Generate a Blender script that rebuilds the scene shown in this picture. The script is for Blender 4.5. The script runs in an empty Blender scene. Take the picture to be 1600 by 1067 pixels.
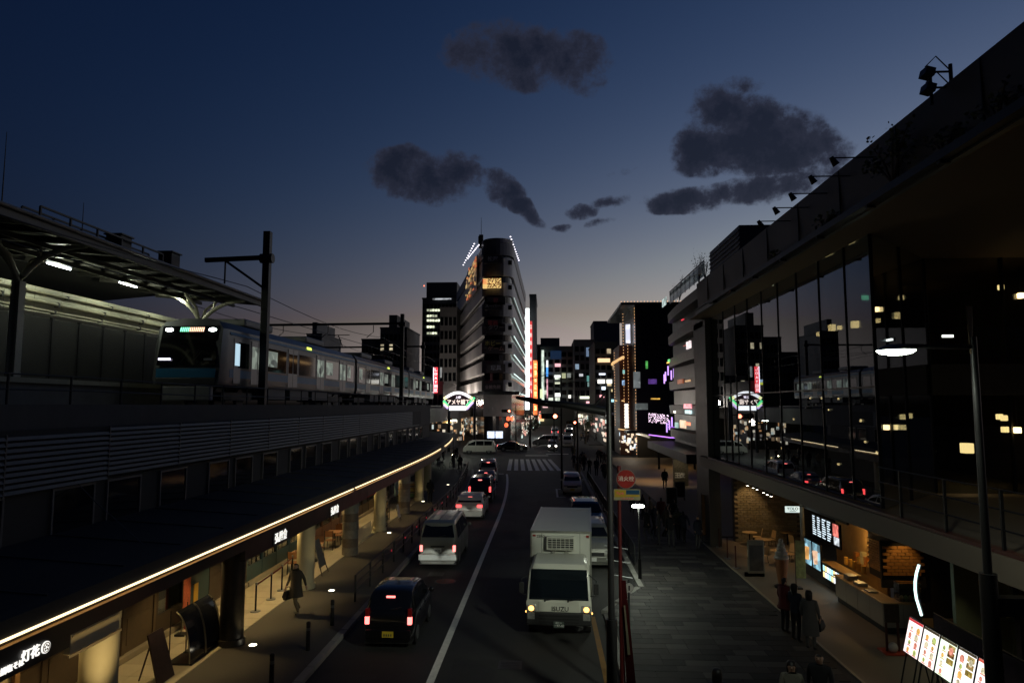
import bpy, bmesh, math, random
from mathutils import Vector, Matrix, Euler

random.seed(11)
R = math.radians
PI = math.pi
sc = bpy.context.scene
C = sc.collection

# ------------------------------------------------------------------ camera
CAM_H = 7.0
PITCH, YAW = R(5.33), R(2.83)
cam_data = bpy.data.cameras.new('camera')
cam = bpy.data.objects.new('camera', cam_data)
C.objects.link(cam)
cam_data.lens = 24.0
cam_data.sensor_width = 36.0
cam_data.clip_end = 3000
cam.location = (0, 0, CAM_H)
cam.rotation_euler = (PI / 2 + PITCH, 0, YAW)
sc.camera = cam

# ------------------------------------------------------------------ sky at dusk
world = bpy.data.worlds.new('World')
sc.world = world
world.use_nodes = True
wt = world.node_tree
wn, wl = wt.nodes, wt.links
bg = wn['Background']
sky = wn.new('ShaderNodeTexSky')
sky.sky_type = 'NISHITA'
sky.sun_disc = False
sky.sun_elevation = R(-5)
sky.sun_rotation = R(48)
sky.altitude = 0
sky.air_density = 1
sky.dust_density = 1
sky.ozone_density = 2


def wmath(op, a, b=None, c=None, clamp=False):
    n = wn.new('ShaderNodeMath')
    n.operation = op
    n.use_clamp = clamp
    for i, v in enumerate((a, b, c)):
        if v is None:
            continue
        if isinstance(v, (int, float)):
            n.inputs[i].default_value = v
        else:
            wl.new(v, n.inputs[i])
    return n.outputs[0]


sep = wn.new('ShaderNodeSeparateColor')
wl.new(sky.outputs[0], sep.inputs[0])
SKY_GRADE = ((1.94, 16.0), (1.42, 2.02), (1.10, 0.66))     # contrast and gain of red, green, blue
chan = []
for i, (g, k) in enumerate(SKY_GRADE):
    v = wmath('POWER', wmath('MULTIPLY', sep.outputs[i], 10.0), g)
    chan.append(wmath('MULTIPLY', v, k))
# keep the low band of afterglow from going too orange
chan[0] = wmath('DIVIDE', chan[0], wmath('MULTIPLY_ADD', chan[0], 1.6, 1.0))
chan[1] = wmath('MAXIMUM', chan[1], wmath('MULTIPLY', chan[0], .84))
chan[2] = wmath('MAXIMUM', chan[2], wmath('MULTIPLY', chan[0], .79))
chan[1] = wmath('MINIMUM', chan[1], wmath('MULTIPLY', wmath('ADD', chan[0], chan[2]), .49))
comb = wn.new('ShaderNodeCombineColor')
for i in range(3):
    wl.new(chan[i], comb.inputs[i])
# clouds: soft lobes given by compass bearing and elevation, torn up by noise
tc = wn.new('ShaderNodeTexCoord')
sx_ = wn.new('ShaderNodeSeparateXYZ')
wl.new(tc.outputs['Generated'], sx_.inputs[0])
az = wmath('MULTIPLY', wmath('ARCTAN2', sx_.outputs[0], sx_.outputs[1]), 180 / PI)
el = wmath('MULTIPLY', wmath('ARCSINE', sx_.outputs[2]), 180 / PI)
CLOUDS = [  # bearing, elevation, half width, half height, tilt (degrees), weight
    (-1.4, 27.7, 6.4, 2.3, -4, 1.0), (-5.2, 28.2, 3.6, 1.5, 0, 0.8), (1.9, 27.3, 3.2, 2.3, -6, 1.05),
    (-11.0, 18.6, 4.2, 2.0, -10, 1.15), (-13.0, 19.3, 2.4, 1.5, 0, 0.95), (-8.3, 19.0, 2.6, 1.4, -8, 1.0), (-7.6, 20.4, 2.2, .6, -6, .4),
    (-3.9, 17.8, 2.0, 1.5, -20, 1.15), (-2.2, 16.4, 2.4, 0.9, -38, 1.0),
    (14.9, 22.9, 3.0, 1.8, -12, 1.15), (17.4, 20.6, 5.2, 2.7, -16, 1.3), (13.3, 20.3, 2.6, 1.8, 0, 1.05), (20.7, 19.4, 3.4, 1.6, -10, 1.0),
    (18.4, 17.0, 4.4, 1.2, 5, 1.0), (12.9, 16.6, 4.2, 1.1, 2, 0.95), (10.3, 16.5, 2.0, .9, 0, 0.85), (16.5, 24.6, 2.2, .7, -8, .45),
    (3.2, 16.3, 1.5, .6, 0, .9), (6.0, 16.9, 1.9, .5, 8, .6), (4.7, 15.3, 1.3, .4, 4, .6), (1.3, 15.0, 1.1, .35, 12, .45), (7.3, 19.0, 1.8, .45, 6, .35),
]


def wnoise(scale, detail, rough):
    n = wn.new('ShaderNodeTexNoise')
    n.inputs['Scale'].default_value = scale
    n.inputs['Detail'].default_value = detail
    n.inputs['Roughness'].default_value = rough
    wl.new(tc.outputs['Generated'], n.inputs['Vector'])
    return n


warp = wnoise(9, 4, .55)
ws = wn.new('ShaderNodeSeparateColor')
wl.new(warp.outputs['Color'], ws.inputs[0])
azw = wmath('MULTIPLY_ADD', ws.outputs[0], 4.6, wmath('ADD', az, -2.3))
elw = wmath('MULTIPLY_ADD', ws.outputs[1], 3.0, wmath('ADD', el, -1.5))
cxy = wn.new('ShaderNodeCombineXYZ')
wl.new(azw, cxy.inputs[0])
wl.new(elw, cxy.inputs[1])
dens = None
for a, e, ra, re, ti, wgt in CLOUDS:
    mp = wn.new('ShaderNodeMapping')
    mp.vector_type = 'TEXTURE'
    mp.inputs['Location'].default_value = (a, e, 0)
    mp.inputs['Rotation'].default_value = (0, 0, R(ti))
    mp.inputs['Scale'].default_value = (ra * 1.28, re * 1.28, 1)
    wl.new(cxy.outputs[0], mp.inputs['Vector'])
    gt = wn.new('ShaderNodeTexGradient')
    gt.gradient_type = 'SPHERICAL'
    wl.new(mp.outputs[0], gt.inputs[0])
    lobe = gt.outputs['Fac']
    if wgt != 1.0:
        lobe = wmath('MULTIPLY', lobe, wgt)
    dens = lobe if dens is None else wmath('MAXIMUM', dens, lobe)
inv = wmath('SUBTRACT', 1.0, dens)
dens = wmath('SUBTRACT', 1.0, wmath('MULTIPLY', inv, inv))
fine = wnoise(26, 7, .7)
coarse = wnoise(11, 3, .6)
nz = wmath('MULTIPLY_ADD', fine.outputs[0], 2.2, wmath('MULTIPLY_ADD', coarse.outputs[0], 2.0, -2.1))
cov = wmath('ADD', dens, nz)
has = wmath('MULTIPLY', dens, 3.0, clamp=True)
mr = wn.new('ShaderNodeMapRange')
mr.interpolation_type = 'SMOOTHSTEP'
wl.new(wmath('MULTIPLY', cov, has), mr.inputs['Value'])
mr.inputs['From Min'].default_value = .08
mr.inputs['From Max'].default_value = .8
mask = wmath('MULTIPLY', mr.outputs[0], .94)
core = wn.new('ShaderNodeMapRange')
wl.new(cov, core.inputs['Value'])
core.inputs['From Min'].default_value = .15
core.inputs['From Max'].default_value = 1.15
ccol = wn.new('ShaderNodeMix')
ccol.data_type = 'RGBA'
wl.new(core.outputs[0], ccol.inputs['Factor'])
ccol.inputs['A'].default_value = (.031, .033, .054, 1)
ccol.inputs['B'].default_value = (.0095, .012, .023, 1)
cmix = wn.new('ShaderNodeMix')
cmix.data_type = 'RGBA'
wl.new(mask, cmix.inputs['Factor'])
wl.new(comb.outputs[0], cmix.inputs['A'])
wl.new(ccol.outputs['Result'], cmix.inputs['B'])
wl.new(cmix.outputs['Result'], bg.inputs['Color'])
bg.inputs['Strength'].default_value = 1.0
world.cycles.sampling_method = 'MANUAL'
world.cycles.sample_map_resolution = 256

# the last afterglow of a sun already below the roofs
sun_data = bpy.data.lights.new('sun', 'SUN')
sun_data.energy = 0.012
sun_data.angle = R(30)
sun_data.color = (1, .84, .72)
sun = bpy.data.objects.new('sun', sun_data)
C.objects.link(sun)
sun.rotation_euler = (R(84), 0, R(180 - 48))

vs = sc.view_settings
vs.view_transform = 'Standard'
vs.look = 'None'
vs.exposure = 0
vs.gamma = 1
vs.use_curve_mapping = False
sc.cycles.use_denoising = True
sc.cycles.max_bounces = 7
sc.cycles.transparent_max_bounces = 12
sc.cycles.sample_clamp_indirect = 4

# ------------------------------------------------------------------ helpers
_mats = {}


def M(name, col=(.5, .5, .5), rough=.6, metal=0.0, var=.22, scale=2.5, bump=0.0, spec=.5, coat=0.0, bscale=30):
    if name in _mats:
        return _mats[name]
    m = bpy.data.materials.new(name)
    m.use_nodes = True
    t = m.node_tree
    p = t.nodes['Principled BSDF']
    p.inputs['Roughness'].default_value = rough
    p.inputs['Metallic'].default_value = metal
    p.inputs['Specular IOR Level'].default_value = spec
    p.inputs['Coat Weight'].default_value = coat
    p.inputs['Coat Roughness'].default_value = .08
    geo = t.nodes.new('ShaderNodeNewGeometry')
    n = t.nodes.new('ShaderNodeTexNoise')
    n.inputs['Scale'].default_value = scale
    n.inputs['Detail'].default_value = 6
    n.inputs['Roughness'].default_value = .65
    t.links.new(geo.outputs['Position'], n.inputs['Vector'])
    mx = t.nodes.new('ShaderNodeMix')
    mx.data_type = 'RGBA'
    t.links.new(n.outputs[0], mx.inputs['Factor'])
    mx.inputs['A'].default_value = tuple(c * (1 - var * 1.6) for c in col) + (1,)
    mx.inputs['B'].default_value = tuple(min(1, c * (1 + var * 1.6)) for c in col) + (1,)
    t.links.new(mx.outputs['Result'], p.inputs['Base Color'])
    mm = t.nodes.new('ShaderNodeMapRange')
    mm.inputs['To Min'].default_value = max(.02, rough * .75)
    mm.inputs['To Max'].default_value = min(1, rough * 1.25)
    t.links.new(n.outputs[0], mm.inputs['Value'])
    t.links.new(mm.outputs[0], p.inputs['Roughness'])
    if bump:
        b = t.nodes.new('ShaderNodeBump')
        n2 = t.nodes.new('ShaderNodeTexNoise')
        n2.inputs['Scale'].default_value = bscale
        n2.inputs['Detail'].default_value = 4
        t.links.new(geo.outputs['Position'], n2.inputs['Vector'])
        b.inputs['Strength'].default_value = bump
        b.inputs['Distance'].default_value = .02
        t.links.new(n2.outputs[0], b.inputs['Height'])
        t.links.new(b.outputs[0], p.inputs['Normal'])
    _mats[name] = m
    return m


def E(name, col, strength, vary=0.0, vscale=8):
    """a surface that gives off light (lamp, lit sign, lit window)"""
    if name in _mats:
        return _mats[name]
    m = bpy.data.materials.new(name)
    m.use_nodes = True
    t = m.node_tree
    p = t.nodes['Principled BSDF']
    p.inputs['Base Color'].default_value = tuple(min(.8, c * .5) for c in col) + (1,)
    p.inputs['Roughness'].default_value = .4
    p.inputs['Emission Color'].default_value = tuple(col) + (1,)
    p.inputs['Emission Strength'].default_value = strength
    if vary:
        geo = t.nodes.new('ShaderNodeNewGeometry')
        n = t.nodes.new('ShaderNodeTexVoronoi')
        n.inputs['Scale'].default_value = vscale
        t.links.new(geo.outputs['Position'], n.inputs['Vector'])
        mr_ = t.nodes.new('ShaderNodeMapRange')
        sp = t.nodes.new('ShaderNodeSeparateColor')
        t.links.new(n.outputs['Color'], sp.inputs[0])
        t.links.new(sp.outputs[0], mr_.inputs['Value'])
        mr_.inputs['To Min'].default_value = strength * (1 - vary)
        mr_.inputs['To Max'].default_value = strength * (1 + vary)
        t.links.new(mr_.outputs[0], p.inputs['Emission Strength'])
    _mats[name] = m
    return m


def glass(name, tint=(.02, .025, .03), ior=1.5, clear=.5, rough=.0):
    """window glass: fresnel mirror over a part see-through, part dark body"""
    if name in _mats:
        return _mats[name]
    m = bpy.data.materials.new(name)
    m.use_nodes = True
    t = m.node_tree
    t.nodes.remove(t.nodes['Principled BSDF'])
    out = t.nodes['Material Output']
    tr = t.nodes.new('ShaderNodeBsdfTransparent')
    tr.inputs[0].default_value = (.75, .8, .8, 1)
    df = t.nodes.new('ShaderNodeBsdfDiffuse')
    df.inputs[0].default_value = tuple(tint) + (1,)
    gl = t.nodes.new('ShaderNodeBsdfGlossy')
    gl.inputs['Roughness'].default_value = rough
    gl.inputs['Color'].default_value = (.9, .95, 1, 1)
    lw = t.nodes.new('ShaderNodeLayerWeight')
    lw.inputs['Blend'].default_value = .5
    pw_ = t.nodes.new('ShaderNodeMath')
    pw_.operation = 'POWER'
    t.links.new(lw.outputs['Facing'], pw_.inputs[0])
    pw_.inputs[1].default_value = 2.2
    fr = t.nodes.new('ShaderNodeMath')
    fr.operation = 'MULTIPLY_ADD'
    f0 = ((ior - 1) / (ior + 1)) ** 2
    t.links.new(pw_.outputs[0], fr.inputs[0])
    fr.inputs[1].default_value = .95 - f0
    fr.inputs[2].default_value = f0
    a = t.nodes.new('ShaderNodeMixShader')
    a.inputs[0].default_value = clear
    t.links.new(df.outputs[0], a.inputs[1])
    t.links.new(tr.outputs[0], a.inputs[2])
    b = t.nodes.new('ShaderNodeMixShader')
    t.links.new(fr.outputs[0], b.inputs[0])
    t.links.new(a.outputs[0], b.inputs[1])
    t.links.new(gl.outputs[0], b.inputs[2])
    t.links.new(b.outputs[0], out.inputs[0])
    _mats[name] = m
    return m


def origin_of(o):
    v = Vector((0, 0, 0))
    while o is not None:
        v = v + Vector(o.location)
        o = o.parent
    return v


class MB:
    """collects simple solids into one mesh"""

    def __init__(self):
        self.v, self.f, self.m, self.k = [], [], [], 0

    def add(self, vs_, fs, k=None):
        o = len(self.v)
        self.v.extend([tuple(p) for p in vs_])
        for f in fs:
            self.f.append([i + o for i in f])
            self.m.append(self.k if k is None else k)
        return self

    def box(self, x0, x1, y0, y1, z0, z1):
        x0, x1 = min(x0, x1), max(x0, x1)
        y0, y1 = min(y0, y1), max(y0, y1)
        z0, z1 = min(z0, z1), max(z0, z1)
        v = [(x0, y0, z0), (x1, y0, z0), (x1, y1, z0), (x0, y1, z0), (x0, y0, z1), (x1, y0, z1), (x1, y1, z1), (x0, y1, z1)]
        return self.add(v, [(0, 3, 2, 1), (4, 5, 6, 7), (0, 1, 5, 4), (1, 2, 6, 5), (2, 3, 7, 6), (3, 0, 4, 7)])

    def bar(self, p, q, w, h):
        """rectangular bar from p to q"""
        p, q = Vector(p), Vector(q)
        d = (q - p).normalized()
        up = Vector((0, 0, 1)) if abs(d.z) < .95 else Vector((0, 1, 0))
        s = d.cross(up).normalized() * (w / 2)
        u = s.cross(d).normalized() * (h / 2)
        v = [p - s - u, p + s - u, p + s + u, p - s + u, q - s - u, q + s - u, q + s + u, q - s + u]
        return self.add(v, [(0, 1, 2, 3), (7, 6, 5, 4), (0, 4, 5, 1), (1, 5, 6, 2), (2, 6, 7, 3), (3, 7, 4, 0)])

    def cyl(self, p, q, r, r2=None, n=12, cap=True):
        p, q = Vector(p), Vector(q)
        r2 = r if r2 is None else r2
        d = (q - p).normalized()
        a = Vector((0, 0, 1)) if abs(d.z) < .9 else Vector((1, 0, 0))
        s = d.cross(a).normalized()
        u = s.cross(d).normalized()
        v = []
        for c, rr in ((p, r), (q, r2)):
            for i in range(n):
                t = 2 * PI * i / n
                v.append(c + s * (math.cos(t) * rr) + u * (math.sin(t) * rr))
        f = [(i, n + i, n + (i + 1) % n, (i + 1) % n) for i in range(n)]
        if cap:
            f += [tuple(range(n)), tuple(range(2 * n - 1, n - 1, -1))]
        return self.add(v, f)

    def tube(self, pts, r, n=8):
        pts = [Vector(p) for p in pts]
        rings = []
        for i, p in enumerate(pts):
            d = (pts[min(i + 1, len(pts) - 1)] - pts[max(i - 1, 0)]).normalized()
            a = Vector((0, 0, 1)) if abs(d.z) < .9 else Vector((1, 0, 0))
            s = d.cross(a).normalized()
            u = s.cross(d).normalized()
            rr = r[i] if isinstance(r, (list, tuple)) else r
            rings.append([p + s * (math.cos(2 * PI * k / n) * rr) + u * (math.sin(2 * PI * k / n) * rr) for k in range(n)])
        return self.loft(rings)

    def loft(self, rings, cap=True, closed=True):
        n = len(rings[0])
        v = [p for r_ in rings for p in r_]
        f = []
        for j in range(len(rings) - 1):
            for i in range(n if closed else n - 1):
                f.append((j * n + i, (j + 1) * n + i, (j + 1) * n + (i + 1) % n, j * n + (i + 1) % n))
        if cap and closed:
            f += [tuple(range(n)), tuple(range(len(v) - 1, len(v) - n - 1, -1))]
        return self.add(v, f)

    def prism(self, poly, axis, a, b):
        """poly in the plane across axis ('x': (y,z); 'y': (x,z); 'z': (x,y)), pushed from a to b"""
        n = len(poly)

        def P(q, t):
            return {'x': (t, q[0], q[1]), 'y': (q[0], t, q[1]), 'z': (q[0], q[1], t)}[axis]
        v = [P(q, a) for q in poly] + [P(q, b) for q in poly]
        f = [tuple(range(n)), tuple(range(2 * n - 1, n - 1, -1))]
        f += [(i, n + i, n + (i + 1) % n, (i + 1) % n) for i in range(n)]
        return self.add(v, f)

    def slab(self, a, b, c, d, t):
        """four corners, pushed back along the face normal by t"""
        a, b, c, d = map(Vector, (a, b, c, d))
        nrm = (b - a).cross(c - a).normalized() * (-t)
        v = [a, b, c, d, a + nrm, b + nrm, c + nrm, d + nrm]
        return self.add(v, [(0, 1, 2, 3), (7, 6, 5, 4), (0, 4, 5, 1), (1, 5, 6, 2), (2, 6, 7, 3), (3, 7, 4, 0)])

    def ball(self, c, rx, ry, rz, nu=10, nv=7):
        rings = []
        for j in range(1, nv):
            t = PI * j / nv
            rings.append([(c[0] + rx * math.sin(t) * math.cos(2 * PI * i / nu), c[1] + ry * math.sin(t) * math.sin(2 * PI * i / nu), c[2] - rz * math.cos(t)) for i in range(nu)])
        return self.loft(rings)

    def mesh(self, name, mat, off=(0, 0, 0), bevel=0.0, smooth=None):
        me = bpy.data.meshes.new(name)
        off = Vector(off)
        me.from_pydata([tuple(Vector(p) - off) for p in self.v], [], self.f)
        ms = mat if isinstance(mat, (list, tuple)) else [mat]
        for mm in ms:
            me.materials.append(mm)
        if len(ms) > 1:
            for p, k in zip(me.polygons, self.m):
                p.material_index = k
        bm = bmesh.new()
        bm.from_mesh(me)
        bmesh.ops.recalc_face_normals(bm, faces=bm.faces)
        if bevel:
            ed = [e for e in bm.edges if len(e.link_faces) == 2 and e.calc_face_angle(0) > R(35)]
            bmesh.ops.bevel(bm, geom=ed, offset=bevel, segments=2, profile=.5, affect='EDGES', clamp_overlap=True)
        bm.to_mesh(me)
        bm.free()
        if smooth:
            for p in me.polygons:
                p.use_smooth = True
            me.set_sharp_from_angle(angle=R(smooth))
        return me

    def build(self, name, mat, parent=None, world=True, **kw):
        off = origin_of(parent) if (parent is not None and world) else Vector((0, 0, 0))
        me = self.mesh(name, mat, off, **kw)
        o = bpy.data.objects.new(name, me)
        C.objects.link(o)
        o.parent = parent
        return o


def thing(name, label, cat, loc=(0, 0, 0), rz=0.0, group=None):
    o = bpy.data.objects.new(name, None)
    o.empty_display_size = .2
    C.objects.link(o)
    o.location = loc
    o.rotation_euler = (0, 0, rz)
    o['label'] = label
    o['category'] = cat
    if group:
        o['group'] = group
    return o


def tag(o, label, cat, group=None):
    o['label'] = label
    o['category'] = cat
    if group:
        o['group'] = group
    return o


def structure(o):
    o['kind'] = 'structure'
    return o


def stuff(o):
    o['kind'] = 'stuff'
    return o


def piece(name, me, parent, loc, rz=0.0, rot=None, scale=None, mat=None):
    """one more object on an existing mesh; loc in the parent's own frame"""
    o = bpy.data.objects.new(name, me)
    C.objects.link(o)
    o.parent = parent
    o.location = loc
    o.rotation_euler = rot if rot is not None else (0, 0, rz)
    if scale is not None:
        o.scale = scale
    if mat is not None:
        o.material_slots[0].link = 'OBJECT'
        o.material_slots[0].material = mat
    return o


def copy_tree(o, parent=None):
    c = o.copy()
    C.objects.link(c)
    c.parent = parent
    for ch in list(o.children):
        copy_tree(ch, c)
    return c


def ray(px, py):
    """direction of a pixel of the 1600 x 1067 photograph"""
    v = Vector(((px - 800) / 1067.0, (533.5 - py) / 1067.0, -1))
    return cam.rotation_euler.to_matrix() @ v


def atz(px, py, z=0.0):
    d = ray(px, py)
    return Vector((0, 0, CAM_H)) + d * ((z - CAM_H) / d.z)


def atx(px, py, x):
    d = ray(px, py)
    return Vector((0, 0, CAM_H)) + d * (x / d.x)


def aty(px, py, y):
    d = ray(px, py)
    return Vector((0, 0, CAM_H)) + d * (y / d.y)


_text = {}


def text(s, size, mat, name, parent, loc, rot=(PI / 2, 0, 0), depth=.01, squeeze=1.0, align='CENTER', gap=1.0, bold=.012):
    """lettering as real raised shapes; loc in the parent's frame"""
    key = (s, size, depth, align, gap, bold)
    if key not in _text:
        cu = bpy.data.curves.new('lettering', 'FONT')
        cu.body = s
        cu.size = size
        cu.extrude = depth
        cu.align_x = align
        cu.align_y = 'CENTER'
        cu.space_line = gap
        cu.resolution_u = 2
        cu.offset = size * bold
        ob = bpy.data.objects.new('lettering', cu)
        me = bpy.data.meshes.new_from_object(ob)
        me.materials.clear()
        me.materials.append(mat)
        bpy.data.objects.remove(ob)
        bpy.data.curves.remove(cu)
        _text[key] = me
    me = _text[key]
    o = piece(name, me, parent, loc, rot=rot)
    o.scale = (squeeze, 1, 1)
    o.material_slots[0].link = 'OBJECT'
    o.material_slots[0].material = mat
    return o


def lamp(kind, name, loc, energy, col=(1, 1, 1), size=.1, rot=(0, 0, 0), spot=None, blend=.4, parent=None):
    l = bpy.data.lights.new(name, kind)
    l.energy = energy
    l.color = col
    if kind == 'AREA':
        l.size = size
    else:
        l.shadow_soft_size = size
    if kind == 'SPOT':
        l.spot_size = R(spot)
        l.spot_blend = blend
    o = bpy.data.objects.new(name, l)
    C.objects.link(o)
    o.location = loc
    o.rotation_euler = rot
    o.parent = parent
    return o


FACE_LEFT = (PI / 2, 0, -PI / 2)     # lettering read from the street on the right-hand side
FACE_RIGHT = (PI / 2, 0, PI / 2)     # lettering read from the street on the left-hand side
FACE_CAM = (PI / 2, 0, 0)

black_steel = M('black painted steel', (.012, .012, .013), .45, .3)
dark_steel = M('weathered grey steel', (.035, .036, .038), .5, .5)
galv = M('galvanised steel', (.28, .29, .3), .42, .7)
chrome = M('chrome', (.6, .6, .62), .14, 1.0, var=.05)
rubber = M('tyre rubber', (.012, .012, .012), .8)
dark_glass = M('dark window glass', (.006, .007, .009), .06, 0, var=.1, spec=.7)
white_paint = M('white paint', (.72, .72, .68), .4)
concrete = M('concrete', (.13, .125, .115), .85, 0, var=.3, scale=1.2, bump=.25)

# bodies for the people, made first while the scene is still small
skin_m = M('skin', (.36, .22, .15), .55, 0, var=.06)
hair_m = M('black hair', (.012, .01, .009), .5, 0, var=.2, scale=20)
shoe_m = M('dark shoes', (.02, .018, .016), .5)


def make_body(pose, fine):
    """one continuous skinned figure, 1.70 m tall, facing +y; returns a mesh with five material slots"""
    V, E_, Rr = [], [], []

    def add(p, r, par=None):
        V.append(p)
        Rr.append(r if isinstance(r, tuple) else (r, r))
        if par is not None:
            E_.append((par, len(V) - 1))
        return len(V) - 1
    ln = pose.get('lean', 0)
    pel = add((0, 0, .94), (.15, .11))
    bel = add((0, ln * .3, 1.1), (.14, .1), pel)
    che = add((0, ln * .7, 1.3), (.17, .115), bel)
    nek = add((0, ln, 1.455), .06, che)
    jaw = add((0, ln + .02, 1.525), (.064, .075), nek)
    hd = add((0, ln + .018, 1.6), (.076, .092), jaw)
    add((0, ln + .008, 1.672), (.055, .066), hd)
    if fine:
        add((0, ln + .118, 1.575), .013, hd)
        add((.08, ln + .01, 1.58), .016, hd)
        add((-.08, ln + .01, 1.58), .016, hd)
    hands = []
    for s, key in ((-1, 'L'), (1, 'R')):
        el_, wr_ = pose.get('arm' + key, ((.25, -.02, 1.14), (.25, .07, .92)))
        sh = add((s * .185, ln * .8, 1.395), .066, che)
        e = add((s * el_[0], el_[1], el_[2]), .05, sh)
        w = add((s * wr_[0], wr_[1], wr_[2]), .034, e)
        d = (Vector((s * wr_[0], wr_[1], wr_[2])) - Vector((s * el_[0], el_[1], el_[2]))).normalized()
        pm_ = Vector((s * wr_[0], wr_[1], wr_[2])) + d * .08
        h = add(tuple(pm_), (.036, .02), w)
        hands.append(pm_)
        if fine:
            sd = d.cross(Vector((1, 0, 0))).normalized()
            for k, ln_ in enumerate((.062, .075, .07, .055)):
                b0 = pm_ + sd * (.027 - k * .018) + d * .025
                f1 = add(tuple(b0 + d * ln_ * .5), .009, h)
                add(tuple(b0 + d * ln_ * .85 + Vector((-s * .02, 0, 0))), .008, f1)
            t1 = add(tuple(pm_ - d * .02 + sd * .05), .011, h)
            add(tuple(pm_ + d * .02 + sd * .065), .009, t1)
        kn, an = pose.get('leg' + key, ((.1, .02, .5), (.1, -.02, .09)))
        hp = add((s * .09, 0, .87), .092, pel)
        k_ = add((s * kn[0], kn[1], kn[2]), .066, hp)
        a_ = add((s * an[0], an[1], an[2]), .044, k_)
        add((s * an[0], an[1] + .15, an[2] - .045), .042, a_)
    me = bpy.data.meshes.new('body')
    me.from_pydata(V, E_, [])
    ob = bpy.data.objects.new('body_temp', me)
    C.objects.link(ob)
    md = ob.modifiers.new('skin', 'SKIN')
    me.skin_vertices[0].data[0].use_root = True
    for i, r in enumerate(Rr):
        me.skin_vertices[0].data[i].radius = r
    sb = ob.modifiers.new('sub', 'SUBSURF')
    sb.levels = 2 if fine else 1
    sb.render_levels = sb.levels
    dg = bpy.context.evaluated_depsgraph_get()
    out = bpy.data.meshes.new_from_object(ob.evaluated_get(dg))
    out.name = 'body'
    bpy.data.objects.remove(ob)
    out.materials.clear()
    for m_ in (shoe_m, shoe_m, skin_m, hair_m, shoe_m):
        out.materials.append(m_)
    for p in out.polygons:
        c = p.center
        p.use_smooth = True
        if c.z > 1.485:
            p.material_index = 3 if (c.z > 1.63 or c.y < ln - .005 + (.03 if c.z > 1.56 else 0)) else 2
        elif any((c - h).length < .105 for h in hands):
            p.material_index = 2
        elif c.z < .1:
            p.material_index = 4
        elif c.z < .88 and abs(c.x) < .22:
            p.material_index = 1
        else:
            p.material_index = 0
    return out


POSES = {
    'stand': {},
    'walk': {'legL': ((.09, .16, .51), (.09, -.02, .12)), 'legR': ((.09, -.04, .5), (.09, -.3, .17)), 'armL': ((.24, -.1, 1.15), (.25, -.16, .94)), 'armR': ((.24, .06, 1.14), (.24, .2, .95)), 'lean': .03},
    'walk2': {'legR': ((.09, .14, .5), (.09, .1, .09)), 'legL': ((.09, -.05, .5), (.09, -.26, .15)), 'armR': ((.24, -.1, 1.15), (.25, -.12, .93)), 'armL': ((.23, .04, 1.14), (.2, .22, 1.02)), 'lean': .04},
    'phone': {'armL': ((.23, .04, 1.14), (.1, .26, 1.2)), 'armR': ((.24, -.02, 1.14), (.25, .05, .92)), 'legL': ((.11, .03, .5), (.12, 0, .09))},
}
_body = {}
for _p in POSES:
    for _f in (False, True):
        _body[(_p, _f)] = make_body(POSES[_p], _f)
ORD = ['first', 'second', 'third', 'fourth', 'fifth', 'sixth', 'seventh', 'eighth', 'ninth', 'tenth', 'eleventh', 'twelfth', 'thirteenth', 'fourteenth', 'fifteenth', 'sixteenth']


def bend(y):
    """the street swings gently to the left beyond the parked truck"""
    return -.0016 * max(0.0, y - 42) ** 2


def strip(xl, xr, ys, z):
    """sheet between two edges given as functions of y"""
    b = MB()
    v, f = [], []
    for i, y in enumerate(ys):
        v += [(xl(y), y, z), (xr(y), y, z)]
        if i:
            f.append((2 * i - 2, 2 * i - 1, 2 * i + 1, 2 * i))
    return b.add(v, f)


def span(a, b, s):
    n = max(1, round((b - a) / s))
    return [a + (b - a) * i / n for i in range(n + 1)]


asphalt = M('asphalt', (.022, .022, .021), .82, 0, var=.3, scale=.7, bump=.35, bscale=60)
old_paint = M('worn road paint', (.72, .71, .66), .7, 0, var=.22, scale=5)
paving_dark = M('dark paving', (.07, .062, .054), .75, 0, var=.3, scale=1.4, bump=.2)
paving_far = M('far paving', (.035, .033, .03), .75, 0, var=.35, scale=1.8, bump=.2)
kerb_mat = M('kerb stone', (.24, .235, .22), .8, 0, var=.25, scale=2)

g = MB().add([(-900, -200, -.06), (900, -200, -.06), (900, 1600, -.06), (-900, 1600, -.06)], [(0, 1, 2, 3)])
structure(g.build('ground', paving_far))
rd = strip(lambda y: -6.2 + bend(y), lambda y: 1.9 if y < 24 else min(3.5, 1.9 + (y - 24) * .5), span(-8, 94, 2), 0)
rd.add([(-70, 94, 0), (70, 94, 0), (70, 122, 0), (-70, 122, 0)], [(0, 1, 2, 3)])
rd.add([(-4.5, 122, 0), (7.5, 122, 0), (9, 420, 0), (-3, 420, 0)], [(0, 1, 2, 3)])
structure(rd.build('road', asphalt))

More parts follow.
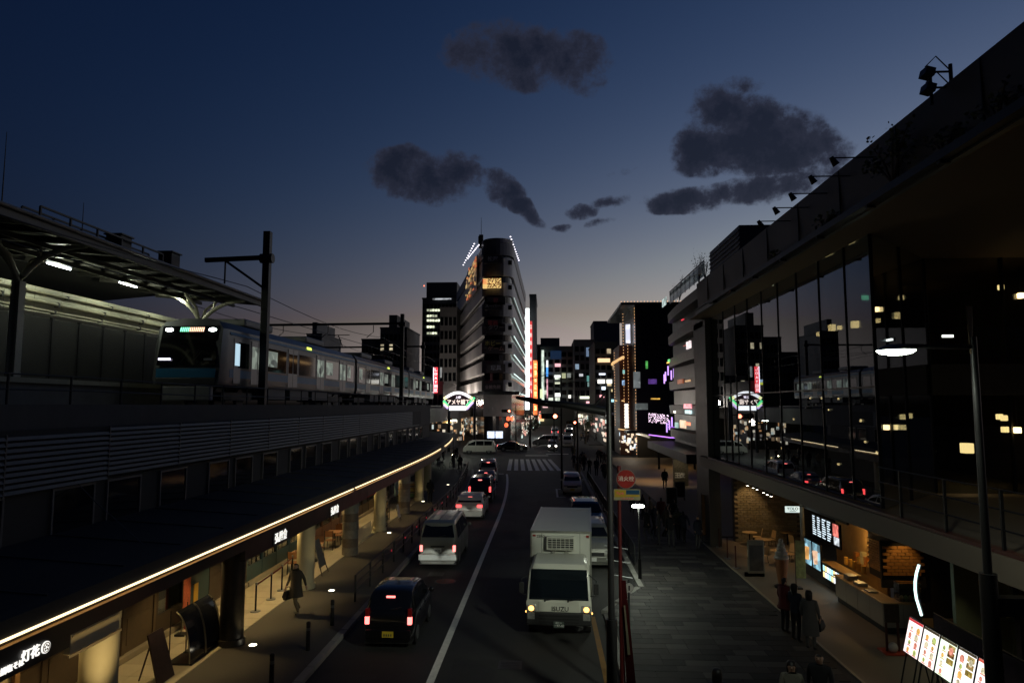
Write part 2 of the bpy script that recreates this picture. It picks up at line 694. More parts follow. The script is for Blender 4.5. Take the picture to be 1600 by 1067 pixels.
# painted markings
line = strip(lambda y: -3.07 + bend(y) * .8, lambda y: -2.87 + bend(y) * .8, span(-6, 70.6, 1.5), .004)
structure(line.build('centre_line', old_paint))
mk = MB().add([(-6.9, 70.6, .004), (-4.35, 70.6, .004), (-4.35, 71.05, .004), (-6.9, 71.05, .004)], [(0, 1, 2, 3)])
structure(mk.build('stop_line', old_paint))
cross = structure(MB().add([(0, 0, .0035), (.01, 0, .0035), (.01, .01, .0035)], [(0, 1, 2)]).build('crossing', asphalt))
for i in range(8):
    x = -4.25 + i * .78
    sl = -.55 - i * .07
    st_ = MB().add([(x, 74.5, .004), (x + .45, 74.5, .004), (x + .45 + sl, 90, .004), (x + sl, 90, .004)], [(0, 1, 2, 3)])
    st_.build('stripe', old_paint, cross)
for a, b in (((.75, 57.8), (.75, 53.2)), ((.75, 53.2), (1.6, 53.2)), ((.75, 57.8), (1.6, 57.8)), ((2.3, 48), (3.3, 48))):
    pass
bay = MB()
for x0, x1, y0, y1 in ((.78, .93, 53.2, 58.4), (.93, 2.0, 58.25, 58.4), (1.9, 3.3, 47.8, 47.95), (.93, 1.5, 53.2, 53.35)):
    bay.add([(x0, y0, .004), (x1, y0, .004), (x1, y1, .004), (x0, y1, .004)], [(0, 1, 2, 3)])
structure(bay.build('bay_marking', old_paint))
yl = MB().add([(1.45, 14, .004), (1.6, 14, .004), (1.6, 23.6, .004), (1.45, 23.6, .004)], [(0, 1, 2, 3)])
structure(yl.build('kerb_line', M('worn yellow road paint', (.2, .1, .015), .7, var=.35, scale=5)))
far_marks = MB()
for x, y in ((-2.9, 96), (0, 99), (-3.2, 126), (1.4, 140), (1.6, 160)):
    far_marks.add([(x, y, .004), (x + (3.2 if y < 110 else .2), y, .004), (x + (3.2 if y < 110 else .2), y + (1.2 if y < 110 else 9), .004), (x, y + (1.2 if y < 110 else 9), .004)], [(0, 1, 2, 3)])
structure(far_marks.build('far_marking', old_paint))
mh = thing('manhole_cover', 'rust-red round manhole cover in the asphalt left of the white line', 'manhole', (-4.05, 27.9, 0))
MB().cyl((-4.05, 27.9, .0), (-4.05, 27.9, .008), .36, n=24).build('lid', M('rusty iron', (.16, .045, .03), .6, .4), mh)
MB().cyl((-4.05, 27.9, .0), (-4.05, 27.9, .004), .43, n=24).build('rim', dark_steel, mh)
for k in range(6):
    a = k * PI / 3
    MB().bar((-4.05 + .1 * math.cos(a), 27.9 + .1 * math.sin(a), .01), (-4.05 + .3 * math.cos(a), 27.9 + .3 * math.sin(a), .01), .03, .008).build('rib', dark_steel, mh)

patch = M('asphalt repair', (.032, .031, .03), .85, 0, var=.3, scale=1.5, bump=.4, bscale=60)
patch2 = M('old asphalt', (.015, .015, .015), .8, 0, var=.3, scale=1.5, bump=.4, bscale=60)
for (x0, x1, y0, y1, m_) in ((-5.9, -4.9, 23.5, 27.0, patch2), (-2.4, -.9, 24.2, 31.5, patch), (-2.6, 1.2, 34.2, 34.9, patch2), (-5.8, -3.4, 36.5, 39.8, patch), (-.6, .6, 40.0, 52.0, patch2), (-2.5, -1.4, 15.0, 19.5, patch2), (-5.8, -4.4, 15.2, 18.4, patch)):
    structure(MB().add([(x0, y0, .003), (x1 + .06, y0 - .05, .003), (x1, y1, .003), (x0 - .05, y1 + .04, .003)], [(0, 1, 2, 3)]).build('road_patch', m_))
for i, (x, y) in enumerate(((-1.0, 19.2), (-4.6, 29.0), (.9, 46.0))):
    dc = thing('drain_cover', 'square iron cover set in the asphalt, %s from the camera' % ORD[i], 'drain cover', (x, y, 0), group='iron covers in the road')
    MB().box(x - .32, x + .32, y - .32, y + .32, -.02, .006).build('lid', M('dark iron', (.03, .028, .026), .5, .5), dc)
    for k in range(5):
        MB().box(x - .26, x + .26, y - .25 + k * .11, y - .2 + k * .11, .0065, .01).build('rib', M('dark iron', (.03, .028, .026), .5, .5), dc)

# pavements
lp = strip(lambda y: -9.25 + bend(y), lambda y: -6.36 + bend(y), span(-8, 74, 2), .12)
left_pave = structure(lp.build('pavement_left', paving_dark))
kb = MB().box(-.11, .11, -.485, .485, -.05, .13).mesh('kerb_block', kerb_mat, bevel=.02)
kerb_l = structure(strip(lambda y: -6.34 + bend(y), lambda y: -6.16 + bend(y), span(-8, 74, 2), .06).build('kerb_left', concrete))
for i in range(62):
    y = 13 + i
    piece('kerb_block', kb, kerb_l, (-6.25 + bend(y), y, 0), rz=math.atan(.0032 * max(0, y - 42)))


def rx(y):
    return 1.9 if y < 24 else min(3.5, 1.9 + (y - 24) * .5)


rp = strip(lambda y: rx(y) + .16, lambda y: 7.86, span(-8, 74, 1), .12)
right_pave = structure(rp.build('pavement_right', paving_far))
kerb_r = structure(strip(lambda y: rx(y), lambda y: rx(y) + .2, span(-8, 74, 1), .06).build('kerb_right', concrete))
for i in range(60):
    y = 13.5 + i
    if 23.2 < y < 27.4:
        continue
    piece('kerb_block', kb, kerb_r, (rx(y) + .1, y, 0))
for k in range(3):
    y = 24.3 + k * 1.1
    piece('kerb_block', kb, kerb_r, (rx(y) + .1, y, 0), rz=-math.atan(.5))
# the near paving stones, laid in courses across the walk
stones = [M('paving stone %d' % i, c, .7, 0, var=.2, scale=3, bump=.2) for i, c in enumerate(((.028, .026, .023), (.042, .039, .034), (.016, .015, .014), (.07, .066, .058), (.022, .019, .017)))]
stone_me = {}
for w in (.6, .9, 1.2):
    stone_me[w] = MB().box(-w / 2 + .008, w / 2 - .008, -.2, .2, 0, .022).mesh('paving_stone', stones[0], bevel=.006)
count, yrow = 0, 13.4
while count < 296:
    x = 2.2 if yrow < 24 else rx(yrow) + .3
    while x < 7.75 and count < 296:
        w = random.choice((.6, .9, .9, 1.2))
        if x + w > 7.84:
            w = .6
            if x + w > 7.84:
                break
        piece('paving_stone', stone_me[w], right_pave, (x + w / 2, yrow, .115 + random.uniform(0, .004)), mat=random.choice(stones))
        x += w
        count += 1
    yrow += .416

# ------------------------------------------------------------------ the railway viaduct on the left
via = thing('railway_viaduct', 'dark concrete railway viaduct above the arcade shops on the left', 'viaduct', (-20, 45, 0))
MB().box(-40, -13.4, -10, 75, -.05, 6.74).build('deck', concrete, via)
MB().box(-60, -15.5, 75.01, 190, 4.6, 6.6).build('far_deck', concrete, via)
MB().box(-12.46, -12.2, -10, 72, 5.02, 7.02).build('parapet', M('stained concrete', (.07, .068, .065), .85, 0, var=.4, scale=.8, bump=.2), via)
MB().box(-13.39, -12.47, -10, 72, 5.9, 6.4).build('walkway', concrete, via)
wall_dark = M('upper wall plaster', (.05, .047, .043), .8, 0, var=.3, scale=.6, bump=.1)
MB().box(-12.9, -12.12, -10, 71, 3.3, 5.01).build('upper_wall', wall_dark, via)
fr = MB().box(-.03, .03, -.8, -.74, 0, 1.18).box(-.03, .03, .74, .8, 0, 1.18).box(-.03, .03, -.74, .74, 0, .06).box(-.03, .03, -.74, .74, 1.12, 1.18).mesh('window', M('grey window frame', (.13, .125, .12), .5))
pn = MB().box(-.012, .012, -.735, .735, .065, 1.115).mesh('pane', dark_glass)
for i in range(22):
    y = 11.5 + i * 2.6 + (.5 if i % 3 == 2 else 0)
    o = piece('window', fr, via, (20 - 12.085, y - 45, 3.78))
    piece('pane', pn, o, (-.012, 0, 0))

lou = thing('louvre_screen', 'long pale horizontal slat screen along the face of the viaduct', 'screen', (-12, 40, 5.05))
slat_mat = M('pale louvre slat', (.12, .118, .11), .5, .2, var=.42, scale=1.1)
sl_me = MB().box(-.03, .03, -1.79, 1.79, -.043, .043).mesh('slat', slat_mat)
n_bay = 15
for i in range(n_bay):
    yc = 12.9 + i * 3.62
    dz = -.1 if i < 2 else 0
    for k in range(10):
        piece('slat', sl_me, lou, (bend(yc) * .25 + .02, yc - 40, .08 + k * .134 + dz), rot=(0, R(-24), 0))
    MB().box(-11.98 + bend(yc) * .25, -11.94 + bend(yc) * .25, yc - 1.83, yc - 1.79, 5.05 + dz, 6.44 + dz).build('post', slat_mat, lou)
MB().box(-12.19, -12.1, 11, 66, 5.2, 6.42).build('backing', M('louvre backing', (.03, .03, .03), .8), lou)

# pipe railing on the parapet
rail = thing('parapet_railing', 'thin dark pipe railing along the top of the viaduct', 'railing', (-12.33, 40, 7.02))
pm = MB().cyl((0, 0, 0), (0, 0, .72), .03, n=8).mesh('post', dark_steel)
for i in range(27):
    piece('post', pm, rail, (0, -27 + i * 2.1, 0))
for z in (.34, .7):
    MB().tube([(-12.33, 13 + j * 5, 7.02 + z + .02 * math.sin(j * 2.1)) for j in range(12)], .022, 6).build('rail', dark_steel, rail)

# ------------------------------------------------------------------ station platform and canopy
plat = thing('station_platform', 'raised station platform behind the train with a dark edge', 'platform', (-21, 20, 6.6))
MB().box(-26, -17.45, -10, 36.5, 6.63, 7.9).build('slab', concrete, plat)
MB().box(-17.449, -17.3, -10, 36.5, 7.75, 7.92).build('edge', M('platform edge', (.3, .28, .2), .7), plat)

cano = thing('station_canopy', 'long weathered platform roof with dark ribbed underside over the railway', 'canopy', (-19, 20, 12.4))
can_mat = M('canopy sheet', (.05, .047, .04), .6, .2, var=.35, scale=.8)
MB().prism([(-15.0, 12.42), (-15.0, 12.5), (-20.5, 12.98), (-26, 12.5), (-26, 12.42), (-20.5, 12.9)], 'y', 4, 35.4).build('roof_sheet', can_mat, cano)
MB().box(-15.1, -14.93, 4, 35.5, 12.2, 12.56).build('edge_beam', M('canopy edge beam', (.08, .075, .065), .55, .2, var=.35, scale=1.2), cano)
MB().tube([(-14.84, 4, 12.5), (-14.84, 35.4, 12.5)], .06, 8).build('gutter', M('gutter', (.2, .19, .17), .4, .3), cano)
raf = MB().bar((4.0, 0, 0), (-1.5, 0, .48), .1, .2).mesh('rafter', M('rafter', (.05, .047, .04), .6))
for i in range(21):
    piece('rafter', raf, cano, (0, -15.4 + i * 1.5, -.12))
for x, z in ((-16.6, 12.36), (-18.4, 12.5)):
    MB().box(x - .06, x + .06, 4, 35.3, z - .16, z).build('purlin', can_mat, cano)
# gangway and boxes on top of the canopy
gw = thing('roof_gangway', 'low dark steel gangway frame on top of the platform roof', 'gangway', (-16.2, 23, 12.55))
for x in (-16.5, -15.9):
    MB().bar((x, 20.3, 13.25), (x, 27.2, 13.25), .06, .06).build('rail', black_steel, gw)
    for k in range(6):
        MB().bar((x, 20.3 + k * 1.38, 12.5), (x, 20.3 + k * 1.38, 13.25), .06, .06).build('post', black_steel, gw)
MB().box(-16.5, -15.9, 20.3, 27.2, 12.86, 12.9).build('tread', black_steel, gw)
for y, h, nm in ((28.4, .62, 'far'), (24.9, .5, 'near')):
    bx_ = thing('roof_unit', 'small dark louvred box on the platform roof, %s one' % ('right of the gangway' if nm == 'far' else 'above the gangway'), 'roof unit', (-16.3, y, 12.6))
    MB().box(-16.6, -16.0, y - .35, y + .35, 12.6, 12.62 + h + .3).build('housing', black_steel, bx_, bevel=.03)
    MB().box(-16.66, -15.94, y - .4, y + .4, 12.92 + h, 12.97 + h).build('lid', black_steel, bx_)
for i, (y, h) in enumerate(((18.9, 2.6), (22.4, 1.5))):
    an = thing('aerial', '%s thin whip aerial on the platform roof' % ('taller left' if i == 0 else 'shorter right'), 'aerial', (-16, y, 12.5))
    MB().cyl((-16, y, 12.5), (-16, y, 12.5 + h), .022, .008, n=6).build('rod', black_steel, an)
    MB().cyl((-16, y, 12.5), (-16, y, 12.62), .05, n=8).build('base', black_steel, an)

beige_iron = M('cream painted iron', (.36, .345, .27), .5, .1, var=.25, scale=2)
for i, y in enumerate((21.6, 33.6)):
    c = thing('canopy_column', 'cream iron canopy column with curved arms, %s' % ('nearer one at the left edge' if i == 0 else 'farther one behind the train'), 'column', (-17.5, y, 7.9), group='canopy columns')
    MB().box(-17.66, -17.34, y - .16, y + .16, 7.9, 8.1).build('base', beige_iron, c, bevel=.02)
    for s in (-1, 1):
        MB().box(-17.5 + s * .12 - .03, -17.5 + s * .12 + .03, y - .14, y + .14, 8.1, 11.1).build('flange', beige_iron, c)
    MB().box(-17.59, -17.41, y - .03, y + .03, 8.1, 11.1).build('web', beige_iron, c)
    for s, end in ((1, (-15.25, y, 12.28)), (-1, (-19.7, y, 12.7))):
        pts = []
        for k in range(9):
            t = k / 8
            pts.append((-17.5 + (end[0] + 17.5) * (t ** 1.35), y, 11.0 + (end[2] - 11.0) * math.sin(t * PI / 2) ** .9))
        MB().tube(pts, .1, 8).build('arm', beige_iron, c, smooth=50)
        MB().tube([(pts[3][0], y, pts[3][2]), (-17.5 + s * .8, y, 12.55)], .05, 6).build('strut', beige_iron, c)
    for s in (-1, 1):
        MB().tube([(-17.5, y, 11.1), (-17.5, y + s * .5, 11.9), (-17.5, y + s * 1.6, 12.45)], .07, 8).build('bracket', beige_iron, c, smooth=50)

sw = thing('platform_wall', 'cream panelled platform wall lit by tube lamps', 'wall', (-20, 30, 7.9))
wall_cream = M('cream wall panel', (.42, .41, .32), .6, 0, var=.18, scale=.9)
pw = MB().box(-.06, .06, -.745, .745, 0, 3.75).mesh('panel', wall_cream, bevel=.012)
for i in range(10):
    piece('panel', pw, sw, (0, -6.8 + i * 1.5, 0))
MB().box(-20.5, -20.12, 22, 37.6, 7.9, 11.5).build('core', wall_cream, sw)
scr = thing('wall_shade_panels', 'dark panels added as the shaded lower part of the cream platform wall', 'screen', (-19.3, 29, 7.9))  # made-up dark panels standing in for shade on the lower wall
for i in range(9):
    MB().box(-19.34, -19.27, 22.6 + i * 1.55, 24.1 + i * 1.55, 7.9, 10.35).build('panel', M('painted wall shade', (.008, .0075, .007), .6, 0), scr, bevel=.01)
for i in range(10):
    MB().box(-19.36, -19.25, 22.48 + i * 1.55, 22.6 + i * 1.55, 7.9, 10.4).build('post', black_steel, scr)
for i, (x, z, r, y0, y1) in enumerate(((-19.8, 11.05, .075, 22.4, 37), (-19.78, 10.72, .06, 22.2, 36.4), (-19.85, 11.42, .055, 23, 35))):
    p = thing('conduit_pipe', '%s pipe running along the lit platform wall' % ('middle', 'lowest', 'highest')[i], 'pipe', (x, 30, z), group='conduit pipes on the platform wall')
    MB().tube([(x, y0, z + .55), (x, y0 + .05, z + .12), (x, y0 + .3, z), (x, y1, z)], r, 8).build('pipe', M('cream pipe', (.33, .31, .22), .45), p, smooth=50)
    for k in range(5):
        MB().box(x - .12, x + r, y0 + 1.2 + k * 2.9, y0 + 1.3 + k * 2.9, z - r * 1.3, z + r * 1.3).build('bracket', dark_steel, p)
tube_glow = E('fluorescent tube', (.86, .95, 1.0), 14)
for i, (px, py) in enumerate(((92, 416), (200, 445), (282, 466))):
    q = atx(px, py, -18.5)
    t = thing('tube_lamp', '%s white tube lamp hanging under the platform roof' % ('leftmost', 'middle', 'rightmost')[i], 'tube lamp', (q.x, q.y, q.z), group='tube lamps under the platform roof')
    MB().tube([(q.x, q.y - .62, q.z), (q.x, q.y + .62, q.z)], .035, 8).build('tube', tube_glow, t)
    MB().box(q.x - .07, q.x + .07, q.y - .66, q.y + .66, q.z + .05, q.z + .13).build('housing', white_paint, t)
    for s in (-1, 1):
        MB().cyl((q.x, q.y + s * .45, q.z + .13), (q.x, q.y + s * .45, 12.6), .012, n=6).build('hanger', dark_steel, t)
    lamp('POINT', 'tube_light', (q.x - .05, q.y, q.z - .12), 85, (.93, 1, .72), .12)

# ------------------------------------------------------------------ overhead line masts and wires
def mast(label, x, y, top, beam_z, reach, brace):
    t = thing('catenary_mast', label, 'mast', (x, y, 6.6), group='overhead line masts')
    MB().box(x - .16, x + .16, y - .16, y + .16, 6.6, top).build('pole', black_steel, t, bevel=.02)
    MB().box(x - .3, x + .3, y - .3, y + .3, 6.6, 6.75).build('foot', black_steel, t)
    MB().bar((x, y, beam_z + .05), (x - reach, y, beam_z - .05), .16, .2).build('beam', black_steel, t)
    MB().cyl((x + .28, y, beam_z), (x - .3, y, beam_z), .22, n=10).build('collar', black_steel, t)
    if brace:
        MB().bar((x, y, beam_z - 1.45), (x - 1.9, y, beam_z - .12), .1, .1).build('brace', black_steel, t)
        MB().cyl((x - 1.95, y, beam_z - .1), (x - 1.95, y, beam_z - 1.15), .04, n=6).build('drop_rod', black_steel, t)
    for k in range(1 if reach < 4 else int(reach / 4)):
        xx = x - 2.6 - k * 4.1
        if reach > 4:
            MB().tube([(xx, y, beam_z - .1), (xx, y, beam_z - .7), (xx - .25, y, beam_z - .9), (xx - .6, y, beam_z - 1.2)], .035, 6).build('insulator', black_steel, t)
    return t


mast('tall black railway mast with a braced arm in front of the train', -12.75, atx(414, 500, -12.75).y, 14.95, 13.7, 2.9, True)
mast('second railway mast carrying a long gantry beam over the tracks', -12.75, atx(628, 550, -12.75).y, 15.1, 14.2, 17.5, False)
mast('farthest railway mast with a thin beam left of the tower block', -15.6, 86, 15.0, 14.4, 15.5, False)
wire_mat = M('overhead wire', (.015, .015, .016), .5, .5)
for i, (x, z, sag) in enumerate(((-14.6, 12.9, .55), (-14.6, 11.75, .05), (-20.4, 13.1, .5), (-24.6, 12.9, .5))):
    pts = []
    for k in range(29):
        y = 10 + k * 3.2
        pts.append((x + bend(y) * .3, y, z - sag * math.sin(((y - 2) % 30) / 30 * PI) + .012 * (y - 40)))
    w = tag(MB().tube(pts, .02, 5).build('overhead_wire', wire_mat), ('upper overhead wire above the commuter train', 'lower contact wire just above the commuter train', 'overhead wire of the second track behind the train', 'overhead wire of the farthest track behind the train')[i], 'wire', 'overhead railway wires')
rails_t = thing('railway_track', 'steel railway track the commuter train runs on', 'track', (-14.7, 45, 6.74))
for s in (-.53, .53):
    MB().bar((-14.7 + s, -8, 6.88), (-14.7 + s, 92, 6.88), .07, .14).build('rail', dark_steel, rails_t)
slp = MB().box(-1.0, 1.0, -.11, .11, 0, .09).mesh('sleeper', concrete)
for i in range(60):
    piece('sleeper', slp, rails_t, (0, -40 + i * 1.3, .005))
# ------------------------------------------------------------------ the shop arcade under the viaduct
arc = thing('arcade_canopy', 'long dark arcade canopy with a glowing LED line along its edge', 'canopy', (-10.3, 40, 2.7))
black_fascia = M('black fascia', (.012, .011, .011), .4, .1, var=.2)
ysn = span(-8, 84, 2)


def along(poly, ys):
    """sweep a cross section (x,z) along the bending street"""
    return [[(p[0] + bend(y), y, p[1]) for p in poly] for y in ys]


MB().loft(along([(-8.6, 2.87), (-8.6, 3.27), (-8.75, 3.27), (-8.75, 2.87)], ysn)).build('fascia', black_fascia, arc)
MB().loft(along([(-8.56, 3.33), (-8.56, 3.62), (-8.8, 3.66), (-12.1, 3.86), (-12.1, 3.45), (-8.8, 3.4)], ysn)).build('roof', M('canopy roof sheet', (.03, .03, .03), .75, .1, var=.4, scale=.6), arc)
for a, b, z in ((-8, 12.38, 2.66), (19.6, 33, 2.56), (33.05, 60, 2.62)):
    MB().loft(along([(-8.61, z), (-8.61, 2.865), (-8.74, 2.865), (-8.74, z)], span(a, b, 2))).build('sign_panel', black_fascia, arc)
MB().loft(along([(-8.76, 2.88), (-8.76, 2.94), (-11.6, 2.94), (-11.6, 2.88)], span(-8, 60, 2))).build('soffit', M('soffit board', (.10, .085, .07), .7), arc)
led_warm = E('warm LED line', (1, .77, .43), 2.3)
for a, b in ((-8, 30.4), (30.8, 58.6), (62.5, 78)):
    yy = span(a, b, 1.5)
    MB().loft(along([(-8.535, 3.29), (-8.535, 3.322), (-8.6, 3.322), (-8.6, 3.29)], yy)).build('led_line', led_warm, arc)
    MB().loft(along([(-8.5, 3.2), (-8.5, 3.215), (-8.6, 3.215), (-8.6, 3.2)], yy)).build('ledge', M('brass lip', (.5, .3, .12), .35, .7), arc)
_cab = []
for px, py, x in ((118, 752, -12.08), (126, 760, -12.0), (150, 785, -11.4), (174, 806, -10.8), (195, 825, -10.2), (226, 852, -9.4)):
    _p = atx(px, py, x)
    _cab.append((_p.x, _p.y, max(_p.z, 3.7)))
cbl = thing('drooping_cable', 'thin loose cable drooping from the upper wall across the canopy roof', 'cable', _cab[0])
MB().tube(_cab, .012, 5).build('cable', M('grey cable', (.12, .12, .12), .6), cbl)
MB().box(-12.12, -12.02, _cab[0][1] - .05, _cab[0][1] + .05, _cab[0][2] - .05, _cab[0][2] + .05).build('clip', dark_steel, cbl)
# canopy roof seams
seam = MB().bar((0, 0, .02), (-3.2, 0, .22), .05, .05).mesh('seam', M('seam', (.045, .045, .045), .7))
for i in range(24):
    y = 12 + i * 2.2
    piece('seam', seam, arc, (10.3 - 8.8 + bend(y), y - 40, 3.64 - 2.7))
can_light = E('downlight', (1, .78, .45), 30)
dlm = MB().cyl((0, 0, -.012), (0, 0, .03), .055, n=10).mesh('downlight', can_light)
for i in range(13):
    y = 11 + i * 3.0
    piece('downlight', dlm, arc, (10.3 - 9.85 + bend(y), y - 40, 2.875 - 2.7))
    lamp('SPOT', 'arcade_downlight', (-9.85 + bend(y), y, 2.82), (120, 80, 85, 110, 170, 170, 95, 90, 110, 95, 110, 75, 75)[i], (1, .7, .28), .05, spot=112, blend=.5)

# round columns
col_mat = M('beige column render', (.42, .37, .24), .6, 0, var=.12, scale=1.5)
stone_col = M('stone column', (.22, .2, .17), .7, 0, var=.5, scale=4, bump=.4)
cols = [(-9.2, 14.15), (-9.15, 20.1), (-9.15, 26.2), (-9.1, 32.0), (-9.2, 38.1), (-9.1, 44.2), (-9.15, 50.2), (-9.4, 56.2)]
clab = ['thick beige round column at the lower left beside the beige bulkhead', 'round arcade column behind the curved dark menu stands', 'beige round column beside the walking person in a coat', 'stone-clad round column between the two terraces', 'tall beige round column with a small light at its foot', 'stone-clad column with goods stacked round it', 'slim far column wrapped in warm lit goods', 'farthest arcade column in the shadow']
for i, (x, y) in enumerate(cols):
    x += bend(y)
    c = thing('arcade_column', clab[i], 'column', (x, y, .12), group='round arcade columns')
    m = stone_col if i in (3, 5) else (M('dark poster cladding', (.02, .018, .016), .4, 0, var=.9, scale=3) if i == 1 else col_mat)
    if m is stone_col:
        for k in range(7):
            rr = .36 + random.uniform(0, .025)
            MB().cyl((x, y, .12 + k * .38), (x, y, .12 + k * .38 + .365), rr, n=20).build('stone_ring', M('stone ring %d' % (k % 3), ((.25, .22, .18), (.2, .15, .11), (.28, .26, .22))[k % 3], .7, 0, var=.35, scale=6, bump=.3), c, smooth=40)
    else:
        MB().cyl((x, y, .12), (x, y, 2.87), .33 if i else .36, n=28).build('shaft', m, c, smooth=40)
        MB().cyl((x, y, .12), (x, y, .3), .38, n=28).build('base', m, c, smooth=40)
        MB().cyl((x, y, 2.6), (x, y, 2.875), .37, n=28).build('capital', m, c, smooth=40)
# lights let into the ground at the foot of the columns
up_glow = E('ground light lens', (1, .9, .66), 5)
for i, (px, py) in enumerate(((None, None), (395, 1007), (518, 922), (608, 832), (661, 783), (700, 757))):
    q = atz(px, py, .13) if px else Vector((-8.25, 13.1, .13))
    u = thing('ground_light', '%s small round light let into the left pavement, counting from the camera' % ORD[i], 'ground light', (q.x, q.y, .12), group='ground lights in the left pavement')
    MB().cyl((q.x, q.y, .12), (q.x, q.y, .128), .15, n=16).build('bezel', chrome, u)
    MB().cyl((q.x, q.y, .12), (q.x, q.y, .134), .11, n=16).build('lens', up_glow, u)
    lamp('SPOT', 'uplight', (q.x, q.y, .16), 420 if i == 0 else 34, (1, .74, .34), .06, rot=Vector((-.42 if i == 0 else -.5, .15 if i == 0 else 0, 2.4)).to_track_quat('-Z', 'Y').to_euler(), spot=70, blend=.7)

# tile floor between the columns and the shops
floor_l = structure(strip(lambda y: -11.7 + bend(y), lambda y: -9.25 + bend(y), span(-8, 60, 2), .122).build('arcade_floor', M('tile bed', (.2, .18, .15), .8)))
tiles = [M('floor tile %d' % i, c, .55, 0, var=.1, scale=4) for i, c in enumerate(((.46, .41, .31), (.43, .38, .29), (.48, .43, .33)))]
tme = MB().box(-.335, .335, -.395, .395, 0, .02).mesh('floor_tile', tiles[0], bevel=.004)
for i in range(46):
    for k in range(3):
        y = 11.6 + i * .8
        piece('floor_tile', tme, floor_l, (-9.6 - k * .68 + bend(y), y, .121), mat=random.choice(tiles))

# shop fronts
wood_d = M('dark shop timber', (.05, .035, .025), .6, 0, var=.3, scale=5)
shop_glass = glass('shop glass', (.02, .018, .015), 1.45, .7)


def shopfront(name, label, y0, y1, mat, kind, warm):
    s = thing(name, label, 'shop front', (-11.4, (y0 + y1) / 2, .12))
    o = bend((y0 + y1) / 2)
    MB().box(-11.62 + o, -11.3 + o, y0, y1, .12, .3).build('step', M('step stone', (.3, .26, .2), .7), s, bevel=.02)
    MB().box(-11.55 + o, -11.34 + o, y0, y1, 2.25, 2.84).build('bulkhead', mat, s)
    n = max(2, round((y1 - y0) / 1.4))
    for k in range(n + 1):
        y = y0 + (y1 - y0) * k / n
        MB().box(-11.52 + o, -11.4 + o, y - .06, y + .06, .3, 2.25).build('post', mat, s, bevel=.01)
    for k in range(n):
        a, b = y0 + (y1 - y0) * k / n + .06, y0 + (y1 - y0) * (k + 1) / n - .06
        if kind == 'solid' or (kind == 'mixed' and k % 3 == 2):
            MB().box(-11.5 + o, -11.44 + o, a, b, .3, 2.25).build('panel', mat, s)
            MB().box(-11.435 + o, -11.42 + o, a + .12, b - .12, .5, 1.2).build('moulding', mat, s)
        else:
            MB().box(-11.5 + o, -11.42 + o, a, b, .3, .85).build('stall_riser', mat, s)
            w = MB().box(-11.48 + o, -11.46 + o, a, b, .85, 2.25).build('window', shop_glass, s)
            MB().box(-11.45 + o, -11.43 + o, a, b, 1.5, 1.55).build('glazing_bar', mat, w)
    if warm:
        MB().box(-14.0 + o, -13.9 + o, y0 + .1, y1 - .1, .2, 2.7).build('back_wall', M('warm shop wall', (.3, .2, .1), .7, var=.3, scale=3), s)
        lamp('POINT', 'shop_light', (-12.6 + o, (y0 + y1) / 2, 2.3), warm, (1, .66, .3), .2)
    return s


shopfront('ramen_shop_front', 'dark timber shop front nearest the camera under the lit white sign', 9, 14, wood_d, 'mixed', 12)
shopfront('tea_shop_front', 'plain dark timber shop front behind the red and yellow hanging banners', 14.1, 20, M('brown shop timber', (.1, .07, .045), .6, 0, var=.3, scale=5), 'solid', 0)
shopfront('bar_shop_front', 'glazed shop front behind the queue posts', 20.1, 26.1, wood_d, 'mixed', 9)
shopfront('corner_shop_front', 'teal glazed shop front behind the first terrace', 26.2, 32, M('teal shop timber', (.03, .06, .07), .6, var=.3, scale=4), 'glazed', 14)
shopfront('grill_shop_front', 'glazed shop front behind the second terrace', 32.1, 38, M('red-brown shop timber', (.1, .045, .03), .6, var=.3, scale=4), 'glazed', 16)
shopfront('gift_shop_front', 'shop front with a long pinkish strip sign behind the stacked goods', 38.1, 44.2, wood_d, 'glazed', 24)
shopfront('snack_shop_front', 'small shop front with a pale blue curtain beyond the stone column', 44.3, 50.2, M('ochre shop timber', (.14, .1, .05), .6, var=.3, scale=4), 'glazed', 20)
shopfront('far_shop_front', 'farthest arcade shop front in deep shade', 50.3, 58, wood_d, 'mixed', 8)
vb = structure(MB().box(-14.6, -14.2, 8, 58, .1, 3.3).build('wall_back', wood_d))

# bulkhead beside the nearest column and signs on the fascia
bk = thing('beige_bulkhead', 'beige hanging bulkhead lit from below beside the nearest column', 'bulkhead', (-8.7, 13.1, 2.45))
MB().box(-8.76, -8.63, 12.42, 13.86, 2.5, 2.868).build('board', M('beige board', (.5, .42, .27), .6, var=.1), bk, bevel=.015)
MB().box(-8.627, -8.6, 12.36, 13.9, 2.46, 2.51).build('trim', M('beige trim', (.45, .36, .22), .5, var=.1), bk)
MB().box(-8.627, -8.612, 12.45, 13.84, 2.8, 2.83).build('upper_trim', M('beige trim', (.45, .36, .22), .5, var=.1), bk)
wt2 = thing('entrance_wall', 'cream entrance wall with a timber post under the beige bulkhead', 'wall', (-10.6, 13, .12))
MB().box(-10.75, -10.55, 11.9, 13.5, .14, 2.78).build('board', M('cream plaster', (.45, .38, .25), .7, var=.1), wt2)
MB().box(-10.56, -10.46, 13.5, 13.62, .14, 2.78).build('post', M('honey timber', (.25, .14, .06), .6), wt2)
MB().box(-10.54, -10.44, 11.9, 13.5, .14, .4).build('skirting', M('honey timber', (.25, .14, .06), .6), wt2)
sign_white = E('white sign letters', (1, .97, .9), 1.15)
sg = thing('ramen_sign', 'white lit lettering with a round flower emblem on the black fascia, lower left', 'sign', (-8.58, 11.6, 2.9))
text('鯛塩そば', .125, sign_white, 'lettering', sg, (0, -.6, -.09), FACE_RIGHT, .008)
text('灯花', .21, sign_white, 'lettering', sg, (0, -.22, -.02), FACE_RIGHT, .01)
em = MB()
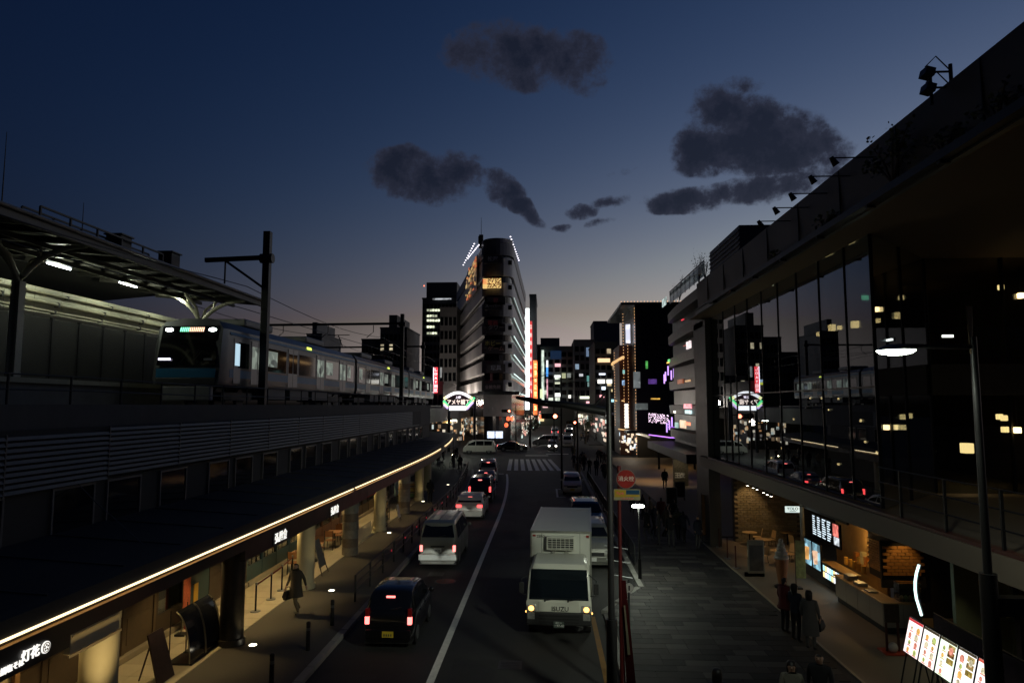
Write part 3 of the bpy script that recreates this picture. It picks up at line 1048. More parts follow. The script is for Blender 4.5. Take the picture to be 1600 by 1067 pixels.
em.cyl((-8.585, 11.72, 2.88), (-8.565, 11.72, 2.88), .1, n=28)
em.build('emblem_disc', sign_white, sg)
flower = MB()
for k in range(5):
    a = k * 2 * PI / 5 + .3
    flower.cyl((-8.564, 11.72 + .04 * math.cos(a), 2.88 + .04 * math.sin(a)), (-8.558, 11.72 + .04 * math.cos(a), 2.88 + .04 * math.sin(a)), .018, n=8)
flower.build('petals', M('emblem brown', (.2, .11, .04), .6), sg)
rng = MB()
for k in range(36):
    a, b = k * PI / 18, (k + 1) * PI / 18
    rng.bar((-8.561, 11.72 + .078 * math.cos(a), 2.88 + .078 * math.sin(a)), (-8.561, 11.72 + .078 * math.cos(b), 2.88 + .078 * math.sin(b)), .008, .012)
rng.build('emblem_ring', M('emblem brown', (.2, .11, .04), .6), sg)
for i, (px, py) in enumerate(((440, 838), (524, 797))):
    q = atx(px, py, -8.56)
    s2 = thing('fascia_sign', '%s set of three white lit characters on the black fascia' % ('nearer', 'farther')[i], 'sign', (-8.58, q.y, q.z), group='twin lit signs on the fascia')
    text('弘屋食', .34, sign_white, 'lettering', s2, (0, 0, 0), FACE_RIGHT, .01)
    MB().box(-8.598, -8.585, q.y - .62, q.y + .62, q.z - .22, q.z + .22).build('backing', black_fascia, s2)
pk = thing('strip_sign', 'long thin pinkish lit strip sign over the gift shop', 'sign', (-9.2, 41, 2.5))
MB().box(-9.35, -9.3, 39.8, 42.6, 2.32, 2.56).build('lightbox', E('pink strip light', (1, .5, .38), 2.2, .5, 5), pk)
MB().box(-9.4, -9.352, 39.7, 42.7, 2.28, 2.6).build('frame', black_fascia, pk)
rdp = thing('red_valance', 'red cloth valance hanging under the fascia behind the beige column', 'valance', (-9.3, 35.5, 2.3))
MB().box(-9.35, -9.32, 32.6, 37.6, 2.2, 2.74).build('cloth', M('red cloth', (.28, .02, .02), .8), rdp)
MB().tube([(-9.335, 32.5, 2.76), (-9.335, 37.7, 2.76)], .02, 6).build('rod', dark_steel, rdp)
blu = thing('blue_curtain', 'pale blue shop curtain hanging past the stone column', 'curtain', (-10, 47, 1.2))
cv = []
for k in range(13):
    yy_ = 45.4 + k * .22
    cv.append([(-10.0 + .05 * math.sin(k * 1.9) + bend(yy_), yy_, 1.0), (-10.0 + .05 * math.sin(k * 1.9) + bend(yy_), yy_, 2.55)])
b_ = MB()
for k in range(12):
    b_.slab(cv[k][0], cv[k + 1][0], cv[k + 1][1], cv[k][1], .015)
b_.build('cloth', M('pale blue cloth', (.25, .4, .45), .8), blu)
MB().tube([(-10.05, 45.3, 2.58), (-10.1, 48.2, 2.58)], .02, 6).build('rod', dark_steel, blu)
for i, (px, py, col, h, nm) in enumerate(((295, 950, (.5, .02, .015), 1.25, 'red'), (308, 930, (.55, .32, .04), .75, 'yellow'))):
    q = atx(px, py, -11.1)
    bn = thing('hanging_banner', 'narrow %s cloth banner hanging at the dark timber shop front' % nm, 'banner', (-11.15, q.y, 2.3))
    MB().box(-11.16, -11.14, q.y - .13, q.y + .13, q.z - h / 2, q.z + h / 2).build('cloth', M(nm + ' banner cloth', col, .8), bn)
    MB().cyl((-11.15, q.y - .18, q.z + h / 2 + .015), (-11.15, q.y + .18, q.z + h / 2 + .015), .015, n=6).build('rod', wood_d, bn)
wf = thing('vertical_flag', 'tall narrow flag printed in red and white beside the queue posts', 'flag', (-10.95, 20.9, .14))
MB().box(-10.96, -10.94, 20.7, 21.1, .7, 2.3).build('cloth', M('red print cloth', (.4, .1, .05), .8, var=.9, scale=9), wf)
MB().cyl((-10.95, 20.66, .14), (-10.95, 20.66, 2.4), .015, n=6).build('pole', dark_steel, wf)
MB().box(-11.1, -10.8, 20.55, 20.8, .14, .2).build('foot', dark_steel, wf)
bb = thing('blackboard', 'dark blue-green blackboard leaning at the shop front behind the queue posts', 'blackboard', (-11.15, 22.0, .3))
MB().box(-11.2, -11.16, 21.4, 22.7, .75, 2.05).build('board', M('blackboard slate', (.02, .045, .055), .5), bb)
for a, b, c, d in ((21.35, 21.4, .7, 2.1), (22.7, 22.75, .7, 2.1)):
    MB().box(-11.21, -11.14, a, b, c, d).build('frame', wood_d, bb)

# curved dark menu stands
for i, y in enumerate((18.75, 19.6)):
    cs = thing('curved_menu_stand', '%s dark glossy curved menu stand on the lit arcade floor' % ('nearer', 'farther')[i], 'menu stand', (-9.8, y, .14), group='curved menu stands')
    pts = [(-9.45 + .5 * math.cos(R(a)) - .5, .2 + 1.32 * math.sin(R(a)) / math.sin(R(80))) for a in range(0, 81, 10)]
    ring = MB()
    for k in range(len(pts) - 1):
        ring.slab((pts[k][0], y - .42, pts[k][1]), (pts[k][0], y + .42, pts[k][1]), (pts[k + 1][0], y + .42, pts[k + 1][1]), (pts[k + 1][0], y - .42, pts[k + 1][1]), .025)
    ring.build('panel', M('glossy black print', (.01, .012, .02), .12, 0, var=.6, scale=12, spec=.7), cs)
    for s in (-.44, .44):
        MB().tube([(p[0] + .01, y + s, p[1]) for p in pts], .016, 6).build('edge', M('satin trim', (.3, .28, .2), .3, .8), cs)
    MB().box(-10.1, -9.4, y - .4, y + .4, .14, .19).build('foot', black_steel, cs, bevel=.01)
    MB().cyl((-10.0, y - .44, .14), (-10.0, y - .44, 1.55), .015, n=8).build('upright', black_steel, cs)
lb = thing('leaning_menu_board', 'dark printed menu board leaning in front of the nearest column', 'menu board', (-9.75, 17.3, .14))
MB().slab((-9.5, 16.95, .16), (-9.5, 17.7, .16), (-9.84, 17.65, 1.35), (-9.84, 17.0, 1.35), .04).build('board', M('dark menu print', (.035, .022, .018), .35, 0, var=.8, scale=9), lb)
MB().tube([(-9.86, 17.3, 1.3), (-10.2, 17.3, .14)], .02, 6).build('prop', wood_d, lb)

# queue posts with belts
qp = [atz(px, py, .14) for px, py in ((399, 955), (423, 936), (440, 922), (456, 905))]
for i, q in enumerate(qp):
    s = thing('queue_post', '%s metal queue post on the lit arcade floor, counting from the camera' % ORD[i], 'queue post', (q.x, q.y, .14), group='queue posts on the arcade floor')
    MB().cyl((q.x, q.y, .14), (q.x, q.y, .165), .17, .16, n=18).build('foot', galv, s, smooth=40)
    MB().cyl((q.x, q.y, .16), (q.x, q.y, 1.05), .028, n=10).build('stem', black_steel, s, smooth=40)
    MB().cyl((q.x, q.y, 1.0), (q.x, q.y, 1.08), .04, n=10).build('head', galv, s, smooth=40)
    if i < 3:
        r = qp[i + 1]
        MB().slab((q.x, q.y, .97), (r.x, r.y, .97), (r.x, r.y, 1.03), (q.x, q.y, 1.03), .004).build('belt', M('red belt', (.18, .02, .02), .7), s)

# easel board and terrace furniture
ea = thing('easel_board', 'cloth-covered easel board with red flowers standing on the lit floor edge', 'easel', (-9.45, 28.2, .14))
MB().slab((-9.15, 27.9, .45), (-9.15, 28.7, .45), (-9.45, 28.6, 1.5), (-9.45, 28.0, 1.5), .03).build('board', M('grey board', (.13, .12, .1), .7, var=.4, scale=6), ea)
for dy in (-.3, .5):
    MB().tube([(-9.5, 28.25 + dy * .4, 1.45), (-9.05, 28.2 + dy, .14)], .02, 6).build('leg', wood_d, ea)
MB().tube([(-9.45, 28.3, 1.4), (-9.95, 28.3, .14)], .02, 6).build('leg', wood_d, ea)
wood_lit = M('warm terrace timber', (.3, .13, .05), .5, 0, var=.25, scale=6)
seat_t = [None]


def terrace_chair(x, y, rz, label):
    if seat_t[0] is None:
        t = thing('terrace_chair', label, 'chair', (0, 0, 0), group='terrace chairs')
        MB().box(-.21, .21, -.21, .21, .42, .46).build('seat', wood_lit, t, bevel=.01)
        MB().slab((-.2, -.2, .62), (.2, -.2, .62), (.2, -.25, .9), (-.2, -.25, .9), .025).build('backrest', wood_lit, t)
        for sx in (-1, 1):
            MB().tube([(sx * .19, .19, .42), (sx * .2, .2, 0)], .016, 6).build('leg', black_steel, t)
            MB().tube([(sx * .2, -.26, .92), (sx * .19, -.2, .44), (sx * .2, -.23, 0)], .016, 6).build('leg', black_steel, t)
        seat_t[0] = t
        o = t
    else:
        o = copy_tree(seat_t[0])
    o['label'] = label
    o.location = (x, y, .14)
    o.rotation_euler = (0, 0, rz)
    return o


tab_p = [None]


def terrace_table(x, y, label):
    if tab_p[0] is None:
        t = thing('terrace_table', label, 'table', (0, 0, 0), group='terrace tables')
        MB().box(-.35, .35, -.35, .35, .7, .74).build('table_top', M('terrace table top', (.42, .2, .1), .35, 0, var=.2, scale=5), t, bevel=.01)
        MB().cyl((0, 0, .02), (0, 0, .7), .03, n=8).build('stem', black_steel, t)
        MB().box(-.22, .22, -.22, .22, 0, .025).build('foot', black_steel, t)
        tab_p[0] = t
        o = t
    else:
        o = copy_tree(tab_p[0])
    o['label'] = label
    o.location = (x, y, .14)
    return o


for i, y in enumerate((28.9, 30.6, 33.6, 35.6)):
    terrace_table(-10.35, y, '%s square terrace table from the camera under the arcade' % ORD[i])
    terrace_chair(-10.35, y - .62, 0, 'terrace chair on the near side of the %s terrace table' % ORD[i])
    terrace_chair(-10.35, y + .62, PI, 'terrace chair on the far side of the %s terrace table' % ORD[i])
fn = thing('terrace_fence', 'low white picket fence round the second terrace', 'fence', (-9.4, 35, .14))
pk_me = MB().box(-.012, .012, -.035, .035, 0, .72).mesh('picket', M('off-white timber', (.4, .36, .28), .6))
for k in range(26):
    piece('picket', pk_me, fn, (0, -2.3 + k * .17, 0))
for z in (.24, .64):
    MB().box(-9.43, -9.415, 32.7, 37.2, z, z + .05).build('rail', M('off-white timber', (.4, .36, .28), .6), fn)
# goods stacked at the far shops
for i, (x, y, n) in enumerate(((-9.5, 39.7, 4), (-9.75, 41.2, 3), (-9.5, 45.6, 4), (-9.8, 51.2, 3))):
    st2 = thing('goods_rack', '%s warm lit rack of small goods by the far arcade columns' % ORD[i], 'rack', (x + bend(y), y, .14), group='goods racks')
    for k in range(n):
        MB().box(x - .3 + bend(y), x + .3 + bend(y), y - .35, y + .35, .2 + k * .42, .23 + k * .42).build('shelf', wood_d, st2)
        for j in range(4):
            hh = random.uniform(.14, .3)
            MB().box(x - .2 + bend(y), x + .25 + bend(y), y - .32 + j * .17, y - .19 + j * .17, .23 + k * .42, .23 + hh + k * .42).build('carton', M('carton %d' % ((i + j + k) % 5), ((.5, .3, .1), (.55, .5, .4), (.4, .06, .04), (.2, .3, .12), (.6, .42, .1))[(i + j + k) % 5], .6), st2)
    for sx in (-.3, .3):
        for sy in (-.36, .36):
            MB().box(x + sx - .015 + bend(y), x + sx + .015 + bend(y), y + sy - .015, y + sy + .015, .14, .25 + n * .42).build('post', dark_steel, st2)
mb_ = thing('menu_easel', 'small white menu easel at the foot of the goods column', 'menu easel', (-8.9, 41.4, .12))
MB().slab((-8.8, 41.15, .3), (-8.8, 41.75, .3), (-8.95, 41.7, 1.05), (-8.95, 41.2, 1.05), .03).build('board', M('white menu print', (.6, .56, .5), .6, var=.35, scale=9), mb_)
for dy in (.2, .7):
    MB().tube([(-8.95, 41 + dy, 1.0), (-8.78, 41 + dy, .12)], .015, 6).build('leg', wood_d, mb_)

# pedestrian fence along the left kerb, with red reflectors
fen = thing('pavement_fence_left', 'dark pipe fence with red reflectors along the left kerb', 'fence', (-6.75, 45, .12))
fp = MB().cyl((0, 0, 0), (0, 0, .92), .038, n=8).mesh('post', dark_steel)
ys_f = [24.5 + i * 2.05 for i in range(25)]
for y in ys_f:
    piece('post', fp, fen, (bend(y), y - 45, 0))
for z in (.36, .62, .9):
    MB().tube([(-6.75 + bend(y), y, .12 + z) for y in ys_f], .024, 6).build('rail', dark_steel, fen)
rf_me = MB().box(-.012, .012, -.03, .03, -.035, .035).mesh('reflector', E('self-lit red reflector', (1, .05, .08), .45))  # reflectors glow by themselves in place of returned headlight
for k in range(7):
    y = 30 + k * 2.9
    piece('reflector', rf_me, fen, (bend(y) + .04, y - 45, .62))
bo_me = MB().cyl((0, 0, 0), (0, 0, .8), .06, n=10).ball((0, 0, .8), .062, .062, .05, 10, 5)
for i, (x, y) in enumerate(((-6.8, 14.6), (-6.78, 17.2), (-6.75, 19.7), (-6.75, 21.9))):
    bo = thing('bollard', '%s dark bollard along the left kerb, counting from the camera' % ORD[i], 'bollard', (x, y, .12), group='bollards along the left kerb')
    MB().cyl((x, y, .12), (x, y, .86), .06, n=12).build('post', black_steel, bo, smooth=40)
    MB().ball((x, y, .86), .064, .064, .06, 12, 6).build('cap', black_steel, bo, smooth=60)
    MB().cyl((x, y, .66), (x, y, .74), .063, n=12).build('band', M('grey band', (.08, .08, .08), .4), bo, smooth=40)
# ------------------------------------------------------------------ road vehicles
def paint(name, col, rough=.25):
    return M(name, col, rough, 0, var=.06, scale=1.5, coat=.6)


tail_red = E('tail lamp lit', (1, .07, .07), 3)
tail_hot = E('brake lamp lit', (1, .17, .15), 3.8)
tail_dim = M('tail lamp lens', (.25, .01, .01), .2)
head_clear = M('headlamp lens', (.5, .5, .48), .1, .3)
head_white = E('headlamp lit', (1, .95, .85), 12)
amber_lit = E('amber side lamp lit', (1, .52, .12), 4)
yellow_plate = M('yellow number plate', (.6, .42, .03), .5)
white_plate = M('white number plate', (.6, .6, .58), .5)
trim_black = M('black plastic trim', (.015, .015, .016), .6)
rim_mat = M('alloy rim', (.35, .35, .36), .3, .8)

CARS = {
    # L W H; belt; profile from the rear bumper to the front bumper as (distance from the rear, top height)
    'kei': dict(L=3.4, W=1.48, H=1.6, belt=.98, prof=[(0, .6), (.03, .88), (.1, 1.02), (.32, 1.42), (.5, 1.53), (.85, 1.585), (1.4, 1.6), (2.0, 1.55), (2.35, 1.42), (2.8, 1.02), (3.15, .92), (3.35, .76), (3.4, .58)], ws=(2.78, 2.3), rw=(.11, .36)),
    'van': dict(L=4.7, W=1.69, H=1.98, belt=1.15, prof=[(0, .65), (.03, 1.12), (.1, 1.25), (.34, 1.86), (.6, 1.96), (2.0, 1.98), (3.5, 1.95), (3.75, 1.82), (4.32, 1.2), (4.55, 1.02), (4.68, .8), (4.7, .62)], ws=(4.3, 3.8), rw=(.11, .34)),
    'hatch': dict(L=4.2, W=1.77, H=1.47, belt=.96, prof=[(0, .6), (.04, .86), (.2, .98), (.55, 1.3), (.85, 1.42), (1.7, 1.47), (2.35, 1.42), (3.05, 1.0), (3.7, .9), (4.1, .74), (4.2, .58)], ws=(3.02, 2.42), rw=(.22, .66)),
    'minivan': dict(L=4.7, W=1.73, H=1.84, belt=1.08, prof=[(0, .64), (.03, 1.06), (.1, 1.16), (.28, 1.7), (.5, 1.81), (2.0, 1.84), (3.0, 1.8), (3.3, 1.66), (3.95, 1.12), (4.4, .98), (4.64, .8), (4.7, .62)], ws=(3.93, 3.34), rw=(.11, .28)),
    'sedan': dict(L=4.6, W=1.76, H=1.46, belt=.94, prof=[(0, .6), (.04, .88), (.15, .98), (.75, 1.03), (1.35, 1.36), (1.7, 1.45), (2.4, 1.45), (2.75, 1.38), (3.45, .98), (4.1, .88), (4.5, .72), (4.6, .58)], ws=(3.42, 2.8), rw=(.8, 1.32)),
    'suv': dict(L=4.5, W=1.8, H=1.68, belt=1.08, prof=[(0, .66), (.04, 1.0), (.12, 1.12), (.4, 1.56), (.7, 1.65), (1.7, 1.68), (2.6, 1.62), (2.85, 1.5), (3.35, 1.12), (4.05, 1.02), (4.42, .84), (4.5, .64)], ws=(3.32, 2.85), rw=(.14, .4)),
}


def car(kind, name, label, x, y, rz, body, group='cars in the street', tails=None, heads=None, brake=False, plate=white_plate, beams=0, detail=True, rails=False):
    p = CARS[kind]
    L, W, H, belt = p['L'], p['W'], p['H'], p['belt']
    t = thing(name, label, 'van' if kind == 'van' else 'car', (x, y, 0), rz, group)
    w0 = W / 2

    def wy(s):
        d = min(s, L - s)
        return w0 * (1 - .1 * max(0, 1 - d / .35) ** 2)

    def top(s):
        pr = p['prof']
        for (a, za), (b, zb) in zip(pr, pr[1:]):
            if a <= s <= b:
                return za + (zb - za) * (s - a) / (b - a + 1e-9)
        return pr[-1][1]

    def flank(s, z):
        w = wy(s)
        zt = top(s)
        if z <= belt:
            return w
        return w * (.985 - .165 * min(1, (z - belt) / (max(.05, H - .1 - belt))))
    ss = sorted(set([q[0] for q in p['prof']] + [L * k / 14 for k in range(15)]))
    rings = []
    for s in ss:
        w, zt = wy(s), top(s)
        zb = min(belt, zt - .02)
        up = flank(s, zt - .07)
        wt_ = up if zt > belt + .12 else w * .95
        half = [(w * .88, .2), (w * .99, .3), (w, .3 + (zb - .3) * .55), (w * .985, zb), (wt_, max(zb + .005, zt - .1)), (wt_ * .95, max(zb + .008, zt - .04)), (wt_ * .84, zt - .01), (wt_ * .45, zt)]
        rings.append([(-a, s - L / 2, z) for a, z in half] + [(a, s - L / 2, z) for a, z in reversed(half)])
    MB().loft(rings).build('body', body, t, world=False, smooth=32)
    MB().box(-w0 * .93, w0 * .93, -L / 2 + .03, L / 2 - .03, .16, .26).build('underbody', trim_black, t, world=False)
    # glass
    def pane(nm, y0, z0, y1, z1, k):
        d = Vector((0, y1 - y0, z1 - z0)).normalized()
        n = Vector((0, -d.z, d.y)) * (1 if (y1 - y0) * k < 0 or True else 1)
        if n.z < 0:
            n = -n
        n = n * .014
        a = w0 * (.86 if nm == 'windscreen' else .84)
        b = w0 * .7
        pts = [(-a, y0, z0), (a, y0, z0), (b, y1, z1), (-b, y1, z1)]
        pts = [Vector(q) + n for q in pts]
        return MB().slab(*pts, .01).build(nm, dark_glass, t, world=False)
    ws, rw = p['ws'], p['rw']
    g1 = pane('windscreen', ws[0] - L / 2, top(ws[0]) + .01, ws[1] - L / 2, top(ws[1]) - .03, 1)
    g2 = pane('rear_window', rw[0] - L / 2, top(rw[0]) + .02, rw[1] - L / 2, top(rw[1]) - .05, -1)
    MB().bar((.05, rw[0] - L / 2 - .02, top(rw[0]) + .06), (.36, rw[0] - L / 2 - .015, top(rw[0]) + .12), .015, .015).build('wiper', trim_black, g2, world=False)
    n_win = 3 if kind in ('van', 'minivan', 'kei') else 2
    a0, a1 = rw[1] + .12, ws[1] + .25
    for s_ in (-1, 1):
        for k in range(n_win):
            u0 = a0 + (a1 - a0) * k / n_win + .04
            u1 = a0 + (a1 - a0) * (k + 1) / n_win - .04
            z0 = belt + .05

            def zz(u):
                return min(top(u) - .13, H - .15)
            q = [(s_ * (flank(u0, z0) + .006), u0 - L / 2, z0), (s_ * (flank(u1, z0) + .006), u1 - L / 2, z0), (s_ * (flank(u1, zz(u1)) + .006), u1 - L / 2, max(z0 + .03, zz(u1))), (s_ * (flank(u0, zz(u0)) + .006), u0 - L / 2, zz(u0))]
            if s_ < 0:
                q = q[::-1]
            MB().slab(*q, .012).build('side_window', dark_glass, t, world=False)
        # mirror
        ym = ws[0] - L / 2 - .3
        mo = MB().ball((s_ * (w0 + .1), ym, belt + .08), .09, .06, .08, 8, 6).build('mirror', body, t, world=False, smooth=60)
        if detail:
            for k in range(2):
                yh = a0 + (a1 - a0) * (.25 + .42 * k) - L / 2
                MB().box(s_ * (w0 + .002), s_ * (w0 + .022), yh, yh + .16, belt - .16, belt - .13).build('door_handle', body, t, world=False)
                ys_ = a0 + (a1 - a0) * (k + 1) / (n_win) - L / 2 - .02
                MB().box(s_ * (w0 - .004), s_ * (w0 + .002), ys_, ys_ + .012, .38, belt - .03).build('door_seam', trim_black, t, world=False)
        for yw in (-L / 2 + .2 * L, L / 2 - .19 * L):
            wr = .3 if kind in ('kei',) else .33
            wh = MB().cyl((s_ * (w0 - .2), yw, wr), (s_ * (w0 - .015), yw, wr), wr, n=20).build('wheel', rubber, t, world=False, smooth=40)
            MB().cyl((s_ * (w0 - .02), yw, wr), (s_ * (w0 + .004), yw, wr), wr * .64, n=14).build('rim', rim_mat, wh, world=False)
            MB().cyl((s_ * (w0 - .03), yw, wr + .02), (s_ * (w0 - .006), yw, wr + .02), wr + .07, n=20).build('wheel_arch', trim_black, t, world=False)
    # bumpers, plate, lamps
    MB().box(-w0 * .9, w0 * .9, -L / 2 - .05, -L / 2 + .06, .3, .56).build('rear_bumper', body, t, world=False, bevel=.03)
    MB().box(-w0 * .88, w0 * .88, L / 2 - .06, L / 2 + .04, .28, .54).build('front_bumper', body, t, world=False, bevel=.03)
    MB().box(-w0 * .55, w0 * .55, L / 2 - .03, L / 2 + .012, .56, .7).build('grille', trim_black, t, world=False)
    if kind in ('van',):
        zp = .78
    elif kind == 'kei':
        zp = .44
    else:
        zp = .72 if kind in ('hatch', 'minivan') else .6
    yp = -L / 2 - (.056 if zp < .56 else .012)
    rp_ = MB().box(-.165, .165, yp - .01, yp, zp - .083, zp + .083).build('number_plate', plate, t, world=False)
    MB().box(-.165, .165, L / 2 + .042, L / 2 + .052, .34, .5).build('number_plate', plate, t, world=False)
    if detail:
        for k in range(4):
            MB().box(-.12 + k * .066, -.085 + k * .066, yp - .0125, yp - .009, zp - .055, zp + .01).build('plate_mark', M('plate ink', (.05, .07, .04), .6), rp_, world=False)
    tm = tails or tail_dim
    for s_ in (-1, 1):
        if kind == 'van':
            z0, z1, wl_ = .72, .98, .12
        elif kind == 'kei':
            z0, z1, wl_ = .72, 1.14, .12
        elif kind in ('minivan', 'suv'):
            z0, z1, wl_ = .82, 1.2, .13
        else:
            z0, z1, wl_ = .74, .9, .32
        xa = s_ * (w0 * .92)
        hz = MB().box(xa, xa - s_ * wl_, -L / 2 - .015, -L / 2 + .12, z0, z1).build('tail_light', tail_dim if kind == 'kei' else tm, t, world=False, bevel=.02)
        if kind == 'kei':
            MB().box(xa + s_ * .003, xa - s_ * (wl_ + .002), -L / 2 - .022, -L / 2 + .1, z0 - .02, z0 + .2).build('lit_lens', tm, hz, world=False, bevel=.015)
        xh = s_ * (w0 * .9)
        MB().box(xh, xh - s_ * .3, L / 2 - .2, L / 2 + .006, .62, .78).build('headlight', heads or head_clear, t, world=False, bevel=.03)
        if beams:
            lamp('SPOT', 'headlamp_beam', (s_ * w0 * .7, L / 2 + .06, .66), beams, (.95, 1, .88), .05, rot=(R(86.5), 0, 0), spot=11, blend=.5, parent=t)
    if brake:
        zb_ = top(rw[1]) - .04
        MB().box(-.13, .13, rw[1] - L / 2 - .09, rw[1] - L / 2 - .02, zb_ - .03, zb_ + .015).build('brake_light', tail_hot, t, world=False)
    if rails:
        for s_ in (-1, 1):
            MB().tube([(s_ * w0 * .74, -L / 2 + .7, top(.7) + .02), (s_ * w0 * .76, -.2, H + .05), (s_ * w0 * .74, L / 2 - 1.7, H - .02)], .018, 6).build('roof_rail', chrome, t, world=False)
        MB().box(-.08, .08, -L / 2 + .62, -L / 2 + .8, top(.7), top(.7) + .05).build('aerial', trim_black, t, world=False)
    return t


black_p = paint('black car paint', (.006, .006, .007), .16)
white_p = paint('white car paint', (.62, .6, .55))
silver_p = M('silver car paint', (.2, .2, .18), .35, .35, var=.06, coat=.5)
grey_p = M('grey car paint', (.2, .2, .21), .35, .4, var=.06, coat=.5)
L_ = 'cars queueing in the left lane'
car('kei', 'kei_wagon', 'black tall compact car with a yellow plate, nearest car in the left lane', -4.58, 20.2 + 1.7, 0, black_p, L_, tail_hot, None, True, yellow_plate, 420)
hv = car('van', 'delivery_van', 'silver van with a pale rear bumper ahead of the black compact car', -4.7, 30.0 + 2.35, 0, silver_p, L_, tail_hot, None, False, white_plate, 260)
MB().box(-.82, .82, -2.43, -2.33, .36, .6).build('chrome_bumper', M('pale bumper', (.7, .72, .7), .4), hv, world=False, bevel=.03)
MB().box(-.3, .3, -2.368, -2.355, .9, .96).build('rear_handle', trim_black, hv, world=False)
for k in range(3):
    MB().box(-.55 + k * .5, -.52 + k * .5, -1.7, 1.4, 1.972, 1.988).build('roof_rib', silver_p, hv, world=False)
car('hatch', 'white_hatchback', 'white hatchback with red tail lamps in the left lane ahead of the silver van', -4.75, 42.6 + 2.1, 0, white_p, L_, tail_red, None, True)
car('minivan', 'black_minivan', 'black minivan with tall red tail lamps ahead of the white hatchback', -4.75, 49.4 + 2.35, 0, black_p, L_, tail_red, None, True, beams=120)
car('sedan', 'dark_sedan', 'dark car with a red brake lamp between the black minivan and the pale front car', -5.15, 57.2 + 2.3, R(2), grey_p, L_, tail_red, None, True, beams=120)
car('minivan', 'pale_wagon', 'pale wagon at the stop line heading the left lane', -5.55, 64.6 + 2.35, R(3), white_p, L_, tail_dim, None, True)
car('kei', 'parked_kei_van', 'small silver van parked at the right kerb facing the camera by the bay marking', 2.05, 54.6 + 1.7, PI, M('champagne car paint', (.65, .63, .55), .35, .3, var=.06, coat=.5), 'cars parked at the right kerb', None, head_clear, False, yellow_plate)
car('suv', 'parked_suv', 'silver car parked in the bay behind the white truck facing the camera', 1.98, 30.2 + 2.25, PI, silver_p, 'cars parked at the right kerb', rails=True)
car('suv', 'second_parked_car', 'dark car parked behind the silver car in the right bay', 2.2, 37.4 + 2.25, PI, black_p, 'cars parked at the right kerb')
J = 'vehicles at the junction'
car('van', 'crossing_van', 'long white van crossing the junction to the left in front of the curved building', -9.7, 100.5, R(90), white_p, J, None, None, False)
car('sedan', 'crossing_sedan', 'black sedan with a red tail lamp crossing the junction to the right', -5.2, 106.5, R(-90), black_p, J, tail_hot)
car('minivan', 'crossing_minivan', 'grey bus-like van waiting in the junction beyond the zebra crossing', .1, 121, R(85), grey_p, J)
car('kei', 'oncoming_kei', 'white small truck-like car with lit headlamps facing the zebra crossing', 1.0, 109, PI, white_p, J, None, head_white)
car('van', 'oncoming_van', 'white van standing behind the small car with lit headlamps', 3.6, 118, PI, white_p, J)
far_cars = [(4.9, 150, PI, 'van', silver_p, head_white, None, 'silver far van with bright headlamps in the far street'), (5.2, 166, PI, 'sedan', black_p, None, tail_red, 'dark far car with red lamps in the far street'),
            (2.0, 158, 0, 'minivan', grey_p, None, tail_red, 'grey far minivan with tall red lamps driving away'), (2.2, 182, 0, 'sedan', white_p, None, tail_red, 'white far sedan driving away'), (6.4, 190, PI, 'minivan', white_p, head_white, None, 'white far minivan with headlamps in the haze of the far street')]
for x, y, rz, kd, pm_, hd, tl, lab in far_cars:
    car(kd, 'far_car', lab, x, y, rz, pm_, 'cars in the far street', tl, hd, detail=False)
sc_ = thing('scooter', 'scooter with one lit headlamp waiting among the crowd at the left corner', 'scooter', (-11.6, 86, 0), PI)
MB().cyl((0, -.6, .27), (0, -.6, .271), .01).build('hub', rubber, sc_, world=False)
for yw in (-.6, .62):
    MB().cyl((-.06, yw, .26), (.06, yw, .26), .26, n=16).build('wheel', rubber, sc_, world=False)
MB().loft([[(-.16, -.75, .5), (.16, -.75, .5), (.14, -.75, .75), (-.14, -.75, .75)], [(-.18, -.2, .35), (.18, -.2, .35), (.16, -.2, .72), (-.16, -.2, .72)], [(-.18, .2, .25), (.18, .2, .25), (.18, .2, .32), (-.18, .2, .32)]]).build('body', grey_p, sc_, world=False, bevel=.03)
MB().slab((-.2, .38, .3), (.2, .38, .3), (.16, .5, .95), (-.16, .5, .95), .05).build('leg_shield', grey_p, sc_, world=False)
MB().tube([(-.32, .42, 1.0), (0, .5, 1.02), (.32, .42, 1.0)], .02, 6).build('handlebar', black_steel, sc_, world=False)
MB().ball((0, .6, .86), .09, .06, .08, 10, 6).build('headlight', E('scooter lamp', (1, .9, .5), 14), sc_, world=False)

# ------------------------------------------------------------------ the box truck
tk = thing('box_truck', 'white refrigerated box truck facing the camera in the right lane', 'truck', (.36, 21.3, 0), R(-3.5))
tw = M('off-white truck paint', (.62, .62, .54), .38, 0, var=.08, scale=1.3, coat=.3)
box_w = M('white box panel', (.6, .61, .55), .45, 0, var=.1, scale=.8)
# cab: front face is at y = 0, body goes back to +y
rings = []
for y, zt, w, zb in ((.0, 1.02, .95, .42), (.02, 1.12, .985, .4), (.16, 1.55, .985, .4), (.3, 2.0, .955, .4), (.42, 2.12, .92, .4), (.75, 2.2, .9, .4), (1.55, 2.2, .9, .4), (1.62, 2.12, .9, .4)):
    rings.append([(-w * .97, y, zb), (-w, y, zb + .3), (-w, y, min(1.12, zt - .02)), (-w * .95, y, max(1.13, zt - .1)) if zt > 1.2 else (-w * .97, y, zt - .01), (-w * .84, y, zt), (w * .84, y, zt), (w * .95, y, max(1.13, zt - .1)) if zt > 1.2 else (w * .97, y, zt - .01), (w, y, min(1.12, zt - .02)), (w, y, zb + .3), (w * .97, y, zb)])
MB().loft(rings).build('cab', tw, tk, world=False, smooth=28)
n_ = Vector((0, -.9, .28)) * .016
wsq = [Vector(q) + n_ for q in ((-.9, .03, 1.14), (.9, .03, 1.14), (.85, .3, 1.98), (-.85, .3, 1.98))]
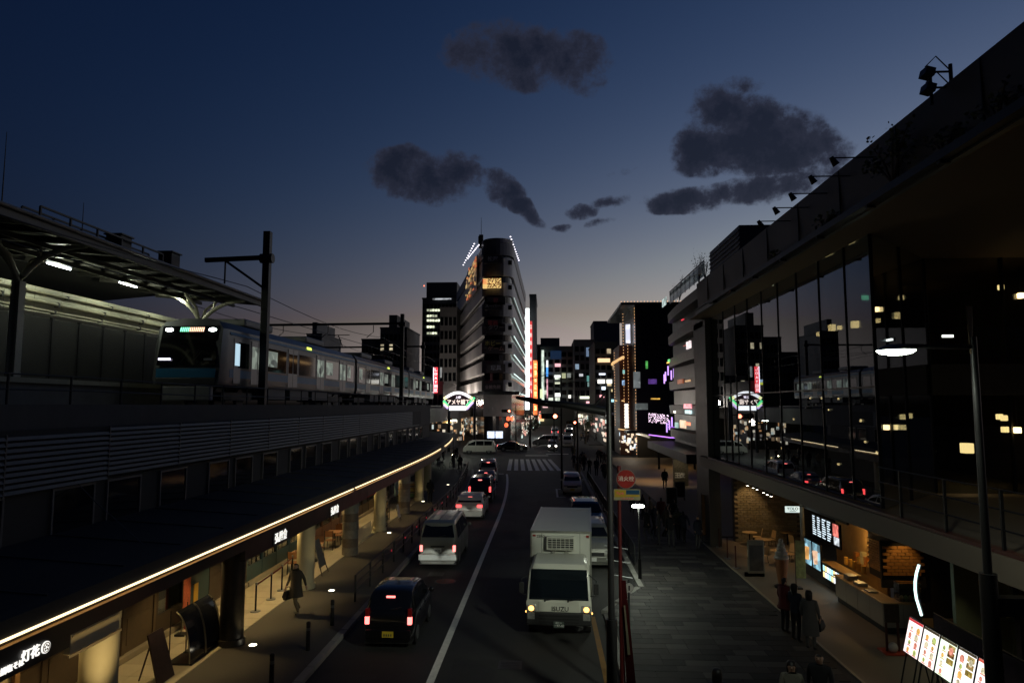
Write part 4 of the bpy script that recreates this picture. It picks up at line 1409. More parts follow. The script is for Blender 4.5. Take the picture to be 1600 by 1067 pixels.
wsm = MB().slab(*wsq, .012).build('windscreen', glass('truck windscreen', (.008, .012, .016), 1.5, .12), tk, world=False)
for sx in (-.42, .28):
    MB().bar((sx, -.02, 1.13), (sx + .38, -.015, 1.2), .018, .018).build('wiper', trim_black, wsm, world=False)
    MB().cyl((sx, -.03, 1.12), (sx, .02, 1.12), .03, n=8).build('wiper_pivot', trim_black, wsm, world=False)
MB().box(-.62, .62, -.028, .0, .8, 1.1).build('front_panel', tw, tk, world=False, bevel=.02)
text('ISUZU', .19, trim_black, 'badge', tk, (.04, -.034, .89), FACE_CAM, .006)
MB().box(-.98, .98, -.06, .05, .42, .8).build('bumper', trim_black, tk, world=False, bevel=.04)
for k in range(3):
    MB().box(-.6, .6, -.068, -.058, .5 + k * .09, .54 + k * .09).build('bumper_slot', M('slot black', (.005, .005, .005), .7), tk, world=False)
pl_ = MB().box(-.16, .16, -.085, -.07, .36, .54).build('number_plate', M('green number plate', (.07, .09, .08), .5), tk, world=False)
text('・97-48', .095, M('plate white', (.75, .75, .7), .5), 'lettering', tk, (0, -.0865, .42), FACE_CAM, .002)
text('品川 100', .05, M('plate white', (.75, .75, .7), .5), 'lettering', tk, (0, -.0865, .505), FACE_CAM, .002)
for s in (-1, 1):
    hs = MB().box(s * .68, s * .96, -.05, .06, .8, 1.0).build('headlight', head_clear, tk, world=False, bevel=.03)
    MB().ball((s * .83, -.05, .9), .085, .03, .08, 12, 8).build('lit_lens', amber_lit, hs, world=False)
    MB().box(s * .72, s * .95, -.068, .04, .58, .78).build('fog_light', M('fog lamp lens', (.35, .35, .33), .12, .4, var=.5, scale=20), tk, world=False, bevel=.02)
    MB().ball((s * 1.0, .1, .76), .02, .04, .03, 8, 6).build('side_marker', amber_lit, tk, world=False)
    ma = MB().tube([(s * .93, .12, 1.25), (s * 1.1, -.02, 1.3), (s * 1.13, -.04, 1.75), (s * .92, .22, 1.85)], .014, 6).build('mirror_arm', trim_black, tk, world=False)
    MB().box(s * 1.05, s * 1.2, -.06, .0, 1.34, 1.66).build('mirror', trim_black, ma, world=False, bevel=.02)
    q = [(s * .988, .2, 1.16), (s * .988, 1.3, 1.16), (s * .945, 1.25, 1.92), (s * .945, .42, 1.9)]
    MB().slab(*(q if s > 0 else q[::-1]), .01).build('side_window', dark_glass, tk, world=False)
    for yw, r in ((.85, .36), (4.6, .36)):
        wh = MB().cyl((s * .72, yw, r), (s * .96, yw, r), r, n=20).build('wheel', rubber, tk, world=False, smooth=40)
        MB().cyl((s * .9, yw, r), (s * .968, yw, r), r * .55, n=14).build('rim', rim_mat, wh, world=False)
# dashboard things seen through the glass
MB().box(-.8, .8, .28, .5, 1.05, 1.16).build('dashboard', trim_black, tk, world=False)
MB().box(-.5, .5, .6, .9, .9, 1.5).build('seat', M('cab seat', (.05, .05, .06), .8), tk, world=False, bevel=.05)
MB().box(-.9, .9, .2, 6.9, .45, .62).build('chassis', trim_black, tk, world=False)
# cargo box
MB().box(-1.0, 1.0, 1.8, 7.1, .72, 2.86).build('cargo_box', box_w, tk, world=False, bevel=.015)
al = M('aluminium edge', (.42, .42, .38), .35, .7)
for s in (-1, 1):
    MB().box(s * .97, s * 1.012, 1.785, 7.11, 2.8, 2.875).build('roof_edge', al, tk, world=False)
    MB().box(s * .96, s * 1.008, 1.778, 1.81, .72, 2.8).build('corner_post', al, tk, world=False)
    MB().box(s * .62, s * .635, 1.79, 1.799, 1.0, 2.79).build('seam', M('panel seam', (.2, .2, .17), .6), tk, world=False)
    MB().box(s * .93, s * .83, 1.77, 1.79, 2.68, 2.74).build('marker_lamp', M('dull red lens', (.3, .03, .02), .3), tk, world=False)
MB().box(-.96, .96, 1.776, 1.8, 2.8, 2.872).build('roof_edge', al, tk, world=False)
MB().box(.15, .98, 6.4, 6.43, 2.861, 2.872).build('roof_seam', al, tk, world=False)
text('ZERO', .11, trim_black, 'lettering', tk, (-.66, 1.788, 2.68), FACE_CAM, .004)
text('RS', .09, trim_black, 'lettering', tk, (.88, 1.788, 2.68), FACE_CAM, .004)
fu = MB().box(-.46, .46, 1.52, 1.79, 2.3, 2.72).build('cooling_unit', tw, tk, world=False, bevel=.03)
MB().box(-.42, .42, 1.512, 1.522, 2.34, 2.68).build('dark_core', M('radiator dark', (.03, .03, .028), .7), fu, world=False)
for k in range(7):
    MB().box(-.42 + k * .14, -.405 + k * .14, 1.5, 1.515, 2.34, 2.68).build('grille_bar', tw, fu, world=False)
for k in range(5):
    MB().box(-.42, .42, 1.503, 1.513, 2.365 + k * .07, 2.378 + k * .07).build('grille_bar', tw, fu, world=False)
for s in (-.24, .2):
    MB().box(s - .05, s + .05, 1.68, 1.79, 1.9, 2.3).build('pipe_cover', M('grey cover', (.3, .3, .26), .5), fu, world=False)

# ------------------------------------------------------------------ the commuter train
tr = thing('commuter_train', 'silver commuter train with a blue band leaving the station on the viaduct', 'train', (-14.7, 27.2, 6.88))
steel = M('brushed stainless steel', (.14, .145, .15), .34, .6, var=.12, scale=.8)
band = M('sky blue band', (.02, .16, .3), .4, 0, var=.1)
car_in = E('train interior light', (.85, 1, .82), .14, .9, 3.0)


def train_body(y0, y1, x_off, rz, front):
    """one coach; frame origin at the front middle of the coach on the rail"""
    e = MB()
    prof = [(-1.45, .95), (-1.475, 1.2), (-1.475, 2.6), (-1.43, 3.3), (-1.2, 3.62), (-.6, 3.78), (.6, 3.78), (1.2, 3.62), (1.43, 3.3), (1.475, 2.6), (1.475, 1.2), (1.45, .95)]
    L = y1 - y0
    return prof, L


yaws = [0, R(.9), R(2.4)]
px_, py_ = 0.0, 0.0
for n_car in range(3):
    Lc = 19.6
    ux, uy = -math.sin(yaws[n_car]), math.cos(yaws[n_car])
    rxx, rxy = math.cos(yaws[n_car]), math.sin(yaws[n_car])

    def TP(a, s, z, ox=px_, oy=py_, ux=ux, uy=uy, rxx=rxx, rxy=rxy):
        return (ox + rxx * a + ux * s, oy + rxy * a + uy * s, z)
    prof = [(-1.42, .95), (-1.475, 1.2), (-1.475, 2.6), (-1.44, 3.3), (-1.2, 3.6), (-.6, 3.76), (.6, 3.76), (1.2, 3.6), (1.44, 3.3), (1.475, 2.6), (1.475, 1.2), (1.42, .95)]
    st0 = [(0.0, .94), (.25, .985), (.7, 1.0)] if n_car == 0 else [(0.0, 1.0)]
    rings = [[TP(a * k, s + (.0 if n_car else .45 * max(0, (z - 2.0) / 1.8) * (1 if s < .3 else 0)), z if s > .6 else min(z, 3.6)) for a, z in prof] for s, k in st0 + [(Lc, 1.0)]]
    cb = MB().loft(rings).build('coach', steel, tr, world=False, smooth=25)

    def side(nm, s0, s1, z0, z1, mat, parent, out=.006, sd=1, thick=.02):
        xx = 1.478 + out
        q = [TP(sd * xx, s0, z0), TP(sd * xx, s1, z0), TP(sd * (xx - (.03 if z1 > 3.05 else 0)), s1, z1), TP(sd * (xx - (.03 if z1 > 3.05 else 0)), s0, z1)]
        if sd < 0:
            q = q[::-1]
        return MB().slab(*q, thick).build(nm, mat, parent, world=False)
    side('blue_band', .75 if n_car == 0 else .1, Lc - .1, 1.28, 1.62, band, cb, .004)
    side('blue_band', .75 if n_car == 0 else .1, Lc - .1, 3.08, 3.2, band, cb, .004)
    doors = [3.2, 7.7, 12.2, 16.7] if n_car else [3.5, 7.9, 12.3, 16.7]
    frame_m = M('door frame steel', (.25, .26, .27), .35, .7)
    for k, s in enumerate(doors):
        d = side('door', s - .66, s + .66, 1.05, 3.0, frame_m, cb, .008)
        for e_ in (-.6, .06):
            side('door_window', s + e_, s + e_ + .54, 1.75, 2.75, car_in if (k + n_car) % 3 != 1 else dark_glass, d, .013)
        side('door_seam', s - .012, s + .012, 1.05, 3.0, trim_black, d, .012)
    spans = [(doors[k] + .95, doors[k + 1] - .95) for k in range(3)] + [(1.5 if n_car == 0 else .5, doors[0] - .95), (doors[3] + .95, Lc - .4)]
    for k, (a, b) in enumerate(spans):
        if b - a > .5:
            w = side('coach_window', a, b, 1.72, 2.82, dark_glass, cb, .01)
            if (k + n_car) % 2 == 0:
                side('lit_pane', a + .1, b - .15 - (b - a) * .4, 1.95, 2.7, car_in, w, .014)
    if n_car == 0:
        side('cab_door', 1.1, 1.75, 1.05, 2.95, frame_m, cb, .008)
        side('cab_door_window', 1.2, 1.65, 1.8, 2.75, E('cab light', (.6, .85, 1), .8), cb, .014)
    side('side_display', 10.0, 10.7, 3.2, 3.34, E('side display', (.75, .9, .12), 1.6), cb, .012)
    # roof gear and under-floor gear
    for s in (5, 13):
        q = [TP(-.9, s - 1.6, 3.74), TP(.9, s - 1.6, 3.74), TP(.9, s + 1.6, 3.74), TP(-.9, s + 1.6, 3.74)]
        b2 = MB()
        b2.add([Vector(v) for v in q] + [Vector(v) + Vector((0, 0, .35)) for v in q], [(0, 3, 2, 1), (4, 5, 6, 7), (0, 1, 5, 4), (1, 2, 6, 5), (2, 3, 7, 6), (3, 0, 4, 7)])
        b2.build('roof_unit', M('roof unit grey', (.2, .2, .19), .5), tr, world=False, bevel=.08)
    for s in (2.6, 16.8):
        for e_ in (-1.05, 1.05):
            for sd in (-1, 1):
                MB().cyl(TP(sd * .5, s + e_, .43), TP(sd * .64, s + e_, .43), .43, n=18).build('wheel', dark_steel, tr, world=False)
        MB().bar(TP(0, s - 1.5, .5), TP(0, s + 1.5, .5), 2.0, .35).build('bogie', trim_black, tr, world=False)
    for s in (6.2, 9.6, 13):
        MB().bar(TP(0, s - 1.4, .65), TP(0, s + 1.4, .65), 2.5, .5).build('equipment_box', M('under-floor grey', (.12, .12, .12), .6), tr, world=False)
    if n_car == 1:
        for s in (.8,):
            MB().tube([TP(0, s - .6, 3.8), TP(0, s + .5, 4.4), TP(0, s - .5, 5.05)], .04, 6).build('pantograph', dark_steel, tr, world=False)
            MB().bar(TP(-.8, s - .5, 5.08), TP(.8, s - .5, 5.08), .06, .05).build('pantograph_head', dark_steel, tr, world=False)
    px_, py_ = px_ + ux * (Lc + .5), py_ + uy * (Lc + .5)
# the cab front
fg = MB().slab((-1.24, -.02, 1.75), (1.24, -.02, 1.75), (1.2, .33, 3.4), (-1.2, .33, 3.4), .03).build('front_mask', M('front black glass', (.006, .007, .008), .07, 0, var=.1, spec=.7), tr, world=False)
MB().slab((-1.24, -.03, 1.25), (1.24, -.03, 1.25), (1.24, -.025, 1.62), (-1.24, -.025, 1.62), .03).build('front_band', band, tr, world=False)
MB().box(-1.26, 1.26, -.02, .1, .95, 1.24).build('front_apron', M('apron white', (.06, .06, .06), .4), tr, world=False, bevel=.03)
MB().box(-1.05, 1.05, .02, .3, .3, .9).build('snow_plough', M('plough grey', (.2, .2, .2), .5), tr, world=False, bevel=.05)
dp = MB().slab((-.5, .28, 3.14), (.6, .28, 3.14), (.6, .325, 3.36), (-.5, .325, 3.36), .02).build('destination_display', trim_black, tr, world=False)
dn = Vector((0, -.98, .2)) * .012
for k in range(13):
    x = -.46 + k * .08
    q = [Vector(v) + dn for v in ((x, .283, 3.16), (x + .045, .283, 3.16), (x + .06, .322, 3.34), (x + .015, .322, 3.34))]
    MB().slab(*q, .006).build('display_bar', E('display green', (.25, 1, .55), 2.2) if k < 5 else E('display orange', (1, .6, .4), 2.2), dp, world=False)
for s in (-1, 1):
    MB().ball((s * .92, .28, 3.24), .17, .04, .075, 12, 8).build('headlight', E('train headlamp', (.95, 1, .92), 22), tr, world=False)
    MB().box(s * .75, s * 1.1, -.045, -.02, 1.95, 2.03).build('marker_strip', M('marker lens', (.3, .3, .3), .2), tr, world=False)
    MB().slab(*[Vector((s * .25 + a * .4, -.02 + .21 * b - .02, 1.8 + b)) for a, b in ((-.02, .05), (.0, .05), (.9, .55), (.88, .55))], .01).build('wiper', trim_black, tr, world=False)
MB().box(-1.15, -.65, -.048, -.02, 1.96, 2.04).build('light_strip', E('lavender strip', (.8, .75, 1), 3), tr, world=False)
# ------------------------------------------------------------------ the glass-fronted building on the right
brown_clad = M('brown fascia cladding', (.075, .06, .05), .55, .1, var=.15, scale=.6)
soffit_br = M('brown soffit', (.2, .135, .08), .7, 0, var=.1, scale=.8)
dark_clad = M('dark cladding', (.035, .033, .032), .5, .2, var=.2)
gb = thing('glass_building', 'large dark building with a mirror-like glass front and deep sloping roof edge on the right', 'building', (12, 24, 0))
MB().prism([(7.4, 11.42), (7.34, 12.85), (7.7, 12.85), (30, 12.2), (30, 11.42)], 'y', 2, 33.2).build('roof', brown_clad, gb)
MB().box(7.42, 30, 2, 35.4, 11.38, 11.415).build('soffit', soffit_br, gb)
MB().box(7.28, 7.4, 2, 33.3, 11.36, 11.52).build('roof_lip', M('lip steel', (.1, .1, .1), .4, .6), gb)
MB().box(7.3, 7.36, 2, 33.3, 11.62, 11.65).build('roof_lip', M('lip steel', (.1, .1, .1), .4, .6), gb)
for k in range(11):
    MB().box(7.33, 7.372, 3 + k * 2.8, 3.02 + k * 2.8, 11.7, 12.83).build('cladding_joint', black_steel, gb)
# floor slab edge that runs along the whole front
slab_m = M('slab edge render', (.2, .165, .125), .65, 0, var=.12, scale=1)
MB().prism([(7.95, 3.92), (7.95, 4.38), (8.3, 4.38), (26, 4.38), (26, 3.7), (8.5, 3.7)], 'y', 2, 36.2).build('floor_slab', slab_m, gb)
MB().box(8.0, 8.2, 2, 36.1, 4.385, 4.45).build('sill_strip', M('sill dark red', (.09, .03, .025), .5), gb)
# the big front panes
mirror_glass = glass('mirror glass', (.004, .005, .006), 1.9, .55)
ymull = [17.63, 19.15, 20.95, 22.8, 24.65, 26.5, 28.35, 30.2, 32.2, 34.5]
for a, b in zip(ymull, ymull[1:]):
    MB().box(8.3, 8.33, a + .015, b - .015, 4.46, 11.37).build('pane', mirror_glass, gb)
for y in ymull:
    MB().box(8.27, 8.36, y - .014, y + .014, 4.46, 11.37).build('mullion', black_steel, gb)
MB().box(8.28, 8.35, 17.6, 34.5, 7.45, 7.49).build('transom', black_steel, gb)
# recessed return, facing the camera
ret = [(8.33, 17.63), (9.8, 19.15), (11.3, 20.7)]
for (xa, ya), (xb, yb) in zip(ret, ret[1:]):
    MB().slab((xa, ya, 4.46), (xb, yb, 4.46), (xb, yb, 11.37), (xa, ya, 11.37), .03).build('pane', mirror_glass, gb)
    MB().box(xb - .03, xb + .03, yb - .03, yb + .03, 4.46, 11.37).build('mullion', black_steel, gb)
for k in range(4):
    MB().box(11.36 + k * 2.2, 13.5 + k * 2.2, 20.7, 20.73, 4.46, 11.37).build('pane', glass('back glass', (.006, .005, .005), 1.35, .6), gb)
    MB().box(13.5 + k * 2.2, 13.56 + k * 2.2, 20.66, 20.78, 4.46, 11.37).build('mullion', black_steel, gb)
MB().box(11.3, 26, 20.6, 20.8, 7.3, 8.2).build('spandrel', M('tan spandrel', (.16, .13, .09), .6), gb)
# inside of the upper storeys
room = M('dark interior wall', (.05, .042, .035), .8)
MB().box(16, 16.1, 21, 36, 4.4, 11.37).build('inner_wall', room, gb)
MB().box(8.6, 16, 20.85, 35.6, 7.5, 7.62).build('mezzanine', room, gb)
MB().box(8.3, 30, 34.55, 34.9, 3.7, 11.38).build('end_wall', dark_clad, gb)
MB().box(8.0, 8.55, 34.55, 37.2, .1, 11.3).build('corner_pier', M('pier cladding', (.06, .056, .05), .5, .1), gb)
MB().box(8.0, 30, 35, 37.2, 11.0, 11.36).build('end_roof', dark_clad, gb)
# roof-top plant room
pr_ = thing('roof_plant_room', 'dark ribbed box-shaped plant room on the far end of the big roof', 'plant room', (10.5, 36, 11.4))
MB().box(9.3, 14, 32.6, 38.5, 12.0, 15.6).build('housing', M('ribbed dark panel', (.045, .045, .05), .5, .2), pr_)
for k in range(15):
    MB().box(9.25, 9.3, 32.62, 38.48, 12.1 + k * .23, 12.18 + k * .23).build('rib', M('ribbed dark panel', (.045, .045, .05), .5, .2), pr_)
# pendant lamps seen through the glass
lan = E('paper lantern', (1, .68, .28), 5)
LN = [(1300, 512, 11), (1312, 512, 12), (1336, 507, 11), (1279, 522, 11), (1281, 519, 14), (1216, 525, 12), (1205, 530, 13), (1404, 493, 13.5), (1372, 501, 12.5), (1511, 700, 14), (1562, 651, 13.6), (1569, 653, 13.6), (1570, 671, 13.6), (1578, 671, 13.6), (1590, 672, 13.6), (1564, 449, 14), (1595, 462, 14)]
for i, (px, py, x) in enumerate(LN):
    q = atx(px, py, x)
    sz = .11 if i in (0, 2, 7) else .075
    if i == 9:
        sz = .15
    if i in (15, 16):
        sz = .07
    t = thing('pendant_lantern', 'small warm lantern glowing inside the glass building, %s from the left' % (ORD[i] if i < 16 else 'last'), 'lantern', (q.x, q.y, q.z), group='lanterns inside the glass building')
    MB().box(q.x - sz, q.x + sz, q.y - sz, q.y + sz, q.z - sz * 1.1, q.z + sz * 1.1).build('shade', lan, t, bevel=.02)
    MB().cyl((q.x, q.y, q.z + sz * 1.1), (q.x, q.y, q.z + sz + .8), .01, n=6).build('cord', black_steel, t)
BULBS = [(1160, 690, 11), (1180, 650, 12), (1205, 715, 11), (1210, 636, 13), (1222, 700, 10), (1240, 655, 12), (1266, 622, 12), (1284, 622, 11), (1295, 640, 13), (1310, 623, 12), (1310, 725, 10.5), (1330, 642, 12), (1345, 657, 11), (1352, 690, 12), (1370, 707, 10.5), (1420, 705, 12)]
bulb_m = E('bare warm bulb', (1, .68, .3), 7)
for i, (px, py, x) in enumerate(BULBS):
    q = atx(px, py, x)
    t = thing('ceiling_bulb', 'tiny warm bulb behind the lower panes of the glass building, %s from the left' % ORD[i], 'bulb', (q.x, q.y, q.z), group='bulbs behind the lower panes')
    MB().ball((q.x, q.y, q.z), .045, .045, .05, 8, 6).build('bulb', bulb_m, t)
    MB().cyl((q.x, q.y, q.z + .05), (q.x, q.y, max(q.z + .3, 7.4)), .008, n=5).build('cord', black_steel, t)
q = atx(1352, 465, 9.2)
ex = thing('exit_sign', 'small green lit exit sign inside the top of the glass front', 'exit sign', (q.x, q.y, q.z))
MB().box(q.x - .09, q.x + .09, q.y - .02, q.y + .02, q.z - .06, q.z + .06).build('lightbox', E('exit green', (.25, 1, .55), 1.6), ex)
MB().box(q.x - .1, q.x + .1, q.y + .021, q.y + .05, q.z - .12, q.z + .12).build('frame', white_paint, ex)
q = aty(1482, 525, 19.5)
wl_ = thing('wall_lamp', 'tiny white wall lamp on the recessed front of the glass building', 'wall lamp', (q.x, q.y, q.z))
MB().box(q.x - .14, q.x + .14, q.y, q.y + .06, q.z - .03, q.z + .03).build('lens', E('white wall lamp', (.95, 1, .9), 3), wl_)
MB().box(q.x - .16, q.x + .16, q.y + .061, q.y + .12, q.z - .05, q.z + .06).build('housing', black_steel, wl_)
# roof lamps on arms and floodlights
for i, (px, py) in enumerate(((1295, 247), (1262, 276), (1231, 303), (1206, 325), (1182, 346))):
    q = atx(px, py, 6.35)
    t = thing('roof_arm_lamp', '%s spot lamp on a thin arm sticking out from the roof edge, from the right' % ORD[i], 'arm lamp', (7.4, q.y, q.z), group='arm lamps on the roof edge')
    MB().tube([(7.45, q.y, 12.8), (7.45, q.y, q.z), (q.x + .1, q.y, q.z)], .016, 6).build('arm', black_steel, t)
    MB().cyl((q.x + .05, q.y, q.z + .02), (q.x + .17, q.y + .02, q.z - .16), .05, .085, n=10).build('head', black_steel, t)
    MB().box(7.4, 7.5, q.y - .06, q.y + .06, 12.83, 12.88).build('bracket', black_steel, t)
fl = thing('floodlight_pair', 'pair of dark floodlights on a short mast above the roof edge', 'floodlight', (7.45, 13.2, 12.8))
q = atx(1487, 135, 7.45)
MB().cyl((7.45, q.y, 12.7), (7.45, q.y, q.z + .42), .035, n=8).build('mast', black_steel, fl)
for k, dz in ((0, .28), (1, -.02)):
    MB().bar((7.45, q.y, q.z + dz), (6.98, q.y, q.z + dz), .03, .03).build('arm', black_steel, fl)
    MB().slab((6.93, q.y - .12, q.z + dz - .07), (6.93, q.y + .12, q.z + dz - .07), (6.97, q.y + .12, q.z + dz + .07), (6.97, q.y - .12, q.z + dz + .07), -.17).build('lamp_head', black_steel, fl)
    MB().tube([(7.0, q.y, q.z + dz + .1), (7.2, q.y, q.z + dz + .3), (7.42, q.y, q.z + dz + .05)], .012, 6).build('cable', black_steel, fl)
MB().cyl((7.08, q.y, q.z - .34), (7.08, q.y, q.z + .3), .03, n=6).build('strut', black_steel, fl)

# shrub growing on the ledge
leaf = M('dark leaf', (.05, .07, .03), .6)
leaf2 = M('bright leaf', (.08, .1, .04), .6)


def shrub(name, label, base, rx_, ry_, h, n, group=None, seed=0):
    rnd = random.Random(seed)
    t = thing(name, label, 'plant', base, 0, group)
    st = MB()
    twigs = []
    for k in range(9):
        a = rnd.uniform(0, 2 * PI)
        tip = Vector((base[0] + rx_ * rnd.uniform(.3, 1) * math.cos(a), base[1] + ry_ * rnd.uniform(.3, 1) * math.sin(a), base[2] + h * rnd.uniform(.5, 1)))
        mid = Vector(base).lerp(tip, .5) + Vector((0, 0, h * .15))
        st.tube([base, mid, tip], [.02, .013, .005], 5)
        twigs.append((mid, tip))
    st.build('stem', M('bark', (.06, .045, .03), .8), t)
    lf = MB()
    for k in range(n):
        m_, tp = rnd.choice(twigs)
        p = m_.lerp(tp, rnd.uniform(-.2, 1.1)) + Vector((rnd.gauss(0, .12) * rx_, rnd.gauss(0, .12) * ry_, rnd.gauss(0, .12) * h))
        d = Vector((rnd.uniform(-1, 1), rnd.uniform(-1, 1), rnd.uniform(-.6, .8))).normalized() * rnd.uniform(.05, .1)
        s = d.cross(Vector((rnd.uniform(-1, 1), rnd.uniform(-1, 1), 1))).normalized() * d.length * .4
        lf.add([p, p + d * .5 + s, p + d, p + d * .5 - s], [(0, 1, 2, 3)], rnd.randint(0, 1))
    lf.build('foliage', [leaf, leaf2], t)
    return t


for i, (px, py, s, h) in enumerate(((1395, 285, 1.0, 1.05), (1475, 225, .6, .5), (1560, 190, .7, .45), (1290, 345, .7, .4), (1212, 392, .8, .35))):
    q = atx(px, py, 7.2)
    lab = ['wild shrub hanging on the brown roof edge', 'small tuft of leaves on the roof edge right of the wild shrub', 'tuft of leaves on the roof edge at the right frame side', 'low tuft on the roof edge left of the wild shrub', 'lowest tuft on the roof edge above the glass'][i]
    shrub('ledge_shrub', lab, (q.x, q.y, 11.5 if i else 11.55), s * .35, s * 1.1, h, 420 if i == 0 else 160, 'shrubs on the roof edge', i + 3)
pl_box = thing('ledge_planter', 'long dark planter trough along the brown roof edge', 'planter', (7.2, 17, 11.42))
MB().box(7.08, 7.27, 9, 30, 11.4, 11.56).build('trough', black_steel, pl_box)
for k in range(8):
    MB().box(7.1, 7.3, 9.5 + k * 2.8, 9.6 + k * 2.8, 11.34, 11.4).build('bracket', black_steel, pl_box)

# terrace railing on the slab
tr_ = thing('terrace_railing', 'dark steel railing on the floor slab in front of the glass', 'railing', (8.1, 12, 4.45))
for k in range(8):
    MB().box(8.06, 8.11, 4 + k * 1.75, 4.05 + k * 1.75, 4.45, 5.5).build('post', black_steel, tr_)
for z in (4.8, 5.15, 5.5):
    MB().tube([(8.085, 3, z), (8.085, 17.3, z)], .016, 6).build('rail', black_steel, tr_)

# ------------------------------------------------------------------ food stalls under the slab
floor_r = structure(strip(lambda y: 7.87, lambda y: 16, span(2, 37, 2), .124).build('stall_floor', M('stall floor screed', (.2, .155, .11), .6, 0, var=.15, scale=1.5)))
structure(MB().box(7.82, 7.9, 2, 37, .1, .15).build('floor_edge', M('edge strip', (.3, .25, .18), .5)))
bw = thing('brick_wall', 'tan brick wall lit by a spot at the back of the food stalls', 'wall', (11.3, 36, .12))
MB().box(9.55, 16, 35.95, 36.3, .12, 3.72).build('core', M('mortar', (.12, .1, .08), .85), bw)
bk_m = [M('tan brick %d' % i, c, .75, 0, var=.2, scale=6) for i, c in enumerate(((.3, .235, .14), (.26, .2, .12), (.33, .26, .17)))]
bk_me = MB().box(-.145, .145, -.03, .03, -.052, .052).mesh('brick', bk_m[0])
nb = 0
for r_ in range(30):
    for k in range(10):
        x = 9.72 + k * .31 + (.155 if r_ % 2 else 0)
        if nb < 300:
            piece('brick', bk_me, bw, (x - 11.3, -.065, .08 + r_ * .119), mat=random.choice(bk_m))
            nb += 1
lamp('SPOT', 'wall_spot', (10.2, 34.9, 3.6), 60, (1, .68, .32), .05, rot=(R(24), 0, 0), spot=64, blend=.6)
sl_glow = E('ceiling spot lens', (1, .93, .78), 14)
for i, (px, py) in enumerate(((1205, 775), (1199, 772.5), (1193, 769.5), (1183, 764.5), (1177, 762), (1168, 758.5))):
    _q = atz(px, py, 3.6)
    x, y = _q.x, _q.y
    t = thing('ceiling_spot', '%s small ceiling spot in the row under the slab, from the camera' % ORD[i], 'ceiling spot', (x, y, 3.66), group='ceiling spots under the slab')
    MB().cyl((x, y, 3.6), (x, y, 3.68), .05, n=10).build('can', black_steel, t)
    MB().cyl((x, y, 3.59), (x, y, 3.602), .042, n=10).build('lens', sl_glow, t)
for (x, y, e, c) in ((10.3, 31.2, 80, (1, .64, .3)), (10.4, 33.9, 80, (1, .64, .3)), (9.4, 25.0, 12, (1, .6, .3)), (9.5, 22.6, 22, (1, .6, .28)), (10.8, 18.8, 45, (.95, .9, .55)), (11.9, 15.8, 60, (1, .75, .42))):
    lamp('SPOT', 'stall_spot', (x, y, 3.55), e, c, .05, spot=72, blend=.7)
# round tables and chairs
birch = M('birch plywood', (.5, .33, .16), .45, 0, var=.15, scale=5)
rt = [None]
for i, (px, py) in enumerate(((1171, 827), (1192, 838), (1217, 855), (1230, 827))):
    q = atz(px, py, .87)
    if rt[0] is None:
        t = thing('round_table', '', 'table', (0, 0, .12), group='round tables under the slab')
        MB().cyl((0, 0, .72), (0, 0, .75), .36, n=28).build('table_top', birch, t)
        MB().cyl((0, 0, .03), (0, 0, .72), .03, n=10).build('stem', black_steel, t)
        for a in (0, PI / 2):
            MB().bar((-.26 * math.cos(a), -.26 * math.sin(a), .02), (.26 * math.cos(a), .26 * math.sin(a), .02), .05, .03).build('foot', chrome, t)
        rt[0] = t
    else:
        t = copy_tree(rt[0])
    t.location = (q.x, q.y, .12)
    t['label'] = ['leftmost round birch table under the slab by the brick wall', 'second round birch table from the left under the slab', 'nearest round birch table behind the ice cream model', 'round birch table in the back right corner of the stalls'][i]
pc = [None]
for i, (px, py, rz) in enumerate(((1183, 834, 1.3), (1203, 838, 1.8), (1190, 862, .4), (1235, 860, 2.2), (1243, 845, -1.2))):
    q = atz(px, py, .58)
    if pc[0] is None:
        t = thing('plywood_chair', '', 'chair', (0, 0, .12), group='plywood chairs under the slab')
        MB().box(-.2, .2, -.2, .2, .43, .455).build('seat', birch, t, bevel=.008)
        MB().slab((-.19, -.2, .5), (.19, -.2, .5), (.17, -.28, .86), (-.17, -.28, .86), .018).build('backrest', birch, t)
        for sx in (-1, 1):
            for sy in (-1, 1):
                MB().tube([(sx * .17, sy * .16, .43), (sx * .2, sy * .2, 0)], .013, 6).build('leg', black_steel, t)
        pc[0] = t
    else:
        t = copy_tree(pc[0])
    t.location = (q.x, q.y, .12)
    t.rotation_euler = (0, 0, rz)
    t['label'] = ['birch plywood chair between the two left round tables', 'birch plywood chair right of the second round table', 'birch plywood chair left of the nearest round table', 'birch plywood chair right of the nearest round table', 'birch plywood chair at the back right round table'][i]
# stall with menu screens (plane x = 10.6)
st_ = thing('drink_stall', 'drink stall with a serving hatch and dark timber front under the slab', 'stall', (10.8, 27.4, .12))
MB().box(10.66, 11.0, 25.4, 29.6, .12, .98).build('front', M('stall front', (.06, .055, .05), .55), st_)
MB().box(10.66, 10.75, 29.62, 29.9, .12, 3.7).build('pier', M('pale pier', (.3, .29, .25), .6), st_)
MB().box(10.6, 11.1, 25.35, 27.6, .985, 1.02).build('counter', birch, st_)
MB().box(12.0, 12.1, 25.4, 29.6, .12, 3.6).build('back_wall', M('stall back', (.4, .25, .1), .6, var=.3, scale=3), st_)
MB().box(10.7, 10.78, 25.4, 29.6, 2.75, 3.7).build('lintel', M('stall front', (.06, .055, .05), .55), st_)
for k in range(8):
    MB().box(11.85, 12.0, 25.5 + k * .28, 25.7 + k * .28, 1.05, 1.25 + .12 * (k % 3)).build('bottle_crate', M('amber goods %d' % (k % 3), ((.6, .35, .08), (.5, .2, .05), (.55, .5, .3))[k % 3], .4), st_)
for k in range(5):
    MB().cyl((11.3, 25.6 + k * .36, 1.02), (11.3, 25.6 + k * .36, 1.3), .09, .07, n=10).build('jar', M('amber jar', (.6, .33, .06), .2), st_)
